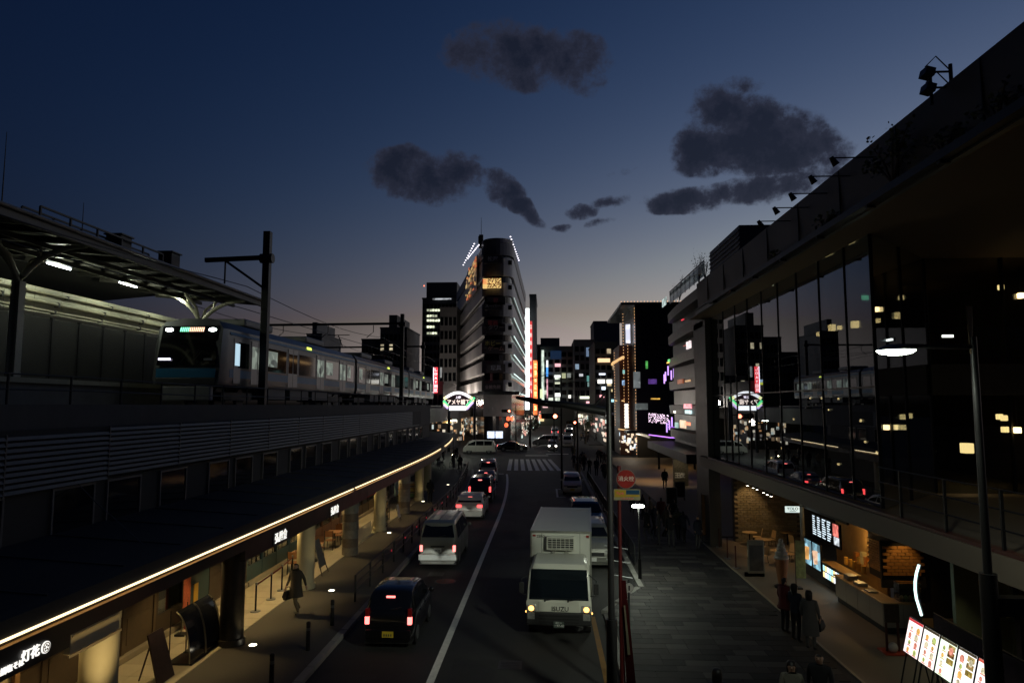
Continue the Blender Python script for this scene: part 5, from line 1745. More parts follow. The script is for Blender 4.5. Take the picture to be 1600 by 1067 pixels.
lamp('POINT', 'hatch_light', (11.4, 26.4, 2.1), 26, (1, .6, .2), .1)
mnu = thing('menu_screen', 'wide black menu screen with white writing above the serving hatch', 'menu screen', (10.6, 27.1, 1.83))
MB().box(10.61, 10.66, 25.8, 28.45, 1.8, 2.68).build('panel', M('menu black', (.008, .008, .009), .3), mnu)
wm = E('menu white print', (.75, .9, 1), 1.3)
mr_ = random.Random(4)
for c_ in range(4):
    for r_ in range(9):
        y0 = 28.35 - c_ * .47
        MB().box(10.603, 10.61, y0 - mr_.uniform(.18, .36), y0, 2.6 - r_ * .085, 2.64 - r_ * .085).build('print_line', wm, mnu)
MB().box(10.602, 10.61, 25.95, 26.42, 2.2, 2.64).build('picture', E('menu picture red', (1, .25, .2), 1.0, .6, 6), mnu)
MB().box(10.602, 10.61, 25.9, 26.35, 1.9, 2.18).build('picture', E('menu picture grey', (.7, .75, .8), .8, .7, 7), mnu)
for k in range(2):
    t = thing('poster_lightbox', 'tall lit drink poster left of the hatch, %s one' % ('left', 'right')[k], 'lightbox', (10.6, 28.9 - k * .85, .6), group='drink posters beside the hatch')
    y1 = 29.35 - k * .87
    MB().box(10.6, 10.66, y1 - .82, y1, .55, 1.62).build('frame', black_steel, t)
    MB().box(10.594, 10.6, y1 - .77, y1 - .05, .6, 1.57).build('print', E('poster blue %d' % k, (.25, .5, .62), .9, .8, 4), t)
    MB().cyl((10.588, y1 - .42, .8), (10.588, y1 - .42, 1.3), .1, .14, n=10).build('drink_picture', E('poster amber %d' % k, ((1, .5, .15), (1, .62, .4))[k], .7, .4, 8), t)
dsp = thing('drink_display', 'low lit display of many small drink pictures under the serving hatch', 'display', (10.6, 26.4, .5))
MB().box(10.62, 10.658, 25.4, 27.55, .42, .95).build('panel', black_steel, dsp)
for r_ in range(2):
    for k in range(11):
        MB().box(10.612, 10.62, 25.46 + k * .19, 25.6 + k * .19, .46 + r_ * .24, .66 + r_ * .24).build('picture', E('drink picture %d' % ((k + r_) % 4), ((.6, .85, 1), (.9, .95, 1), (.95, .75, .35), (.4, .75, .8))[(k + r_) % 4], 1.5), dsp)
yo = thing('hanging_sign', 'small white lit hanging sign with dark letters beside the menu screen', 'sign', (10.2, 29.4, 2.6))
MB().box(9.93, 10.5, 29.42, 29.5, 2.57, 2.82).build('lightbox', E('hanging sign white', (.85, 1, .93), .85), yo)
text('YOLO', .17, M('sign green-grey', (.02, .06, .05), .6), 'lettering', yo, (.015, .015, .12), FACE_CAM, .003)
MB().box(10.08, 10.36, 29.412, 29.42, 2.61, 2.63).build('print_line', M('sign green-grey', (.02, .06, .05), .6), yo)
MB().box(9.9, 10.66, 29.43, 29.49, 2.825, 2.85).build('arm', black_steel, yo)
# long counter of the next stall
ct = thing('food_counter', 'long pale panelled food counter with a timber top and glass case', 'counter', (10.6, 23, .12))
pan = M('pale counter panel', (.34, .3, .24), .55, 0, var=.1, scale=1.2)
for k in range(4):
    MB().box(10.22, 10.3, 22.0 + k * .86, 22.85 + k * .86, .3, 1.0).build('panel', pan, ct, bevel=.01)
for k in range(2):
    MB().box(10.23 + k * .56, 10.78 + k * .56, 21.9, 21.98, .3, 1.0).build('panel', pan, ct, bevel=.01)
MB().box(10.26, 11.3, 21.96, 25.36, .12, .3).build('plinth', dark_clad, ct)
MB().prism([(10.15, 21.84), (11.4, 21.84), (11.4, 22.4), (10.7, 22.4), (10.7, 25.4), (10.15, 25.4)], 'z', 1.0, 1.05).build('counter_top', birch, ct, bevel=.01)
gc = MB().box(10.72, 11.36, 21.95, 22.3, 1.055, 1.6).build('glass_case', glass('case glass', (.1, .1, .1), 1.4, .9), ct)
for k in range(4):
    MB().ball((10.85 + k * .13, 22.1, 1.14), .06, .06, .08, 8, 6).build('food', M('food %d' % (k % 2), ((.5, .35, .15), (.35, .4, .15))[k % 2], .6), ct)
for k in range(3):
    MB().box(10.25, 10.55, 22.9 + k * .75, 23.3 + k * .75, 1.055, 1.1 + .06 * k).build('tray', galv, ct, bevel=.01)
# two glowing brick panels behind the counter
gl_b = M('glazed orange brick', (.45, .22, .07), .35, 0, var=.25, scale=7)
for i in range(2):
    if i == 0:
        t = thing('tile_panel', 'narrow panel of orange tiles on the side wall behind the counter', 'wall panel', (11.6, 26, 1.4))
        for r_ in range(12):
            for k in range(5):
                MB().box(11.37, 11.4, 24.0 + k * .26 + (.13 if r_ % 2 else 0), 24.24 + k * .26 + (.13 if r_ % 2 else 0), 1.35 + r_ * .085, 1.42 + r_ * .085).build('tile', gl_b, t)
        MB().box(11.405, 11.5, 23.9, 25.38, 1.1, 2.6).build('backing', dark_clad, t)
        lamp('SPOT', 'tile_spot', (11.0, 24.7, 2.9), 24, (1, .6, .2), .03, rot=(0, R(14), 0), spot=70, blend=.7)
    else:
        t = thing('brick_panel', 'panel of orange bricks facing the camera above the counter case', 'wall panel', (11.5, 23.4, 1.5))
        for r_ in range(9):
            for k in range(5):
                MB().box(10.95 + k * .24 + (.12 if r_ % 2 else 0), 11.17 + k * .24 + (.12 if r_ % 2 else 0), 23.36, 23.4, 1.5 + r_ * .105, 1.585 + r_ * .105).build('brick', gl_b, t)
        MB().box(10.9, 12.3, 23.41, 23.5, 1.1, 2.6).build('backing', dark_clad, t)
        lamp('SPOT', 'brick_spot', (11.5, 22.85, 3.0), 26, (1, .62, .22), .03, rot=(R(16), 0, 0), spot=75, blend=.7)
MB().box(11.4, 16, 23.55, 23.7, .12, 3.7).build('rear_wall', dark_clad, ct)
# curved lit strip and grey-green wall
cvs = thing('curved_light_strip', 'curved bluish-white light strip standing at the end of the counter', 'light strip', (11.2, 21.3, .9))
pts = []
for k in range(13):
    q = aty([1436, 1434, 1432, 1431, 1430, 1430, 1430, 1431, 1432, 1434, 1436, 1438, 1440][k], 882 + k * 6.6, 20.6)
    pts.append((q.x, q.y, q.z))
MB().tube(pts, .035, 8).build('tube', E('curved strip', (.7, 1, .95), 2.2), cvs)
MB().tube([(p[0] + .06, p[1] + .06, p[2]) for p in pts], .05, 6).build('channel', galv, cvs)
gw_ = thing('stall_partition', 'plain grey-green partition wall behind the menu boards', 'wall', (11.6, 19.5, .12))
MB().box(11.2, 12.6, 19.9, 20.05, .12, 3.72).build('board', M('grey-green paint', (.19, .21, .14), .6, 0, var=.08), gw_)
MB().box(12.6, 12.68, 19.8, 20.1, .12, 3.72).build('edge_post', M('grey-green paint', (.19, .21, .14), .6, 0, var=.08), gw_)
MB().box(11.18, 12.6, 19.87, 19.9, .12, .3).build('skirting', dark_clad, gw_)
# relief mural of wavy scales
mu = thing('relief_mural', 'large relief mural of overlapping pale metal scales at the right frame side', 'mural', (12.2, 16.5, .12))
MB().box(12.75, 12.9, 8, 19.7, .12, 3.7).build('board', M('mural board', (.06, .04, .025), .7), mu)
sc_m = M('pale metal scale', (.45, .42, .33), .35, .6, var=.3, scale=4)
sc_d = M('bronze scale', (.2, .13, .06), .4, .6, var=.3, scale=4)
sme = MB().loft([[(0, .1 * math.cos(a), .05 * math.sin(a)) for a in [k * PI / 4 for k in range(8)]], [(-.03, .06 * math.cos(a), .03 * math.sin(a)) for a in [k * PI / 4 for k in range(8)]]]).mesh('scale', sc_m)
mr_ = random.Random(9)
for k in range(300):
    y = 13.6 + (k % 25) * .2 + (.1 if (k // 25) % 2 else 0)
    z = .5 + (k // 25) * .235
    d = math.hypot((y - 16.6) / 1.5, (z - 1.7) / 1.15)
    m_ = sc_m if (d < 1 and not .45 < d < .6) or y < 15.0 else sc_d
    piece('scale', sme, mu, (.53, y - 16.5, z), rot=(mr_.uniform(-.5, .5), 0, 0), mat=m_)
# row of lit menu boards
MENU = [((1, .82, .8), (.8, .05, .06)), ((1, .93, .85), (.85, .1, .05)), ((.85, 1, .8), (.7, .5, .1)), ((1, .95, .95), (.75, .3, .1)), ((1, .9, .86), (.85, .15, .1))]
for i in range(5):
    yc = 17.82 - i * .69
    t = thing('menu_lightbox', '%s lit food menu board in the leaning row at the lower right, from the left' % ORD[i], 'menu board', (9.1, yc, .12), group='lit menu boards')

    def MP(u, v, o=0.0):
        """u along the street (-.3 right .. .3 left), v up the leaning face 0..1"""
        return Vector((8.88 + .2 * v - .96 * o, yc + u, .92 + .8 * v + .24 * o))
    MB().slab(MP(.335, -.03), MP(-.335, -.03), MP(-.335, 1.03), MP(.335, 1.03), .09).build('frame', black_steel, t)
    MB().slab(MP(.31, 0, .004), MP(-.31, 0, .004), MP(-.31, 1, .004), MP(.31, 1, .004), .003).build('print', E('menu sheet %d' % i, MENU[i][0], 1.5), t)
    mr_ = random.Random(30 + i)
    hd = E('menu heading %d' % i, MENU[i][1], .8)
    MB().slab(MP(.31, .93, .008), MP(-.31, .93, .008), MP(-.31, 1, .008), MP(.31, 1, .008), .003).build('heading', hd if i in (0, 4) else E('menu black heading', (.12, .09, .05), .5), t)
    for r_ in range(4):
        for c_ in range(2):
            if i >= 2 and c_ == 1 and r_ < 3:
                MB().slab(MP(-.02, .4 + r_ * .18, .008), MP(-.27, .4 + r_ * .18, .008), MP(-.27, .55 + r_ * .18, .008), MP(-.02, .55 + r_ * .18, .008), .003).build('dish_photo', E('dish photo %d' % mr_.randint(0, 2), ((.4, .28, .06), (.3, .12, .04), (.5, .38, .15))[r_ % 3], .8, .7, 14), t)
                continue
            u0, v0 = .13 - c_ * .28 + mr_.uniform(-.02, .02), .12 + r_ * .21
            rr = mr_.uniform(.05, .085)
            pts = [MP(u0 + rr * math.cos(a), v0 + rr / .82 * math.sin(a), .009) for a in [k * PI / 6 for k in range(12)]]
            MB().add(pts, [tuple(range(12))]).build('dish', E('dish %d' % ((i + r_ + c_) % 4), ((1, .55, .15), (.55, .65, .2), (.9, .35, .25), (.85, .75, .5))[(i + r_ + c_) % 4], .8, .5, 20), t)
            MB().slab(MP(u0 + .08, v0 - .1, .008), MP(u0 - .08, v0 - .1, .008), MP(u0 - .08, v0 - .075, .008), MP(u0 + .08, v0 - .075, .008), .003).build('print_line', hd, t)
    for u in (-.25, .25):
        MB().tube([MP(u, .0, -.05), (8.75, yc + u, .13)], .018, 6).build('leg', black_steel, t)
        MB().tube([MP(u, .9, -.09), (9.45, yc + u, .13)], .018, 6).build('leg', black_steel, t)
# dark banner rail behind the menu boards
br_ = thing('banner_rail', 'low dark printed banner fence behind the lit menu boards', 'banner', (9.75, 15.4, .12))
MB().box(9.74, 9.77, 13.7, 18.3, .8, 1.75).build('cloth', M('dark print cloth', (.05, .035, .05), .6, 0, var=.9, scale=5), br_)
for y in (13.7, 16.0, 18.3):
    MB().cyl((9.755, y, .12), (9.755, y, 1.8), .02, n=6).build('post', dark_steel, br_)
MB().tube([(9.755, 13.7, 1.79), (9.755, 18.3, 1.79)], .015, 6).build('rail', M('brass rail', (.5, .35, .15), .3, .8), br_)
# red stand in front of the counter
rs = thing('red_stand', 'dark two-legged sign stand on a red base before the counter', 'sign stand', (9.6, 20.3, .12))
MB().box(9.35, 9.95, 20.05, 20.6, .12, .17).build('base', M('red base', (.45, .05, .02), .5), rs, bevel=.02)
for x in (9.5, 9.82):
    MB().cyl((x, 20.3, .16), (x, 20.3, 1.35), .035, n=8).build('post', M('dark red post', (.06, .015, .01), .5), rs)
MB().box(9.46, 9.86, 20.26, 20.31, .95, 1.45).build('panel', M('dark sign print', (.05, .035, .03), .5, 0, var=.8, scale=8), rs)
MB().ball((9.62, 20.2, .3), .13, .12, .14, 10, 7).build('mascot_weight', M('white weight bag', (.5, .45, .42), .6), rs, smooth=60)
# A-frame, ice cream model, flag and barriers
af = thing('framed_sign', 'free-standing framed poster sign with a rounded top on the pavement edge', 'sign stand', (8.38, 28.5, .12))
MB().box(8.05, 8.71, 28.46, 28.54, .3, 1.62).build('frame', M('grey frame', (.25, .24, .2), .4, .4), af, bevel=.03)
MB().box(8.11, 8.65, 28.45, 28.462, .42, 1.42).build('poster', M('black and white print', (.05, .05, .05), .4, 0, var=1.2, scale=3), af)
MB().box(7.98, 8.78, 28.75, 28.75, .12, .3).build('foot', M('dark foot', (.03, .03, .03), .6), af, bevel=.04)
ic = thing('ice_cream_model', 'large model soft ice cream in an orange cone on the stall floor', 'model', (8.92, 27.1, .12))
MB().cyl((8.92, 27.1, .12), (8.92, 27.1, .2), .28, n=16).build('base', black_steel, ic)
MB().cyl((8.92, 27.1, .2), (8.92, 27.1, 1.2), .13, .26, n=20).build('cone', M('wafer orange', (.2, .08, .03), .6), ic, smooth=40)
sw_ = MB()
for k in range(5):
    sw_.ball((8.92, 27.1, 1.24 + k * .15), .28 - k * .048, .28 - k * .048, .11, 16, 8)
sw_.build('swirl', M('vanilla white', (.3, .29, .26), .5), ic, smooth=60)
vf = thing('stall_flag', 'narrow green and yellow printed flag beside the ice cream model', 'flag', (9.6, 27.0, .12))
MB().box(9.42, 9.78, 26.99, 27.01, .5, 1.9).build('cloth', M('flag print', (.2, .26, .12), .7, 0, var=.9, scale=5), vf)
MB().cyl((9.4, 27.0, .12), (9.4, 27.0, 2.0), .014, n=6).build('pole', dark_steel, vf)
MB().box(9.3, 9.6, 26.85, 27.15, .12, .18).build('foot', dark_steel, vf)
for i, (px, py) in enumerate(((1150, 887), (1137, 872), (1124, 855))):
    q = atz(px, py, .13)
    t = thing('barrier_post', '%s thin barrier post along the pavement edge by the stalls' % ORD[i], 'barrier post', (q.x, q.y, .12), group='barrier posts by the stalls')
    MB().cyl((q.x, q.y, .12), (q.x, q.y, .15), .16, n=14).build('foot', galv, t)
    MB().cyl((q.x, q.y, .14), (q.x, q.y, 1.05), .03, n=8).build('stem', M('dark red post', (.06, .015, .01), .5), t)
pf = thing('pavement_flag', 'tall thin orange-brown flag standing at the dark end of the stalls', 'flag', (7.9, 33.5, .12))
q = atz(1104, 848, .12)
pf.location = (q.x, q.y, .12)
MB().box(q.x - .18, q.x + .18, q.y, q.y + .015, .5, 2.5).build('cloth', M('orange print cloth', (.2, .09, .03), .7, 0, var=.6, scale=5), pf)
MB().cyl((q.x - .2, q.y, .12), (q.x - .2, q.y, 2.6), .015, n=6).build('pole', dark_steel, pf)
MB().box(q.x - .3, q.x - .05, q.y - .12, q.y + .12, .12, .18).build('foot', dark_steel, pf)
# ------------------------------------------------------------------ the curved corner building in the middle
cbx = thing('curved_corner_building', 'tall pale-banded corner building with a rounded nose at the end of the street', 'building', (-9, 130, 0))
wall_pts = []
for k in range(13):
    t = k / 12
    wall_pts.append(Vector((-24 + 12 * t, 182 - 54 * t, 0)))
for k in range(1, 13):
    a = PI + .22 + (PI - .22) * k / 13
    wall_pts.append(Vector((-9.1 + 3.1 * math.cos(a), 128 + 3.1 * math.sin(a), 0)))
for k in range(0, 17):
    t = k / 16
    wall_pts.append(Vector((-6.0 + .6 * t, 128 + 57 * t, 0)))
NW = len(wall_pts)


def offs(d):
    out = []
    for i, p in enumerate(wall_pts):
        t = (wall_pts[min(i + 1, NW - 1)] - wall_pts[max(i - 1, 0)]).normalized()
        out.append(p + Vector((t.y, -t.x, 0)) * -d * -1)
    return out


o_in, o_mid, o_out = offs(-.45), offs(0), offs(.12)
pale = [M('pale wall panel %d' % i, c, .45, 0, var=.07, scale=.4, spec=.6) for i, c in enumerate(((.6, .585, .58), (.55, .54, .54), (.64, .62, .61)))]
dark_band = M('dark band glass', (.012, .012, .014), .15, 0, var=.2, spec=.6)
nose_dark = M('dark nose glazing', (.11, .104, .108), .3, 0, var=.3, scale=.6, spec=.6)
core_ring = [[(p.x, p.y, z) for p in o_in] for z in (0, 37.4)]
MB().loft(core_ring).build('core', dark_band, cbx)
Z0 = [9.6, 12.9, 16.5, 20.0, 23.4, 27.3, 31.0]
Z1 = [11.6, 15.2, 18.7, 22.1, 25.9, 29.7, 34.4]
for f, (za, zb) in enumerate(zip(Z0, Z1)):
    bands = [MB(), MB(), MB()]
    dk = MB()
    for i in range(NW - 1):
        a, b = o_mid[i], o_mid[i + 1]
        d = (b - a) * .006
        tgt = dk if 13 <= i <= 19 else bands[(i * 7 + f * 3) % 3]
        sub = 1 if 12 <= i <= 24 else 3
        for s in range(sub):
            u, v = a.lerp(b, s / sub) + d, a.lerp(b, (s + 1) / sub) - d
            ui, vi = o_in[i].lerp(o_in[i + 1], s / sub), o_in[i].lerp(o_in[i + 1], (s + 1) / sub)
            tgt.add([(u.x, u.y, za), (v.x, v.y, za), (v.x, v.y, zb), (u.x, u.y, zb), (ui.x, ui.y, za), (vi.x, vi.y, za), (vi.x, vi.y, zb), (ui.x, ui.y, zb)], [(0, 1, 2, 3), (0, 4, 5, 1), (3, 2, 6, 7), (0, 3, 7, 4), (1, 5, 6, 2)])
    for k in range(3):
        stuff(bands[k].build('facade_band', pale[k], cbx))
    stuff(dk.build('nose_band', nose_dark, cbx))
    # small square window on the pale side of the nose
    p = o_out[22]
    MB().box(p.x - .35, p.x + .35, p.y - .2, p.y + .2, zb - 1.2, zb - .4).build('window', dark_glass, cbx)
    # light line washing the street side
    lt = MB()
    for i in range(25, NW - 1):
        a, b = o_mid[i], o_mid[i + 1]
        lt.slab((a.x + .12, a.y, za - .12), (b.x + .12, b.y, za - .12), (b.x + .12, b.y, za + .02), (a.x + .12, a.y, za + .02), .1)
    if f < 6:
        lt.build('light_line', E('street side light %d' % f, (.8, 1, .95), (1.6, 1.5, 1.3, 1.1, .9, .5)[f]), cbx)
# crown
MB().loft([[(p.x, p.y, z) for p in offs(.02)] for z in (34.9, 37.2)]).build('crown', M('crown panel', (.3, .29, .29), .5, .1, var=.1), cbx)
MB().loft([[(p.x, p.y, z) for p in offs(.1)[13:20]] for z in (34.95, 37.9)]).build('crown_nose', nose_dark, cbx)
MB().loft([[(p.x * 1, p.y + .6, z) for p in offs(-.2)[12:26]] for z in (37.2, 38.3)]).build('crown_cap', M('crown panel', (.3, .29, .29), .5, .1, var=.1), cbx)
am = thing('roof_mast', 'thin lightning mast with a small dark box on top of the curved building', 'mast', (-12, 130, 38))
q = aty(752, 340, 128.5)
MB().cyl((q.x, q.y, 37), (q.x, q.y, q.z), .09, .03, n=6).build('rod', black_steel, am)
MB().box(q.x - .4, q.x + .4, q.y - .3, q.y + .3, 37, 39.6).build('equipment_box', black_steel, am)
MB().box(q.x - .55, q.x - .42, q.y - .3, q.y + .3, 38, 39.3).build('panel_antenna', black_steel, am)
# roof light dots on arms
bead = MB().ball((0, 0, 0), .15, .15, .12, 8, 5).mesh('lamp_bead', E('roof bead', (.95, .9, 1), 2.4))
for k in range(11):
    t = k / 10
    q = Vector((-6.5 + .75 * t, 125.8 + 21 * t, 38.5))
    piece('lamp_bead', bead, cbx, (q.x + 9, q.y - 130, q.z))
for row, (x0, y0, x1, y1) in enumerate(((741, 381, 724, 414), (748, 383, 731, 404))):
    for k in range(10):
        t = k / 9
        q = aty(x0 + (x1 - x0) * t, y0 + (y1 - y0) * t, 127 + 20 * t)
        piece('lamp_bead', bead, cbx, (q.x + 9, q.y - 130, q.z))
# the lit ground floors
def goods_wall(parent, p0, p1, z0, z1, rows, cols, seed, cols_em, strength, part='display_panel'):
    rnd = random.Random(seed)
    p0, p1 = Vector(p0), Vector(p1)
    ms = [E('goods light %s %d' % (part, i) + str(strength), c, strength) for i, c in enumerate(cols_em)]
    for k in range(int(rows * cols * .8)):
        t0 = rnd.random()
        a = p0.lerp(p1, t0)
        b = p0.lerp(p1, min(1, t0 + rnd.uniform(.2, .9) / cols))
        za = z0 + (z1 - z0) * rnd.random() ** .8 * .92
        zb = min(z1, za + (z1 - z0) * rnd.uniform(.25, .9) / rows)
        pr = rnd.uniform(0, .25)
        sd = Vector((p1.y - p0.y, p0.x - p1.x, 0)).normalized() * -pr * -1
        a, b = a + sd, b + sd
        MB().slab((a.x, a.y, za), (b.x, b.y, za), (b.x, b.y, zb), (a.x, a.y, zb), .15).build(part, rnd.choice(ms), parent)


# tall billboard on the left flank near the roof
bbm = E('billboard print', (1, .5, .2), .22, .95, 1.6)
a, b = wall_pts[11] + Vector((-.5, -.2, 0)), wall_pts[7] + Vector((-.5, -.2, 0))
MB().slab((b.x, b.y, 29.6), (a.x, a.y, 29.6), (a.x, a.y, 36.6), (b.x, b.y, 36.6), .2).build('billboard', nose_dark, cbx)
goods_wall(cbx, (b.x - .15, b.y - .1, 0), (a.x - .15, a.y - .1, 0), 29.9, 36.4, 8, 7, 33, ((1, .5, .15), (1, .7, .3), (.9, .25, .1), (.5, .3, .15)), .5, 'billboard_print')
# the lit sign on the nose
so = thing('lit_nose_sign', 'glowing cream and red lettered sign wrapped round the nose of the curved building', 'sign', (-9.5, 124, 29))
cream = E('sign cream', (1, .66, .24), .85)
redl = M('sign red', (.5, .015, .01), .5)
sgn = [['ヨ', 'ド', 'バ', 'シ'], ['', 'カ', 'メ', 'ラ']]
for c_ in range(4):
    for r_ in range(2):
        x0, x1 = aty(754 + c_ * 7.4, 440, 124.2).x, aty(761 + c_ * 7.4, 440, 124.2).x
        zt = aty(770, 435, 124.2).z
        h = .86
        yb = 124.9 - .9 * math.sin(PI * (c_ + .5) / 5.0)
        z1 = zt - r_ * (h + .06)
        MB().box(x0, x1 - .04, yb, yb + .3, z1 - h, z1).build('letter_tile', cream if (c_ + r_) else E('sign red lit', (.9, .1, .04), .7), so)
        if sgn[r_][c_]:
            text(sgn[r_][c_], 1.1, redl if (c_ + r_) else cream, 'lettering', so, ((x0 + x1) / 2 + 9.5, yb - .03 - 124, z1 - h / 2 - 29), FACE_CAM, .02, squeeze=.85, bold=.04)
# faint unlit signs down the nose
for i, (py, s1, col) in enumerate(((405, '松屋', (.18, .17, .18)), (470, '靴', (.2, .05, .05)), (478, 'スーパー', (.16, .16, .16)), (512, 'タワー', (.15, .14, .14)), (505, '電器', (.2, .04, .04)), (545, 'ゲーム', (.17, .1, .08)), (537, 'ホビー', (.22, .2, .05)), (575, '玩具', (.15, .16, .2)), (605, '全館免税', (.3, .24, .24)))):
    q = aty(770 + (i % 2) * 5, py, 124.0)
    sx_l = thing('unlit_nose_sign', 'unlit dull lettered sign on the dark nose glazing, %s counting from the top' % ORD[i], 'sign', (q.x, 123.9, q.z), group='unlit signs on the nose')
    MB().box(q.x - 1.7, q.x + 1.7, 123.98, 124.3, q.z - .75, q.z + .75).build('board', M('dull board', (.05, .045, .05), .4), sx_l)
    text(s1, 1.0 if len(s1) < 4 else .72, M('dull letters %d' % i, tuple(c * 2.2 for c in col), .6), 'lettering', sx_l, (0, .06, 0), FACE_CAM, .02)

WARM = ((1, .75, .45), (1, .9, .7), (.9, .45, .2), (.75, .85, .8), (.3, .2, .12), (.25, .22, .2))
goods_wall(cbx, (-23, 176, 0), (-12.9, 129, 0), .4, 4.6, 5, 16, 1, WARM, .55)
goods_wall(cbx, (-4.75, 129, 0), (-3.6, 190, 0), .4, 4.4, 5, 20, 2, ((1, .9, .75), (1, .8, .6), (.8, 1, .9), (1, .5, .4), (.4, .35, .3)), .9)
goods_wall(cbx, (-12.6, 126.5, 0), (-9.2, 124.0, 0), 5.0, 8.6, 3, 4, 3, ((.3, .08, .06), (.2, .18, .2), (.25, .1, .1)), .25)
MB().box(-11.4, -6.2, 124.1, 124.4, 5.0, 9.2).build('dark_hoarding', nose_dark, cbx)
for k in range(2):
    MB().box(-10.6 + k * 1.5, -9.3 + k * 1.5, 123.9, 124.2, 1.1, 2.3).build('screen', E('street screen', (.7, .8, 1), 1.3, .35, 3), cbx)
MB().box(-12.3, -4.8, 123.2, 124.4, 8.9, 9.5).build('canopy', dark_band, cbx)
MB().box(-5.6, -2.6, 126, 132, 3.9, 4.3).build('awning', M('dark red awning', (.12, .02, .02), .7), cbx)

# ------------------------------------------------------------------ other buildings
_win = {}


def block(name, label, x0, x1, y0, y1, h, col, rows=0, cols=0, lit=.2, side=None, side_cols=0, z_first=5.0, tint=(1, .85, .6), strength=.6, seed=0, roof_box=None, wsize=(.7, .6), glassy=False):
    rnd = random.Random(seed + 17)
    t = thing(name, label, 'building', ((x0 + x1) / 2, (y0 + y1) / 2, 0))
    wm_ = M('wall of ' + name, col, .6 if not glassy else .25, 0, var=.12, scale=.3)
    MB().box(x0, x1, y0, y1, 0, h).build('wall', wm_, t)
    MB().box(x0 - .15, x1 + .15, y0 - .15, y1 + .15, h + .005, h + .5).build('roof', wm_, t)
    if roof_box:
        a, b, hh = roof_box
        MB().box(x0 + (x1 - x0) * a, x0 + (x1 - x0) * b, y0 + 1, y1 - 1, h + .505, h + hh).build('roof_house', wm_, t)
    if rows:
        fh = (h - z_first - .6) / rows
        cw = (x1 - x0) / cols
        key = (round(cw * wsize[0], 2), round(fh * wsize[1], 2))
        wmesh = MB().box(-key[0] / 2, key[0] / 2, -.06, .06, 0, key[1]).mesh('window', dark_glass)
        lm = E('lit window %s' % name, tint, strength, .5, .8)
        for r_ in range(rows):
            for c_ in range(cols):
                m_ = lm if rnd.random() < lit else None
                piece('window', wmesh, t, (x0 + (c_ + .5) * cw - (x0 + x1) / 2, y0 - .07 - (y0 + y1) / 2, z_first + r_ * fh), mat=m_)
        if side:
            xs = x0 - .07 if side == 'left' else x1 + .07
            cw2 = (y1 - y0) / side_cols
            wm2 = MB().box(-.06, .06, -cw2 * wsize[0] / 2, cw2 * wsize[0] / 2, 0, key[1]).mesh('window', dark_glass)
            for r_ in range(rows):
                for c_ in range(side_cols):
                    m_ = lm if rnd.random() < lit else None
                    piece('window', wm2, t, (xs - (x0 + x1) / 2, y0 + (c_ + .5) * cw2 - (y0 + y1) / 2, z_first + r_ * fh), mat=m_)
    return t


def X(px, d):
    return aty(px, 633, d).x


def Z(py, d, px=853):
    return aty(px, py, d).z


sign_mats = {}


def sign(parent, px0, px1, py0, py1, d, col, s, nm='sign', vary=0, vs_=2, thick=.4):
    a, b = aty(px0, py1, d), aty(px1, py0, d)
    return MB().box(a.x, b.x, d - thick, d, a.z, b.z).build(nm, E('%s light %s %s' % (nm, str(col), str(s)), col, s, vary, vs_), parent)


t = block('tower_block', 'dark tall tower block with lit office windows left of the curved building', X(658, 230), X(712, 230), 230, 262, Z(466, 230), (.05, .055, .06), 13, 9, .0, None, 0, 6, (.95, 1, .7), 1.1, 1, (.1, 1, 6.0))
lm = E('tower office light', (.95, 1, .72), .95, .6, .5)
for r_, (py, n) in enumerate(((483, 6), (492, 4), (499, 7), (509, 3), (519, 4))):
    for k in range(n):
        sign(t, 667 + k * 4.2, 670.4 + k * 4.2, py, py + 3.4, 229.8, (.95, 1, .72), .95, 'lit_window', .6, .5, .2)
sign(t, 676, 705, 466, 468.5, 229.8, (.9, .95, 1), .35, 'lit_window', .8, .7, .2)
for px in (662, 700):
    sign(t, px, px + 1.6, 446, 447.6, 240, (1, .2, .1), 3, 'warning_light')
t = block('slim_office', 'grey office block with dull windows squeezed between the tower and the curved building', X(686, 165), X(713, 165), 165, 185, Z(482, 165), (.1, .098, .1), 7, 4, .04, None, 0, 6, (.9, .9, .8), .4, 2)
t = block('red_sign_house', 'low dark house carrying a vertical red and white lit sign behind the train', X(668, 118), X(692, 118), 118, 135, Z(600, 118), (.05, .05, .055), 2, 3, .1, None, 0, 4, seed=3)
sign(t, 678, 684, 574, 614, 117.5, (1, .06, .08), 1.3, 'red_sign')
sign(t, 677.2, 678.4, 574, 614, 117.4, (.9, .85, 1), 3, 'white_edge')
for k, ch in enumerate('しOAY田区'):
    q = aty(681, 578 + k * 6.4, 117.0)
    text(ch, .62, E('white sign glyph', (1, .95, .95), 1.8), 'lettering', t, (q.x - t.location.x, q.y - t.location.y, q.z), FACE_CAM, .02)
sign(t, 671.5, 677, 594, 598, 117.5, (.5, .7, .95), .8, 'small_sign')
sign(t, 672, 677, 598, 602, 117.5, (.8, .85, .1), .8, 'small_sign')
sign(t, 688, 690.5, 574, 590, 117.5, (.7, .7, .68), .35, 'small_sign', .5, 3)
FARB = [  # px0, px1, ytop, d, colour, rows, cols, lit, label
    (476, 500, 521, 260, (.06, .065, .07), 5, 4, .05, 'small far block with a pointed top seen above the train roof'),
    (563, 592, 530, 250, (.06, .06, .065), 4, 5, .06, 'low far block above the train, left of the gantry mast'),
    (592, 634, 512, 240, (.055, .055, .06), 6, 6, .05, 'taller far block above the train right beside the gantry mast'),
    (632, 668, 590, 210, (.06, .055, .055), 3, 5, .12, 'low far block between the gantry mast and the tower'),
    (506, 566, 553, 300, (.05, .05, .055), 3, 6, .04, 'long low far block above the train'),
]
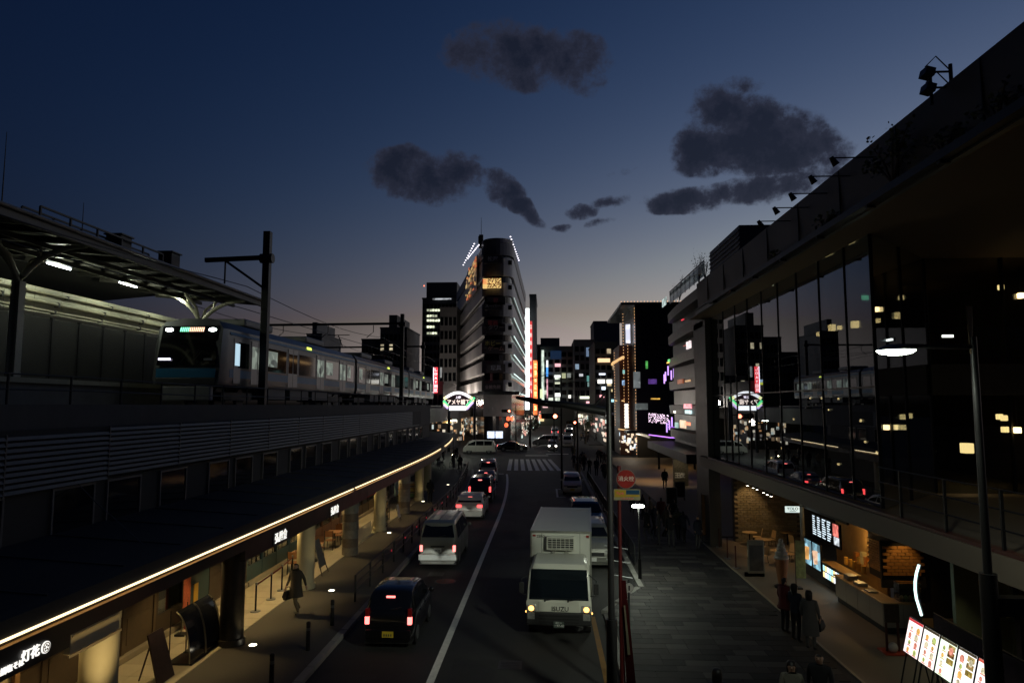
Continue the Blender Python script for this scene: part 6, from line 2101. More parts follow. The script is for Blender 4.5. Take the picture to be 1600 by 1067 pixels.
for i, (a, b, yt, d, col, r_, c_, li, lab) in enumerate(FARB):
    block('far_block', lab, X(a, d), X(b, d), d, d + 25, Z(yt, d), col, r_, c_, li, None, 0, 12, (1, .85, .55), .5, 20 + i, (.3, .6, 5) if i in (0, 2) else None)
# right-hand side of the street beyond the curved building
t = block('sign_tower', 'narrow building right of the curved building covered by tall vertical lit signs', X(828, 210), X(838, 210), 210, 235, Z(462, 210), (.04, .045, .05), 0, 0)
sign(t, 820.5, 827, 482, 640, 206, (.92, 1, 1), 2.6, 'white_sign')
sign(t, 827.3, 831.5, 502, 622, 206.3, (1, .1, .1), .95, 'red_sign', .5, .35)
for k in range(9):
    sign(t, 828.2, 830.8, 508 + k * 12.5, 514 + k * 12.5, 205.6, (1, .6, .55), 1.2, 'sign_glyph', .5, 2)
sign(t, 833.5, 839.5, 563, 648, 207, (1, .22, .06), 1.5, 'orange_sign', .45, .3)
for k in range(7):
    sign(t, 835, 838.4, 568 + k * 11, 575 + k * 11, 206.4, (1, .75, .3), 1.4, 'sign_glyph', .5, 2)
block('dark_slab_house', 'dark narrow house between the vertical signs and the blue-topped block', X(835, 250), X(846, 250), 250, 270, Z(540, 250), (.03, .03, .035), 0, 0)
t = block('blue_screen_block', 'block with a dark blue roof screen and white light lines at its left corner', X(845, 240), X(897, 240), 240, 262, Z(543, 240), (.12, .14, .14), 7, 5, .16, None, 0, 8, (.9, 1, .85), .7, 5)
MB().box(X(845, 243), X(875, 243), 243, 246, Z(543, 243), Z(528, 243)).build('roof_screen', M('dark blue screen', (.02, .03, .06), .3), t)
sign(t, 860, 877, 548, 561, 239.5, (.02, .05, .12), .35, 'blue_panel')
sign(t, 846.5, 850, 547, 625, 239, (.85, 1, .85), .8, 'light_line', .4, .8)
sign(t, 853.5, 856.5, 563, 574, 239, (.95, .97, 1), 1.2, 'vertical_sign')
sign(t, 853.5, 856.5, 574, 588, 239, (.1, .4, 1), 1.2, 'vertical_sign')
sign(t, 854, 856, 592, 622, 239, (1, .5, .6), .8, 'vertical_sign', .5, 1)
for (a, b, c_, d_, col, s) in ((867, 876, 568, 573, (1, .5, .55), 1.2), (866, 876, 586, 590, (.95, 1, .95), 1.1), (867, 875, 597, 600, (.9, .95, .7), .8), (867, 878, 614, 620, (1, 1, .95), 1.3), (878, 884, 583, 591, (.8, .85, .5), .5), (886, 892, 583, 590, (.5, .55, .5), .4), (844, 848, 608, 622, (.9, 1, .6), 1.0), (848, 856, 632, 637, (1, .6, .6), 1.0), (888, 892, 617, 622, (1, .95, .85), 1.4), (841, 850, 652, 658, (1, .8, .4), 1.0)):
    sign(t, a, b, c_, d_, 238.6, col, s, 'small_sign')
t = block('blue_window_block', 'dark block with pale blue windows and teal panels farther down the street', X(898, 225), X(932, 225), 225, 245, Z(533, 225), (.05, .055, .06), 6, 4, .08, None, 0, 10, (.5, .7, .9), .4, 6)
for (a, b, c_, d_, col, s) in ((916, 926, 543, 557, (.35, .5, .75), .35), (917, 928, 587, 596, (.2, .55, .5), .5), (918, 926, 597, 604, (.35, .55, .52), .45), (905, 911, 584, 588, (.8, .8, .85), .7), (906, 930, 619, 623, (.95, 1, .75), 1.4), (916, 921, 627, 630, (1, .5, .55), 1.5), (925, 930, 627, 631, (1, .7, .75), 1.5), (902, 905, 640, 651, (1, 1, .85), 1.6)):
    sign(t, a, b, c_, d_, 224.6, col, s, 'small_sign')
t = block('plain_grey_block', 'plain grey windowless block rising above the lit shop houses', X(929, 280), X(970, 280), 280, 300, Z(504, 280), (.14, .14, .145), 0, 0)
t = block('orange_sign_house', 'dark shop house with an orange lit sign and white shop signs', X(930, 190), X(966, 190), 190, 215, Z(537, 190), (.035, .034, .034), 6, 4, .12, None, 0, 10, (1, .8, .5), .5, 7)
for (a, b, c_, d_, col, s) in ((934, 953, 560, 566, (1, .62, .35), 1.4), (955, 962, 567, 571, (1, .6, .25), 1.0), (936, 946, 583, 586, (.85, .88, 1), 1.2), (934, 945, 593, 599, (1, .98, .9), 2.0), (948, 956, 593, 599, (1, .98, .88), 2.0), (940, 946, 604, 609, (.8, .9, 1), 1.5), (951, 957, 608, 612, (.9, .7, .35), .8), (937, 944, 617, 621, (1, .45, .5), 1.6), (952, 960, 624, 628, (.5, .9, 1), 1.2), (902, 914, 647, 652, (1, .95, .7), 1.6), (936, 942, 644, 655, (.4, .6, .8), .6)):
    sign(t, a, b, c_, d_, 189.5, col, s, 'small_sign')
rs_ = random.Random(77)
cl = thing('shop_row', 'low row of brightly lit far shops along the left side of the far street', 'shop', (-1, 215, 0))
MB().box(-6.5, -2.5, 208, 300, 0, 6).build('wall', dark_clad, cl)
goods_wall(cl, (-2.4, 206, 0), (-1.4, 298, 0), .5, 5, 4, 16, 8, ((1, .85, .6), (.9, 1, .9), (1, .3, .25), (.6, .9, .7)), 1.1)
cl2 = thing('shop_row', 'low row of lit far shops along the right side of the far street', 'shop', (11, 160, 0))
MB().box(10.2, 14, 108, 250, 0, 5.5).build('wall', dark_clad, cl2)
goods_wall(cl2, (10.1, 248, 0), (10.1, 112, 0), .6, 4.6, 4, 26, 9, ((1, .8, .5), (.9, .95, 1), (1, .4, .3), (.45, .75, .9), (1, .95, .8)), .9)

# the building edged with strings of lamps
ld = thing('lamp_string_building', 'dark building edged with strings of small orange lamps on the right', 'building', (14.5, 98, 0))
dkw = M('near-black wall', (.012, .013, .016), .35, 0, var=.2, scale=.4)
XL, YL = 12.05, 92.0
HT = 20.4
MB().box(XL, 20.5, YL, 108, 0, HT).build('wall', dkw, ld)
MB().box(XL - 1.9, 20.6, YL - .6, 112, HT + .01, HT + .35).build('roof', dkw, ld)
MB().box(XL - 1.5, XL - .01, YL + 6.5, 107, 0, 15.6).build('red_fin', M('red brown cladding', (.12, .035, .02), .5), ld)
bd = MB().box(-.035, .035, -.035, .035, -.04, .04).mesh('lamp_bead', E('orange bead', (1, .5, .2), 2.0))
bead_runs = []
for (x, y, z0, z1) in ((XL - .1, YL - .1, .6, HT), (XL - 1.0, YL + 5.5, 3.6, HT), (XL - .75, YL + 2.4, 3.6, 16), (XL - 1.55, YL + 13, 4, 15.4)):
    n = int((z1 - z0) / .42)
    for k in range(n):
        bead_runs.append((x, y, z0 + (z1 - z0) * k / n))
for k in range(24):
    bead_runs.append((XL - 1.9 + k * .44, YL - .68, HT + .42))
for (x, y, z) in bead_runs[:300]:
    piece('lamp_bead', bd, ld, (x - 14.5, y - 98, z))
MB().box(XL - .9, XL - .3, YL + 3, YL + 3.3, 15.6, 18.2).build('corner_sign', E('corner sign', (.8, .82, 1), 1.3, .4, 1), ld)
MB().box(XL - 1.2, XL - .7, YL + 3.2, YL + 3.4, 3.9, 7.2).build('corner_sign', E('corner sign low', (1, 1, .95), 1.3, .2, 1), ld)
for (a, b, c_, d_, col, s) in ((990, 1000, 581, 606, (.45, .5, .5), .35), (993, 1012, 630, 640, (.3, .34, .33), .3), (1009, 1012, 564, 576, (.2, .9, .2), .5), (1017, 1031, 622, 624, (1, .55, .1), .9), (1013, 1026, 592, 600, (.35, .15, .8), .25), (973, 976, 578, 584, (.4, .8, .75), .8), (972, 976, 594, 602, (.4, .6, .9), .7)):
    sign(ld, a, b, c_, d_, YL - .05, col, s, 'window_glow', .5, 1.5, .15)
MB().bar(aty(958, 567, 104), aty(974, 558, 95), .3, .3).build('light_arm', E('orange arm', (1, .6, .25), .9), ld)
MB().bar(aty(962, 626, 104), aty(975, 626, 97), .16, .16).build('light_arm', E('orange arm', (1, .6, .25), .9), ld)
# lit entrance at its foot, awning and purple rope light
MB().box(10.3, 14, 88.6, 91.4, 3.4, 3.75).build('awning', dkw, ld)
goods_wall(ld, (10.6, 99.5, 0), (11.9, 91.9, 0), .3, 3.4, 5, 9, 12, ((1, .95, .85), (.8, .9, 1), (1, .8, .55), (.9, .7, .5)), 1.0, 'shop_display')
MB().slab((10.3, 99, 3.55), (11.9, 91.7, 3.4), (11.9, 91.7, 3.55), (10.3, 99, 3.7), .1).build('light_line', E('orange arm', (1, .6, .25), .9), ld)
lamp('POINT', 'entrance_light', (11.2, 90.3, 3.0), 120, (1, .85, .62), .3)
pt = thing('purple_terrace', 'terrace edged with a purple rope light and hung with pinkish curtain lamps', 'terrace', (14, 76, 0))
MB().prism([(11.6, 77.8), (13.2, 73.4), (17.5, 73.4), (17.5, 90), (11.6, 90)], 'z', 3.3, 3.62).build('slab', dkw, pt)
pur = E('purple rope', (.55, .22, 1), 2.2)
MB().tube([(11.55, 78, 3.7), (13.15, 73.35, 3.6), (17.5, 73.35, 3.6)], .05, 6).build('rope_light', pur, pt)
MB().tube([(13.4, 76.5, 4.6), (16.4, 76.5, 4.6)], .05, 6).build('rope_light', E('purple rope dim', (.5, .15, .9), .9), pt)
pb = MB().box(-.03, .03, -.03, .03, -.03, .03).mesh('curtain_bead', E('pink bead', (1, .75, .95), 2.0))
rnd = random.Random(5)
for k in range(170):
    u, v = rnd.random(), rnd.random()
    piece('curtain_bead', pb, pt, (11.7 + u * 2.3 - 14, 3.0 + u * .4, 5.6 + (v - .5) * 1.1 + u * -.25))
pv = MB().box(-.06, .06, -.06, .06, -.5, .5).mesh('icicle_light', E('violet icicle', (.6, .35, 1), 1.6))
for k, (px, py) in enumerate(((1040, 588), (1044, 579), (1049, 586), (1053, 583), (1038, 592), (1050, 659), (1042, 668), (1046, 664))):
    q = aty(px, py, 74.5)
    piece('icicle_light', pv, pt, (q.x - 14, q.y - 76, q.z))
for x in (12.2, 14, 16):
    MB().cyl((x, 75.5, 0), (x, 75.5, 3.3), .12, n=10).build('post', dkw, pt)
lamp('POINT', 'terrace_lamp', (14, 77.5, 2.9), 110, (1, .62, .25), .3)
wf_ = structure(MB().box(7.87, 18, 37.3, 92, .1, .128).build('walk_floor', M('walk floor', (.22, .17, .12), .65, var=.2, scale=.8)))
bwl = structure(MB().box(17.6, 18, 60, 91, 0, 3.3).build('wall_recess', M('recess wall', (.12, .09, .05), .7, var=.3)))
# banded building next to the big glass front
bn = thing('banded_building', 'dark building with curved balcony bands and a planted roof terrace beside the glass front', 'building', (14, 53, 0))
band_m = M('balcony band', (.032, .03, .03), .45, .1, var=.15)
MB().box(11.2, 20, 45, 60.5, 3.9, 15.4).build('core', dkw, bn)
for k in range(6):
    z = 4.2 + k * 1.98
    prof = [(11.25, z), (10.35, z + .12), (10.3, z + .82), (11.25, z + .9)]
    rings = []
    for j in range(9):
        y = 44.6 + j * 2
        off = .5 * (j / 8) ** 3
        rings.append([(a + off, y, b) for a, b in prof])
    MB().loft(rings).build('balcony_band', band_m, bn, smooth=30)
for (a, b, c_, d_, col, s) in ((1074, 1080, 532, 546, (1, .85, .85), .9), (1069, 1077, 537, 541, (.9, .25, .2), .4), (1060, 1068, 592, 600, (.8, .25, .12), .25), (1072, 1079, 593, 597, (1, .6, .3), .5), (1070, 1081, 631, 638, (1, .4, .45), 1.0), (1072, 1081, 641, 646, (.7, .95, .95), 1.0), (1064, 1072, 657, 668, (1, .75, .5), .7), (1073, 1079, 660, 664, (1, .3, .15), 1.0), (1054, 1056, 642, 645, (1, .9, .7), 2.0), (1045, 1047, 561, 566, (.2, .9, .3), .8), (1043, 1046, 565, 568, (1, .55, .1), 1.0), (1066, 1069, 498, 501, (1, .05, .08), 1.0), (1056, 1060, 660, 668, (.5, .8, .75), .5)):
    q0, q1 = atx(a, d_, 10.28), atx(b, c_, 10.28)
    MB().box(10.2, 10.29, min(q0.y, q1.y), max(q0.y, q1.y), q0.z, q1.z).build('lit_sign', E('band sign %s' % str(col), col, s * 1.2, .4, 4), bn)
MB().box(10.3, 10.36, 58.4, 60.4, 15.6, 16.25).build('roof_sign', E('roof sign', (.8, 1, .95), .5, .6, 3), bn)
for k in range(9):
    MB().box(10.45, 10.5, 45 + k * 1.55, 45.05 + k * 1.55, 15.4, 16.5).build('rail_post', galv, bn)
MB().box(10.45, 10.5, 45, 57.6, 16.46, 16.54).build('roof_rail', galv, bn)
MB().box(10.46, 10.49, 45, 57.6, 15.5, 16.4).build('rail_glass', glass('rail glass', (.2, .2, .2), 1.3, .85), bn)
for i, (y, s) in enumerate(((55.5, 1.0), (48.5, 1.2), (46.6, .9))):
    shrub('roof_shrub', ['small bush at the far end of the planted roof terrace', 'larger bush on the near part of the planted roof terrace', 'bush at the near end of the planted roof terrace'][i], (10.9, y, 15.45), .5 * s, .9 * s, 1.9 * s, 200, 'bushes on the roof terrace', 40 + i)
MB().box(8.9, 20, 44.4, 61, 3.3, 3.88).build('ground_canopy', dkw, bn)
q0 = aty(1050, 706, 60)
cw_ = thing('sparkle_wall', 'silvery sparkling curtain wall beside the lit doorway under the canopy', 'wall', (11.8, 60, 0))
MB().box(X(1050, 60), X(1073, 60), 60, 60.3, .15, Z(703, 60)).build('board', M('sparkle cloth', (.16, .15, .12), .3, .5, var=.9, scale=9), cw_)
text('王', .5, E('pale glyph', (1, .9, .7), .06), 'lettering', cw_, (X(1056, 60) - 11.8, -.03, Z(742, 60)), FACE_CAM, .02)
text('衣', .5, E('pale glyph', (1, .9, .7), .06), 'lettering', cw_, (X(1063, 60) - 11.8, -.03, Z(742, 60)), FACE_CAM, .02)
lamp('SPOT', 'doorway_lamp', (9.6, 63.5, 3.2), 260, (1, .62, .28), .1, spot=120, blend=.7)
lamp('SPOT', 'sparkle_lamp', (X(1060, 59), 58.6, 3.1), 60, (1, .8, .5), .1, rot=(R(25), 0, 0), spot=90, blend=.7)
for i, (px, py) in enumerate(((1063, 781), (1050, 792))):
    q = atz(px, py, .13)
    t = thing('standing_sign', '%s dark framed standing sign before the sparkling wall' % ('right', 'left')[i], 'sign stand', (q.x, q.y, .12), group='standing signs by the doorway')
    MB().box(q.x - .38, q.x + .38, q.y - .03, q.y + .03, .3, 1.45).build('frame', galv, t, bevel=.01)
    MB().box(q.x - .32, q.x + .32, q.y - .038, q.y - .028, .38, 1.38).build('poster', M('dark menu print', (.035, .022, .018), .35, 0, var=.8, scale=9), t)
    for s in (-.3, .3):
        MB().box(q.x + s - .02, q.x + s + .02, q.y - .2, q.y + .2, .12, .3).build('foot', dark_steel, t)

# ------------------------------------------------------------------ the lit arch over the market lane
ar = thing('market_arch', 'brightly lit arched market gate sign with green and purple wing stripes', 'gate sign', (-13, 104, 0))
DA = 104.0
arch_white = E('arch white', (1, .98, 1), 1.5)


def AP(px, py, d=DA):
    return aty(px, py, d)


b0 = AP(699, 658)
for px in (701, 741):
    p = AP(px, 690)
    MB().cyl((p.x, DA + .3, 0), (p.x, DA + .3, AP(px, 622).z), .22, n=10).build('post', dark_steel, ar)
ring = []
for k in range(13):
    t = k / 12
    px = 694 + 44 * t
    py = 623 - 9.5 * math.sin(PI * t)
    ring.append(AP(px, py))
for k in range(12):
    MB().bar(ring[k], ring[k + 1], .4, .42).build('arch_light', arch_white if 0 < k < 11 else E('arch yellow', (.95, .95, .45), 1.6), ar)
lp_ = [AP(694, 624), AP(738, 624), AP(735, 634), AP(698, 634)]
MB().prism([(p.x, p.z) for p in ([AP(697, 635), AP(735, 635)] + [AP(737 - 40 * t, 622.5 - 7 * math.sin(PI * t)) for t in [k / 8 for k in range(9)]])], 'y', DA + .05, DA + .35).build('panel', M('arch dark panel', (.03, .01, .02), .5), ar)
text('アメヤ横丁', .86, E('arch letters', (1, .82, .72), 1.5), 'lettering', ar, (AP(716, 628.7).x + 13, -.02, AP(716, 628.7).z), FACE_CAM, .05, squeeze=.82)
text('上野', .42, E('arch small letters', (1, .9, 1), 1.6), 'lettering', ar, (AP(716, 621).x + 13, -.02, AP(716, 621).z), FACE_CAM, .05)
p0, p1 = AP(702, 641), AP(728, 634)
MB().box(p0.x, p1.x, DA - .1, DA + .3, p0.z, p1.z).build('lower_panel', E('arch lower panel', (.97, .98, 1), 2.0), ar)
for s, c_ in enumerate(((.1, .9, .35), (.85, .9, .4), (.7, .5, 1))):
    MB().bar(AP(729 + s * 0, 634 + s * 2.6), AP(741.5 - s * 1.2, 621 + s * 3.6), .3, .3).build('wing_stripe', E('wing %d' % s, c_, 1.3), ar)
    MB().bar(AP(700, 633.5 + s * 2.2), AP(693 + s * .3, 626 + s * 3.0), .3, .3).build('wing_stripe', E('wing %d' % s, c_, 1.3), ar)
lane = thing('market_shop', 'lit market stalls with an ochre awning behind the gate sign', 'shop', (-17, 112, 0))
MB().box(-24, -15.6, 112, 126, 0, 5.2).build('wall', dark_clad, lane)
goods_wall(lane, (-22, 111.9, 0), (-13.4, 111.9, 0), .5, 4.6, 5, 16, 21, WARM, .7)
MB().slab((AP(684, 660).x, 108, AP(684, 662).z), (AP(700, 660).x, 108, AP(700, 662).z), (AP(696, 655).x, 111, 5.0), (AP(688, 655).x, 111, 5.0), .1).build('awning', M('ochre awning', (.4, .27, .08), .7), lane)
for x, y, e in ((-15.5, 108.5, 300), (-16.4, 137.5, 1500), (-20.5, 150, 2600)):  # unseen lights; the far two added to brighten the curved building's left wall
    lamp('POINT', 'market_fill_light', (x, y, 4.4 if y < 120 else 7.5), e, (1, .86, .74), .5)
lamp('POINT', 'corner_shop_light', (-3.2, 121.5, 4.2), 900, (1, .93, .82), .5)
lamp('POINT', 'corner_shop_light', (-1.8, 150, 4.6), 900, (.9, 1, .95), .5)
# ------------------------------------------------------------------ lamps, poles, signs
lamp_glow = E('street lamp lens', (.9, 1, .82), 40)


def disc_lamp(name, label, px, py, d, r, z_dir, post_x, post_top, energy, thick, aim=None, dome=False):
    q = aty(px, py, d)
    t = thing(name, label, 'street lamp', (post_x, d, .12))
    MB().cyl((post_x, d, .12), (post_x, d, post_top), thick, thick * .62, n=14).build('post', black_steel, t, smooth=40)
    MB().cyl((post_x, d, .12), (post_x, d, 4.62), thick * 1.6, thick * 1.5, n=14).build('sleeve', black_steel, t, smooth=40) if thick > .06 else MB().cyl((post_x, d, .12), (post_x, d, .9), thick * 1.6, n=12).build('sleeve', black_steel, t, smooth=40)
    MB().tube([(post_x, d, q.z + .05), (q.x, d, q.z + .07)], .035 if thick > .06 else .02, 8).build('arm', black_steel, t)
    MB().loft([[(q.x + rr * math.cos(a), d + rr * math.sin(a), z) for a in [k * PI / 14 for k in range(28)]] for rr, z in (((r, q.z + .005), (r * .97, q.z + .03), (r * .45, q.z + .09)) if not dome else ((.07, q.z + .075), (.06, q.z + .1), (.03, q.z + .11)))]).build('shade', M('lamp shade', (.1, .1, .1), .4, .3), t, smooth=40)
    MB().loft([[(q.x + rr * math.cos(a), d + rr * math.sin(a), z) for a in [k * PI / 14 for k in range(28)]] for rr, z in (((r * .96, q.z), (r * .8, q.z - .035), (r * .4, q.z - .06)) if not dome else ((r * .4, q.z + .075), (r * .8, q.z + .05), (r, q.z), (r * .7, q.z - .04)))]).build('lens', lamp_glow, t, smooth=60)
    lamp('SPOT', 'street_lamp_light', (q.x, d, q.z - .12), energy, (.93, 1, .8), .15, spot=165, blend=.35)
    if aim:
        dv = Vector(aim) - Vector((q.x, d, q.z - .12))
        lamp('SPOT', 'street_lamp_light', (q.x, d, q.z - .12), 2700, (.93, 1, .8), .35, rot=dv.to_track_quat('-Z', 'Y').to_euler(), spot=54, blend=.9)
    return t


big = disc_lamp('street_lamp', 'big lit disc street lamp on a thick black post at the right', 1400, 548, 10.3, .27, 0, 6.27, 8.0, 130, .075, (-.9, 22, 1.8))
MB().box(6.3, 6.9, 10.2, 10.4, 4.05, 4.3).build('side_arm', black_steel, big)
MB().slab((6.22, 10.28, 7.75), (6.27, 10.32, 7.75), (6.3, 10.32, 8.45), (6.2, 10.28, 8.45), .02).build('banner', M('banner print', (.12, .08, .04), .7, var=.8, scale=6), big)
lp2 = atz(998, 904, .12)
disc_lamp('street_lamp', 'small lit disc street lamp on the right pavement beyond the hydrant sign', 997, 791, lp2.y, .26, 0, lp2.x + .05, 3.05, 150, .045, None, True)

cp = aty(709, 657, 93.0)
disc_lamp('street_lamp', 'far lit disc street lamp added at the left corner to brighten the junction', 709, 657, 93.0, .4, 0, cp.x - .05, cp.z + .3, 330, .055, None, True)  # lamp post added to brighten the van crossing the junction
# dark pole with a long arm near the right kerb
PD = 16.0
pp = aty(952, 700, PD).x
dp_ = thing('arm_pole', 'dark pole with a long tapering arm reaching left over the road', 'pole', (pp, PD, 0))
MB().cyl((pp, PD, 0), (pp, PD, aty(948, 608, PD).z), .085, .06, n=12).build('post', black_steel, dp_, smooth=40)
MB().cyl((pp, PD, 0), (pp, PD, 2.2), .13, .12, n=12).build('sleeve', black_steel, dp_, smooth=40)
arm = [aty(px, py, PD) for px, py in ((946, 643), (915, 638), (880, 632), (850, 630), (825, 624), (806, 621))]
MB().tube(arm, [.1, .1, .08, .075, .06, .03], 8).build('arm', black_steel, dp_, smooth=50)
MB().tube([aty(px, py, PD) for px, py in ((948, 612), (930, 632), (905, 637))], .03, 6).build('stay', black_steel, dp_)
MB().ball(arm[3], .14, .12, .06, 10, 6).build('joint', black_steel, dp_, smooth=60)
# hydrant sign on a red pole
HD = 17.0
hx = aty(978, 748, HD).x
hy = thing('hydrant_sign', 'round red hydrant sign above a yellow and blue board on a red pole', 'sign', (hx, HD, .12))
red_pole = M('red pole paint', (.04, .003, .003), .6, spec=.2)
MB().cyl((hx - .16, HD + .06, .12), (hx - .16, HD + .06, aty(978, 728, HD).z), .045, n=10).build('pole', red_pole, hy, smooth=40)
zc = aty(977, 748, HD).z
MB().cyl((hx, HD - .02, zc), (hx, HD + .02, zc), .235, n=32).build('rim', M('sign rim', (.08, .06, .055), .9, spec=.05), hy)
MB().cyl((hx, HD - .03, zc), (hx, HD - .005, zc), .218, n=32).build('disc', M('hydrant red', (.1, .01, .009), .9, spec=.05), hy)
text('消火栓', .13, M('sign pale', (.24, .19, .17), .9, spec=.05), 'lettering', hy, (0, -.034, zc - .12), FACE_CAM, .003)
za, zb = aty(979, 781, HD).z, aty(979, 764, HD).z
MB().box(hx - .3, hx + .34, HD - .02, HD + .02, za, zb).build('board', M('board pale', (.11, .1, .065), .9, spec=.05), hy)
MB().box(hx - .28, hx - .01, HD - .026, HD - .018, za + .07, zb - .02).build('board_field', M('board yellow', (.17, .11, .012), .9, spec=.05), hy)
MB().box(hx - .0, hx + .32, HD - .026, HD - .018, za + .14, zb - .02).build('board_field', M('board blue', (.008, .025, .05), .9, spec=.05), hy)
MB().box(hx - .0, hx + .32, HD - .0262, HD - .018, za + .08, za + .13).build('board_field', M('board yellow', (.17, .11, .012), .9, spec=.05), hy)
text('0120-00-0100', .055, M('board red ink', (.3, .03, .03), .5), 'lettering', hy, (.02, -.026, za + .035 - .12), FACE_CAM, .002)
text('Park', .1, M('board red ink', (.3, .03, .03), .5), 'lettering', hy, (-.145, -.028, (za + zb) / 2 + .03 - .12), FACE_CAM, .002)
rb = thing('red_banner_pole', 'red banner on a leaning pole at the right kerb near the frame bottom', 'banner', (1.7, 15.28, .12))
MB().slab((1.7, 15.25, .7), (1.92, 15.25, .7), (1.72, 15.4, 3.2), (1.62, 15.4, 3.2), .015).build('cloth', M('red banner vinyl', (.016, .0012, .0016), .9, 0, var=.35, scale=3, spec=.05), rb)
MB().tube([(1.69, 15.28, .12), (1.6, 15.42, 3.4)], .02, 6).build('pole', red_pole, rb)
MB().slab((1.72, 15.25, 1.7), (1.78, 15.25, 1.7), (1.69, 15.31, 2.7), (1.66, 15.31, 2.7), .006).build('pale_stripe', M('pale print', (.06, .05, .03), .6), rb)
ns = atx(983, 918, hx + .1)
no = thing('small_round_sign', 'small round pale sign with a dark bar on a short rail', 'sign', (hx + .25, 17.6, .12))
qz = aty(983, 918, 17.6)
MB().cyl((qz.x, 17.58, qz.z), (qz.x, 17.61, qz.z), .11, n=20).build('disc', M('pale sign', (.2, .19, .18), .5), no)
MB().box(qz.x - .02, qz.x + .02, 17.57, 17.582, qz.z - .06, qz.z + .06).build('bar', black_steel, no)
MB().cyl((qz.x, 17.64, .12), (qz.x, 17.64, qz.z + .2), .025, n=8).build('post', dark_steel, no)
for k in range(3):
    MB().tube([(qz.x - .5, 17.7 + k * .5, qz.z + .3 + k * .25), (qz.x + .1, 17.65 + k * .5, qz.z + .22 + k * .25)], .015, 6).build('rail', galv, no)

# fence along the right kerb
fr_ = thing('pavement_fence_right', 'dark railing along the right kerb behind the parked cars', 'fence', (3.8, 50, .12))
ysf = [30.5 + i * 2 for i in range(18)]
for y in ysf:
    piece('post', fp, fr_, (0, y - 50, 0))
for z in (.2, .9):
    MB().tube([(3.8, y, .12 + z) for y in (ysf[0], ysf[-1])], .026, 6).build('rail', dark_steel, fr_)
bal = MB().cyl((0, 0, .2), (0, 0, .9), .012, n=6).mesh('baluster', dark_steel)
for k in range(110):
    piece('baluster', bal, fr_, (0, ysf[0] - 50 + k * .31, 0))
MB().box(3.765, 3.795, 53.5, 57, .35, .95).build('red_sheet', M('red banner vinyl', (.016, .0012, .0016), .9, 0, var=.35, scale=3, spec=.05), fr_)
# slim poles and traffic signals at the junction
def signal_pole(label, px, base_py, top_py, head=None, arm_to=None, col=(1, .12, .08)):
    q = atz(px, base_py, .1)
    t = thing('signal_pole', label, 'traffic signal', (q.x, q.y, .1), group='poles at the junction')
    zt = aty(px, top_py, q.y).z
    MB().cyl((q.x, q.y, .1), (q.x, q.y, zt), .1, .07, n=10).build('post', dark_steel, t, smooth=40)
    if head:
        h = aty(head[0], head[1], q.y - .3)
        if abs(h.x - q.x) > .4:
            MB().tube([(q.x, q.y, h.z + .1), (h.x, q.y - .3, h.z + .1)], .045, 6).build('arm', dark_steel, t)
        bx2 = MB().box(h.x - .72, h.x + .72, q.y - .45, q.y - .2, h.z - .22, h.z + .22).build('signal_head', black_steel, t, bevel=.08)
        for k, c_ in enumerate((E('signal red', (1, .22, .12), 9), M('dead green lens', (.02, .08, .06), .3), M('dead amber lens', (.1, .06, .02), .3))):
            xx = h.x + .45 - k * .45
            MB().cyl((xx, q.y - .47, h.z), (xx, q.y - .44, h.z), .17, n=16).build('signal_lens', c_, bx2)
            MB().tube([(xx - .18, q.y - .6, h.z + .04), (xx, q.y - .62, h.z + .19), (xx + .18, q.y - .6, h.z + .04)], .015, 5).build('visor', black_steel, bx2)
    return t


signal_pole('signal pole with a big red-orange light beyond the zebra crossing', 878, 764, 590, (859, 650))
signal_pole('signal pole with a red light in front of the curved building', 806, 705, 632, (791, 642))
signal_pole('plain grey pole left of the crowd at the crossing', 903, 758, 640, None)
signal_pole('signal pole with a small red light far right of the crossing', 898, 712, 655, (893, 660))
for i, (px, base, top, hx_, hy_) in enumerate(((829, 700, 604, 812, 618), (866, 706, 585, 838, 590), (903, 700, 596, 880, 603))):
    q = atz(px, base, .1)
    t = thing('curved_lamp_post', '%s tall unlit curved street lamp post at the junction, from the left' % ORD[i], 'street lamp', (q.x, q.y, .1), group='curved lamp posts at the junction')
    zt = aty(px, top, q.y).z
    e = aty(hx_, hy_, q.y)
    MB().cyl((q.x, q.y, .1), (q.x, q.y, zt - .8), .12, .07, n=8).build('post', black_steel, t, smooth=40)
    MB().tube([(q.x, q.y, zt - .8), (q.x - .15, q.y, zt - .2), (q.x + (e.x - q.x) * .4, q.y, zt), (e.x, q.y, e.z)], .06, 6).build('arm', black_steel, t, smooth=50)
    MB().slab((e.x - .9, q.y - .2, e.z - .12), (e.x, q.y - .2, e.z), (e.x, q.y + .2, e.z), (e.x - .9, q.y + .2, e.z - .12), .14).build('lamp_head', black_steel, t)
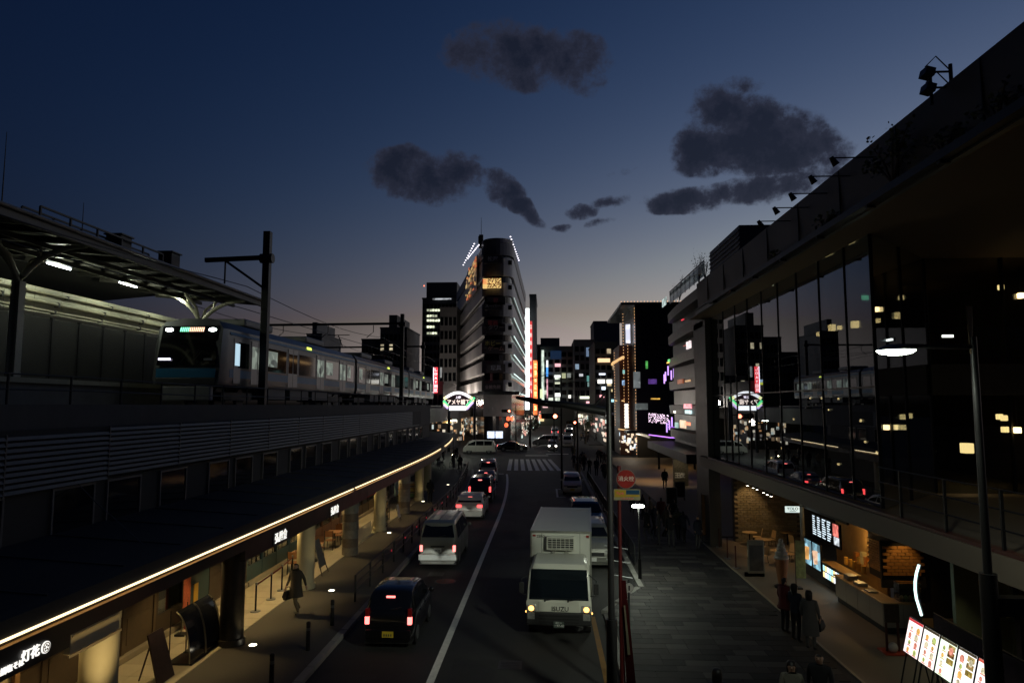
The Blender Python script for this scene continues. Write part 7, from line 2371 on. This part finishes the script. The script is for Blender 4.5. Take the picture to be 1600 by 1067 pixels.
# red hanging lanterns by the corner shop
for i, (px, py) in enumerate(((794, 654), (800, 654), (791, 664), (845, 651), (851, 651))):
    q = aty(px, py, 122 if i < 3 else 128)
    t = thing('red_lantern', '%s red paper lantern hanging at the corner shops, from the left' % ORD[(1, 2, 0, 3, 4)[i]], 'lantern', (q.x, q.y, q.z), group='red lanterns')
    MB().ball((q.x, q.y, q.z), .34, .34, .42, 10, 8).build('paper', E('red lantern', (1, .16, .06), 1.6), t, smooth=60)
    MB().cyl((q.x, q.y, q.z + .38), (q.x, q.y, q.z + 1.2), .02, n=6).build('cord', black_steel, t)
"""street trees at the far kerbs"""
def street_tree(label, x, y, h, r, seed, col):
    rnd = random.Random(seed)
    t = thing('street_tree', label, 'tree', (x, y, 0), 0, 'street trees')
    tk_ = MB()
    tk_.tube([(x, y, 0), (x + .05, y, h * .3), (x - .04, y + .05, h * .55), (x, y, h * .8)], [.14, .11, .08, .03], 8)
    tips = []
    for k in range(9):
        a = rnd.uniform(0, 2 * PI)
        b0 = Vector((x, y, h * rnd.uniform(.32, .6)))
        tip = Vector((x + r * .8 * math.cos(a), y + r * .8 * math.sin(a), h * rnd.uniform(.55, .98)))
        tk_.tube([b0, b0.lerp(tip, .5) + Vector((0, 0, .2)), tip], [.05, .03, .01], 5)
        tips.append((b0, tip))
    tk_.build('trunk', M('bark', (.06, .045, .03), .8), t)
    lf = MB()
    for k in range(1300):
        b0, tip = rnd.choice(tips)
        p = b0.lerp(tip, rnd.uniform(.45, 1.12)) + Vector((rnd.gauss(0, .17 * r), rnd.gauss(0, .17 * r), rnd.gauss(0, .1 * h)))
        d = Vector((rnd.uniform(-1, 1), rnd.uniform(-1, 1), rnd.uniform(-1, .6))).normalized() * rnd.uniform(.12, .22)
        s = d.cross(Vector((rnd.uniform(-1, 1), rnd.uniform(-1, 1), .7))).normalized() * d.length * .45
        lf.add([p, p + d * .5 + s, p + d, p + d * .5 - s], [(0, 1, 2, 3)], rnd.randint(0, 1))
    lf.build('crown', [leaf, leaf2], t)


street_tree('small street tree at the corner right of the curved building', -2.9, 119.5, 5.2, 1.5, 3, 0)
street_tree('small street tree on the right pavement beyond the crossing', 7.2, 126, 5.6, 1.7, 4, 0)
street_tree('street tree at the market lane left of the gate sign', -19.5, 99, 5.0, 1.7, 5, 0)
# ------------------------------------------------------------------ people


def cloth(name, col):
    return M('cloth ' + name, col, .85, 0, var=.15, scale=8)


def coat_mesh(ln, length, r):
    rings = []
    for z, a, b in ((1.42, .2, .12), (1.3, .215, .145), (1.1, .19, .14), (.95, .2, .155), (.75, .21 * r, .17 * r), (length, .225 * r, .19 * r)):
        rings.append([(a * math.cos(t), b * math.sin(t) + ln * .5, z) for t in [k * PI / 10 for k in range(20)]])
    return MB().loft(rings)


def person(label, x, y, rz, pose, top, legs, h=1.7, fine=False, coat=None, hair=None, group='people in the street', z=.12, bag=None):
    key = (pose, fine)
    if key not in _body:
        _body[key] = make_body(POSES[pose], fine)
    t = thing('person', label, 'person', (x, y, z), rz, group)
    k = h / 1.7
    t.scale = (k, k, k)
    o = piece('body', _body[key], t, (0, 0, -.002))
    for i, m_ in enumerate((top, legs, skin_m, hair_m, shoe_m)):
        o.material_slots[i].link = 'OBJECT'
        o.material_slots[i].material = m_
    if coat:
        coat_mesh(POSES[pose].get('lean', 0), coat, 1.12).build('coat', top, t, world=False, smooth=60)
    if hair:
        ln = POSES[pose].get('lean', 0)
        rings = []
        for zz, a, b in ((1.715, .03, .03), (1.7, .075, .085), (1.64, .1, .115), (1.57, .104, .11), (1.47, .1, .08), (hair, .085, .06)):
            rings.append([(a * math.cos(tt), ln - .02 + b * math.sin(tt) * (1 if math.sin(tt) < 0 else .35 if zz < 1.63 else .95), zz) for tt in [q * PI / 10 for q in range(20)]])
        MB().loft(rings).build('hair', hair_m, t, world=False, smooth=60)
    if fine:
        ln = POSES[pose].get('lean', 0)
        for s in (-1, 1):
            MB().ball((s * .032, ln + .098, 1.6), .013, .008, .008, 8, 6).build('eye', M('eye', (.02, .015, .012), .2), t, world=False)
        MB().box(-.024, .024, ln + .095, ln + .108, 1.533, 1.541).build('mouth', M('lips', (.25, .09, .07), .5), t, world=False)
    if bag:
        b = thing('handbag', bag[0], 'bag', (x + bag[1], y + bag[2], z), rz)
        MB().loft([[(-.06, -.15, .5), (.06, -.15, .5), (.06, .15, .5), (-.06, .15, .5)], [(-.09, -.19, .62), (.09, -.19, .62), (.09, .19, .62), (-.09, .19, .62)], [(-.04, -.15, .8), (.04, -.15, .8), (.04, .15, .8), (-.04, .15, .8)]]).build('bag_body', M('black leather', (.01, .01, .01), .4), b, world=False, bevel=.02)
        MB().tube([(0, -.1, .8), (0, -.07, .9), (0, .07, .9), (0, .1, .8)], .012, 6).build('strap', M('black leather', (.01, .01, .01), .4), b, world=False)
    return t


blk, nvy, gry, brn, rdc, pal, tan, olv = (cloth('black', (.012, .012, .014)), cloth('navy', (.018, .022, .04)), cloth('grey', (.06, .06, .062)), cloth('brown', (.07, .05, .035)), cloth('dark red', (.11, .012, .012)), cloth('pale grey', (.09, .09, .085)), cloth('tan', (.22, .17, .11)), cloth('olive', (.05, .055, .035)))
person('person in a long open dark coat over pale trousers walking past the beige column', -8.25, 22.8, R(160), 'walk', cloth('charcoal', (.045, .035, .025)), cloth('beige trousers', (.16, .12, .07)), 1.72, True, .62, None, 'people on the left pavement', bag=('black handbag carried by the person walking past the beige column', -.3, .05))
person('person in black walking away on the left pavement near the goods column', -8.15, 48.4, R(10), 'walk2', blk, blk, 1.74, False, .8, None, 'people on the left pavement')
person('person in a dark red coat, left of the three waiting by the ice cream model', 7.22, 21.8, R(-70), 'stand', rdc, blk, 1.68, True, .8, None, 'three people waiting by the stalls')
person('person in a navy jacket looking at a phone, middle of the three waiting', 7.28, 21.05, R(-60), 'phone', nvy, blk, 1.66, True, None, 1.38, 'three people waiting by the stalls')
person('person in a pale grey long coat, right of the three waiting by the counter', 7.45, 20.4, R(-40), 'stand', pal, pal, 1.64, True, .45, 1.4, 'three people waiting by the stalls', bag=('small dark bag held by the person in the pale grey coat', .32, .1))
person('person with long dark hair and a pale scarf at the bottom frame edge', 5.06, 15.0, R(165), 'walk', cloth('light jacket', (.2, .19, .15)), blk, 1.6, True, None, 1.33, 'people at the bottom edge')
person('person in a black jacket with short hair at the bottom frame edge', 5.72, 15.2, R(150), 'walk2', blk, blk, 1.73, True, None, None, 'people at the bottom edge')
person('person seen from behind with only a dark head at the bottom frame edge', 3.34, 14.2, R(8), 'stand', nvy, blk, 1.71, True, None, 1.42, 'people at the bottom edge')
person('person in black standing in the warm light of the doorway on the right', aty(1037, 740, 58).x, 57.5, R(185), 'stand', blk, blk, 1.7, False, .8, None, 'people on the right pavement')
rp_ = random.Random(21)
tops = [blk, nvy, gry, brn, blk, olv, nvy, blk, tan, rdc]
spots = [(1012, 835, 'walk'), (1022, 826, 'walk2'), (1030, 840, 'stand'), (1041, 829, 'walk'), (1049, 843, 'phone'), (1060, 832, 'walk2'), (1091, 846, 'stand'), (1004, 802, 'walk'), (1017, 806, 'walk2'), (1034, 813, 'walk'), (1053, 816, 'stand'), (1069, 838, 'walk2'), (988, 792, 'walk')]
for i, (px, py, ps) in enumerate(spots):
    q = atz(px, py + 12, .12)
    person(('person in the dark group on the right pavement behind the lamp, %s from the left' % ORD[i]) if i < 6 else 'person with a pale bag standing at the dark end of the stalls' if i == 6 else 'dark walker farther up the right pavement beyond the lamp group, %s one counted' % ORD[i - 7], q.x, q.y, rp_.uniform(0, 6.28), ps, tops[i % 10], blk if i % 2 else gry, rp_.uniform(1.58, 1.78), False, .8 if i % 3 == 0 else None, None, 'people on the right pavement')
far = []
for k in range(16):
    far.append((rp_.uniform(884, 948), rp_.uniform(716, 752)))
far.sort()
for i, (px, py) in enumerate(far):
    q = atz(px, py, .12)
    q.x = max(q.x, 3.0)
    person('%s dark pedestrian from the left in the crowd at the right end of the crossing' % ORD[i], q.x, q.y, rp_.choice((0, PI)) + rp_.uniform(-.5, .5), rp_.choice(('walk', 'walk2', 'stand', 'phone')), rp_.choice(tops), rp_.choice((blk, nvy, gry)), rp_.uniform(1.58, 1.8), False, .75 if i % 2 else None, None, 'crowd at the right end of the crossing', .1)
lf_ = []
for k in range(14):
    lf_.append((rp_.uniform(664, 727), rp_.uniform(716, 742)))
lf_.sort()
for i, (px, py) in enumerate(lf_):
    q = atz(px, py, .12)
    q.x = min(q.x, -6.9 + bend(q.y))
    person('%s dark pedestrian from the left in the crowd at the left end of the crossing' % ORD[i], q.x, q.y, rp_.uniform(0, 6.28), rp_.choice(('walk', 'walk2', 'stand', 'phone')), rp_.choice(tops), rp_.choice((blk, nvy, gry)), rp_.uniform(1.58, 1.8), False, .75 if i % 2 else None, None, 'crowd at the left end of the crossing', .1)
fs = []
for k in range(12):
    fs.append((rp_.uniform(3.8, 9.4), rp_.uniform(96, 150)))
fs.sort()
for i, (x, y) in enumerate(fs):
    person('%s far pedestrian from the left beyond the junction on the right pavement' % ORD[i], x + 1.0, y + (30 if y < 124 else 0), rp_.uniform(0, 6.28), rp_.choice(('walk', 'walk2', 'stand')), rp_.choice(tops), blk, rp_.uniform(1.58, 1.8), False, None, None, 'far pedestrians beyond the junction', 0)
fp_ = structure(MB().box(7.55, 10.1, 122.5, 300, -.03, .1).build('pavement_far', paving_far))
"""three bicycles left by the crossing"""
for i, (px, py) in enumerate(((690, 735), (706, 730), (722, 740))):
    q = atz(px, py, .12)
    q.x = min(q.x, -7.2 + bend(q.y))
    t = thing('bicycle', '%s parked dark bicycle among the crowd at the left corner' % ('left', 'middle', 'right')[i], 'bicycle', (q.x, q.y, .12), rp_.uniform(-.8, .8), 'bicycles at the left corner')
    for yw in (-.52, .52):
        ring = [(0, yw + .32 * math.cos(a), .32 + .32 * math.sin(a)) for a in [k * PI / 9 for k in range(19)]]
        MB().tube(ring, .018, 5).build('wheel', rubber, t, world=False)
    MB().tube([(0, -.52, .32), (0, -.1, .3), (0, .38, .78), (0, -.18, .8), (0, -.1, .3)], .018, 6).build('frame', black_steel, t, world=False)
    MB().tube([(0, .52, .32), (0, .36, .95)], .018, 6).build('fork', black_steel, t, world=False)
    MB().tube([(-.27, .25, 1.0), (0, .36, .98), (.27, .25, 1.0)], .014, 6).build('handlebar', galv, t, world=False)
    MB().box(-.07, .07, -.32, -.06, .86, .92).build('saddle', rubber, t, world=False, bevel=.02)
    MB().box(-.16, .16, .42, .68, .72, .95).build('basket', galv, t, world=False)
    MB().tube([(0, -.18, .8), (0, -.19, .88)], .016, 6).build('seat_post', galv, t, world=False)
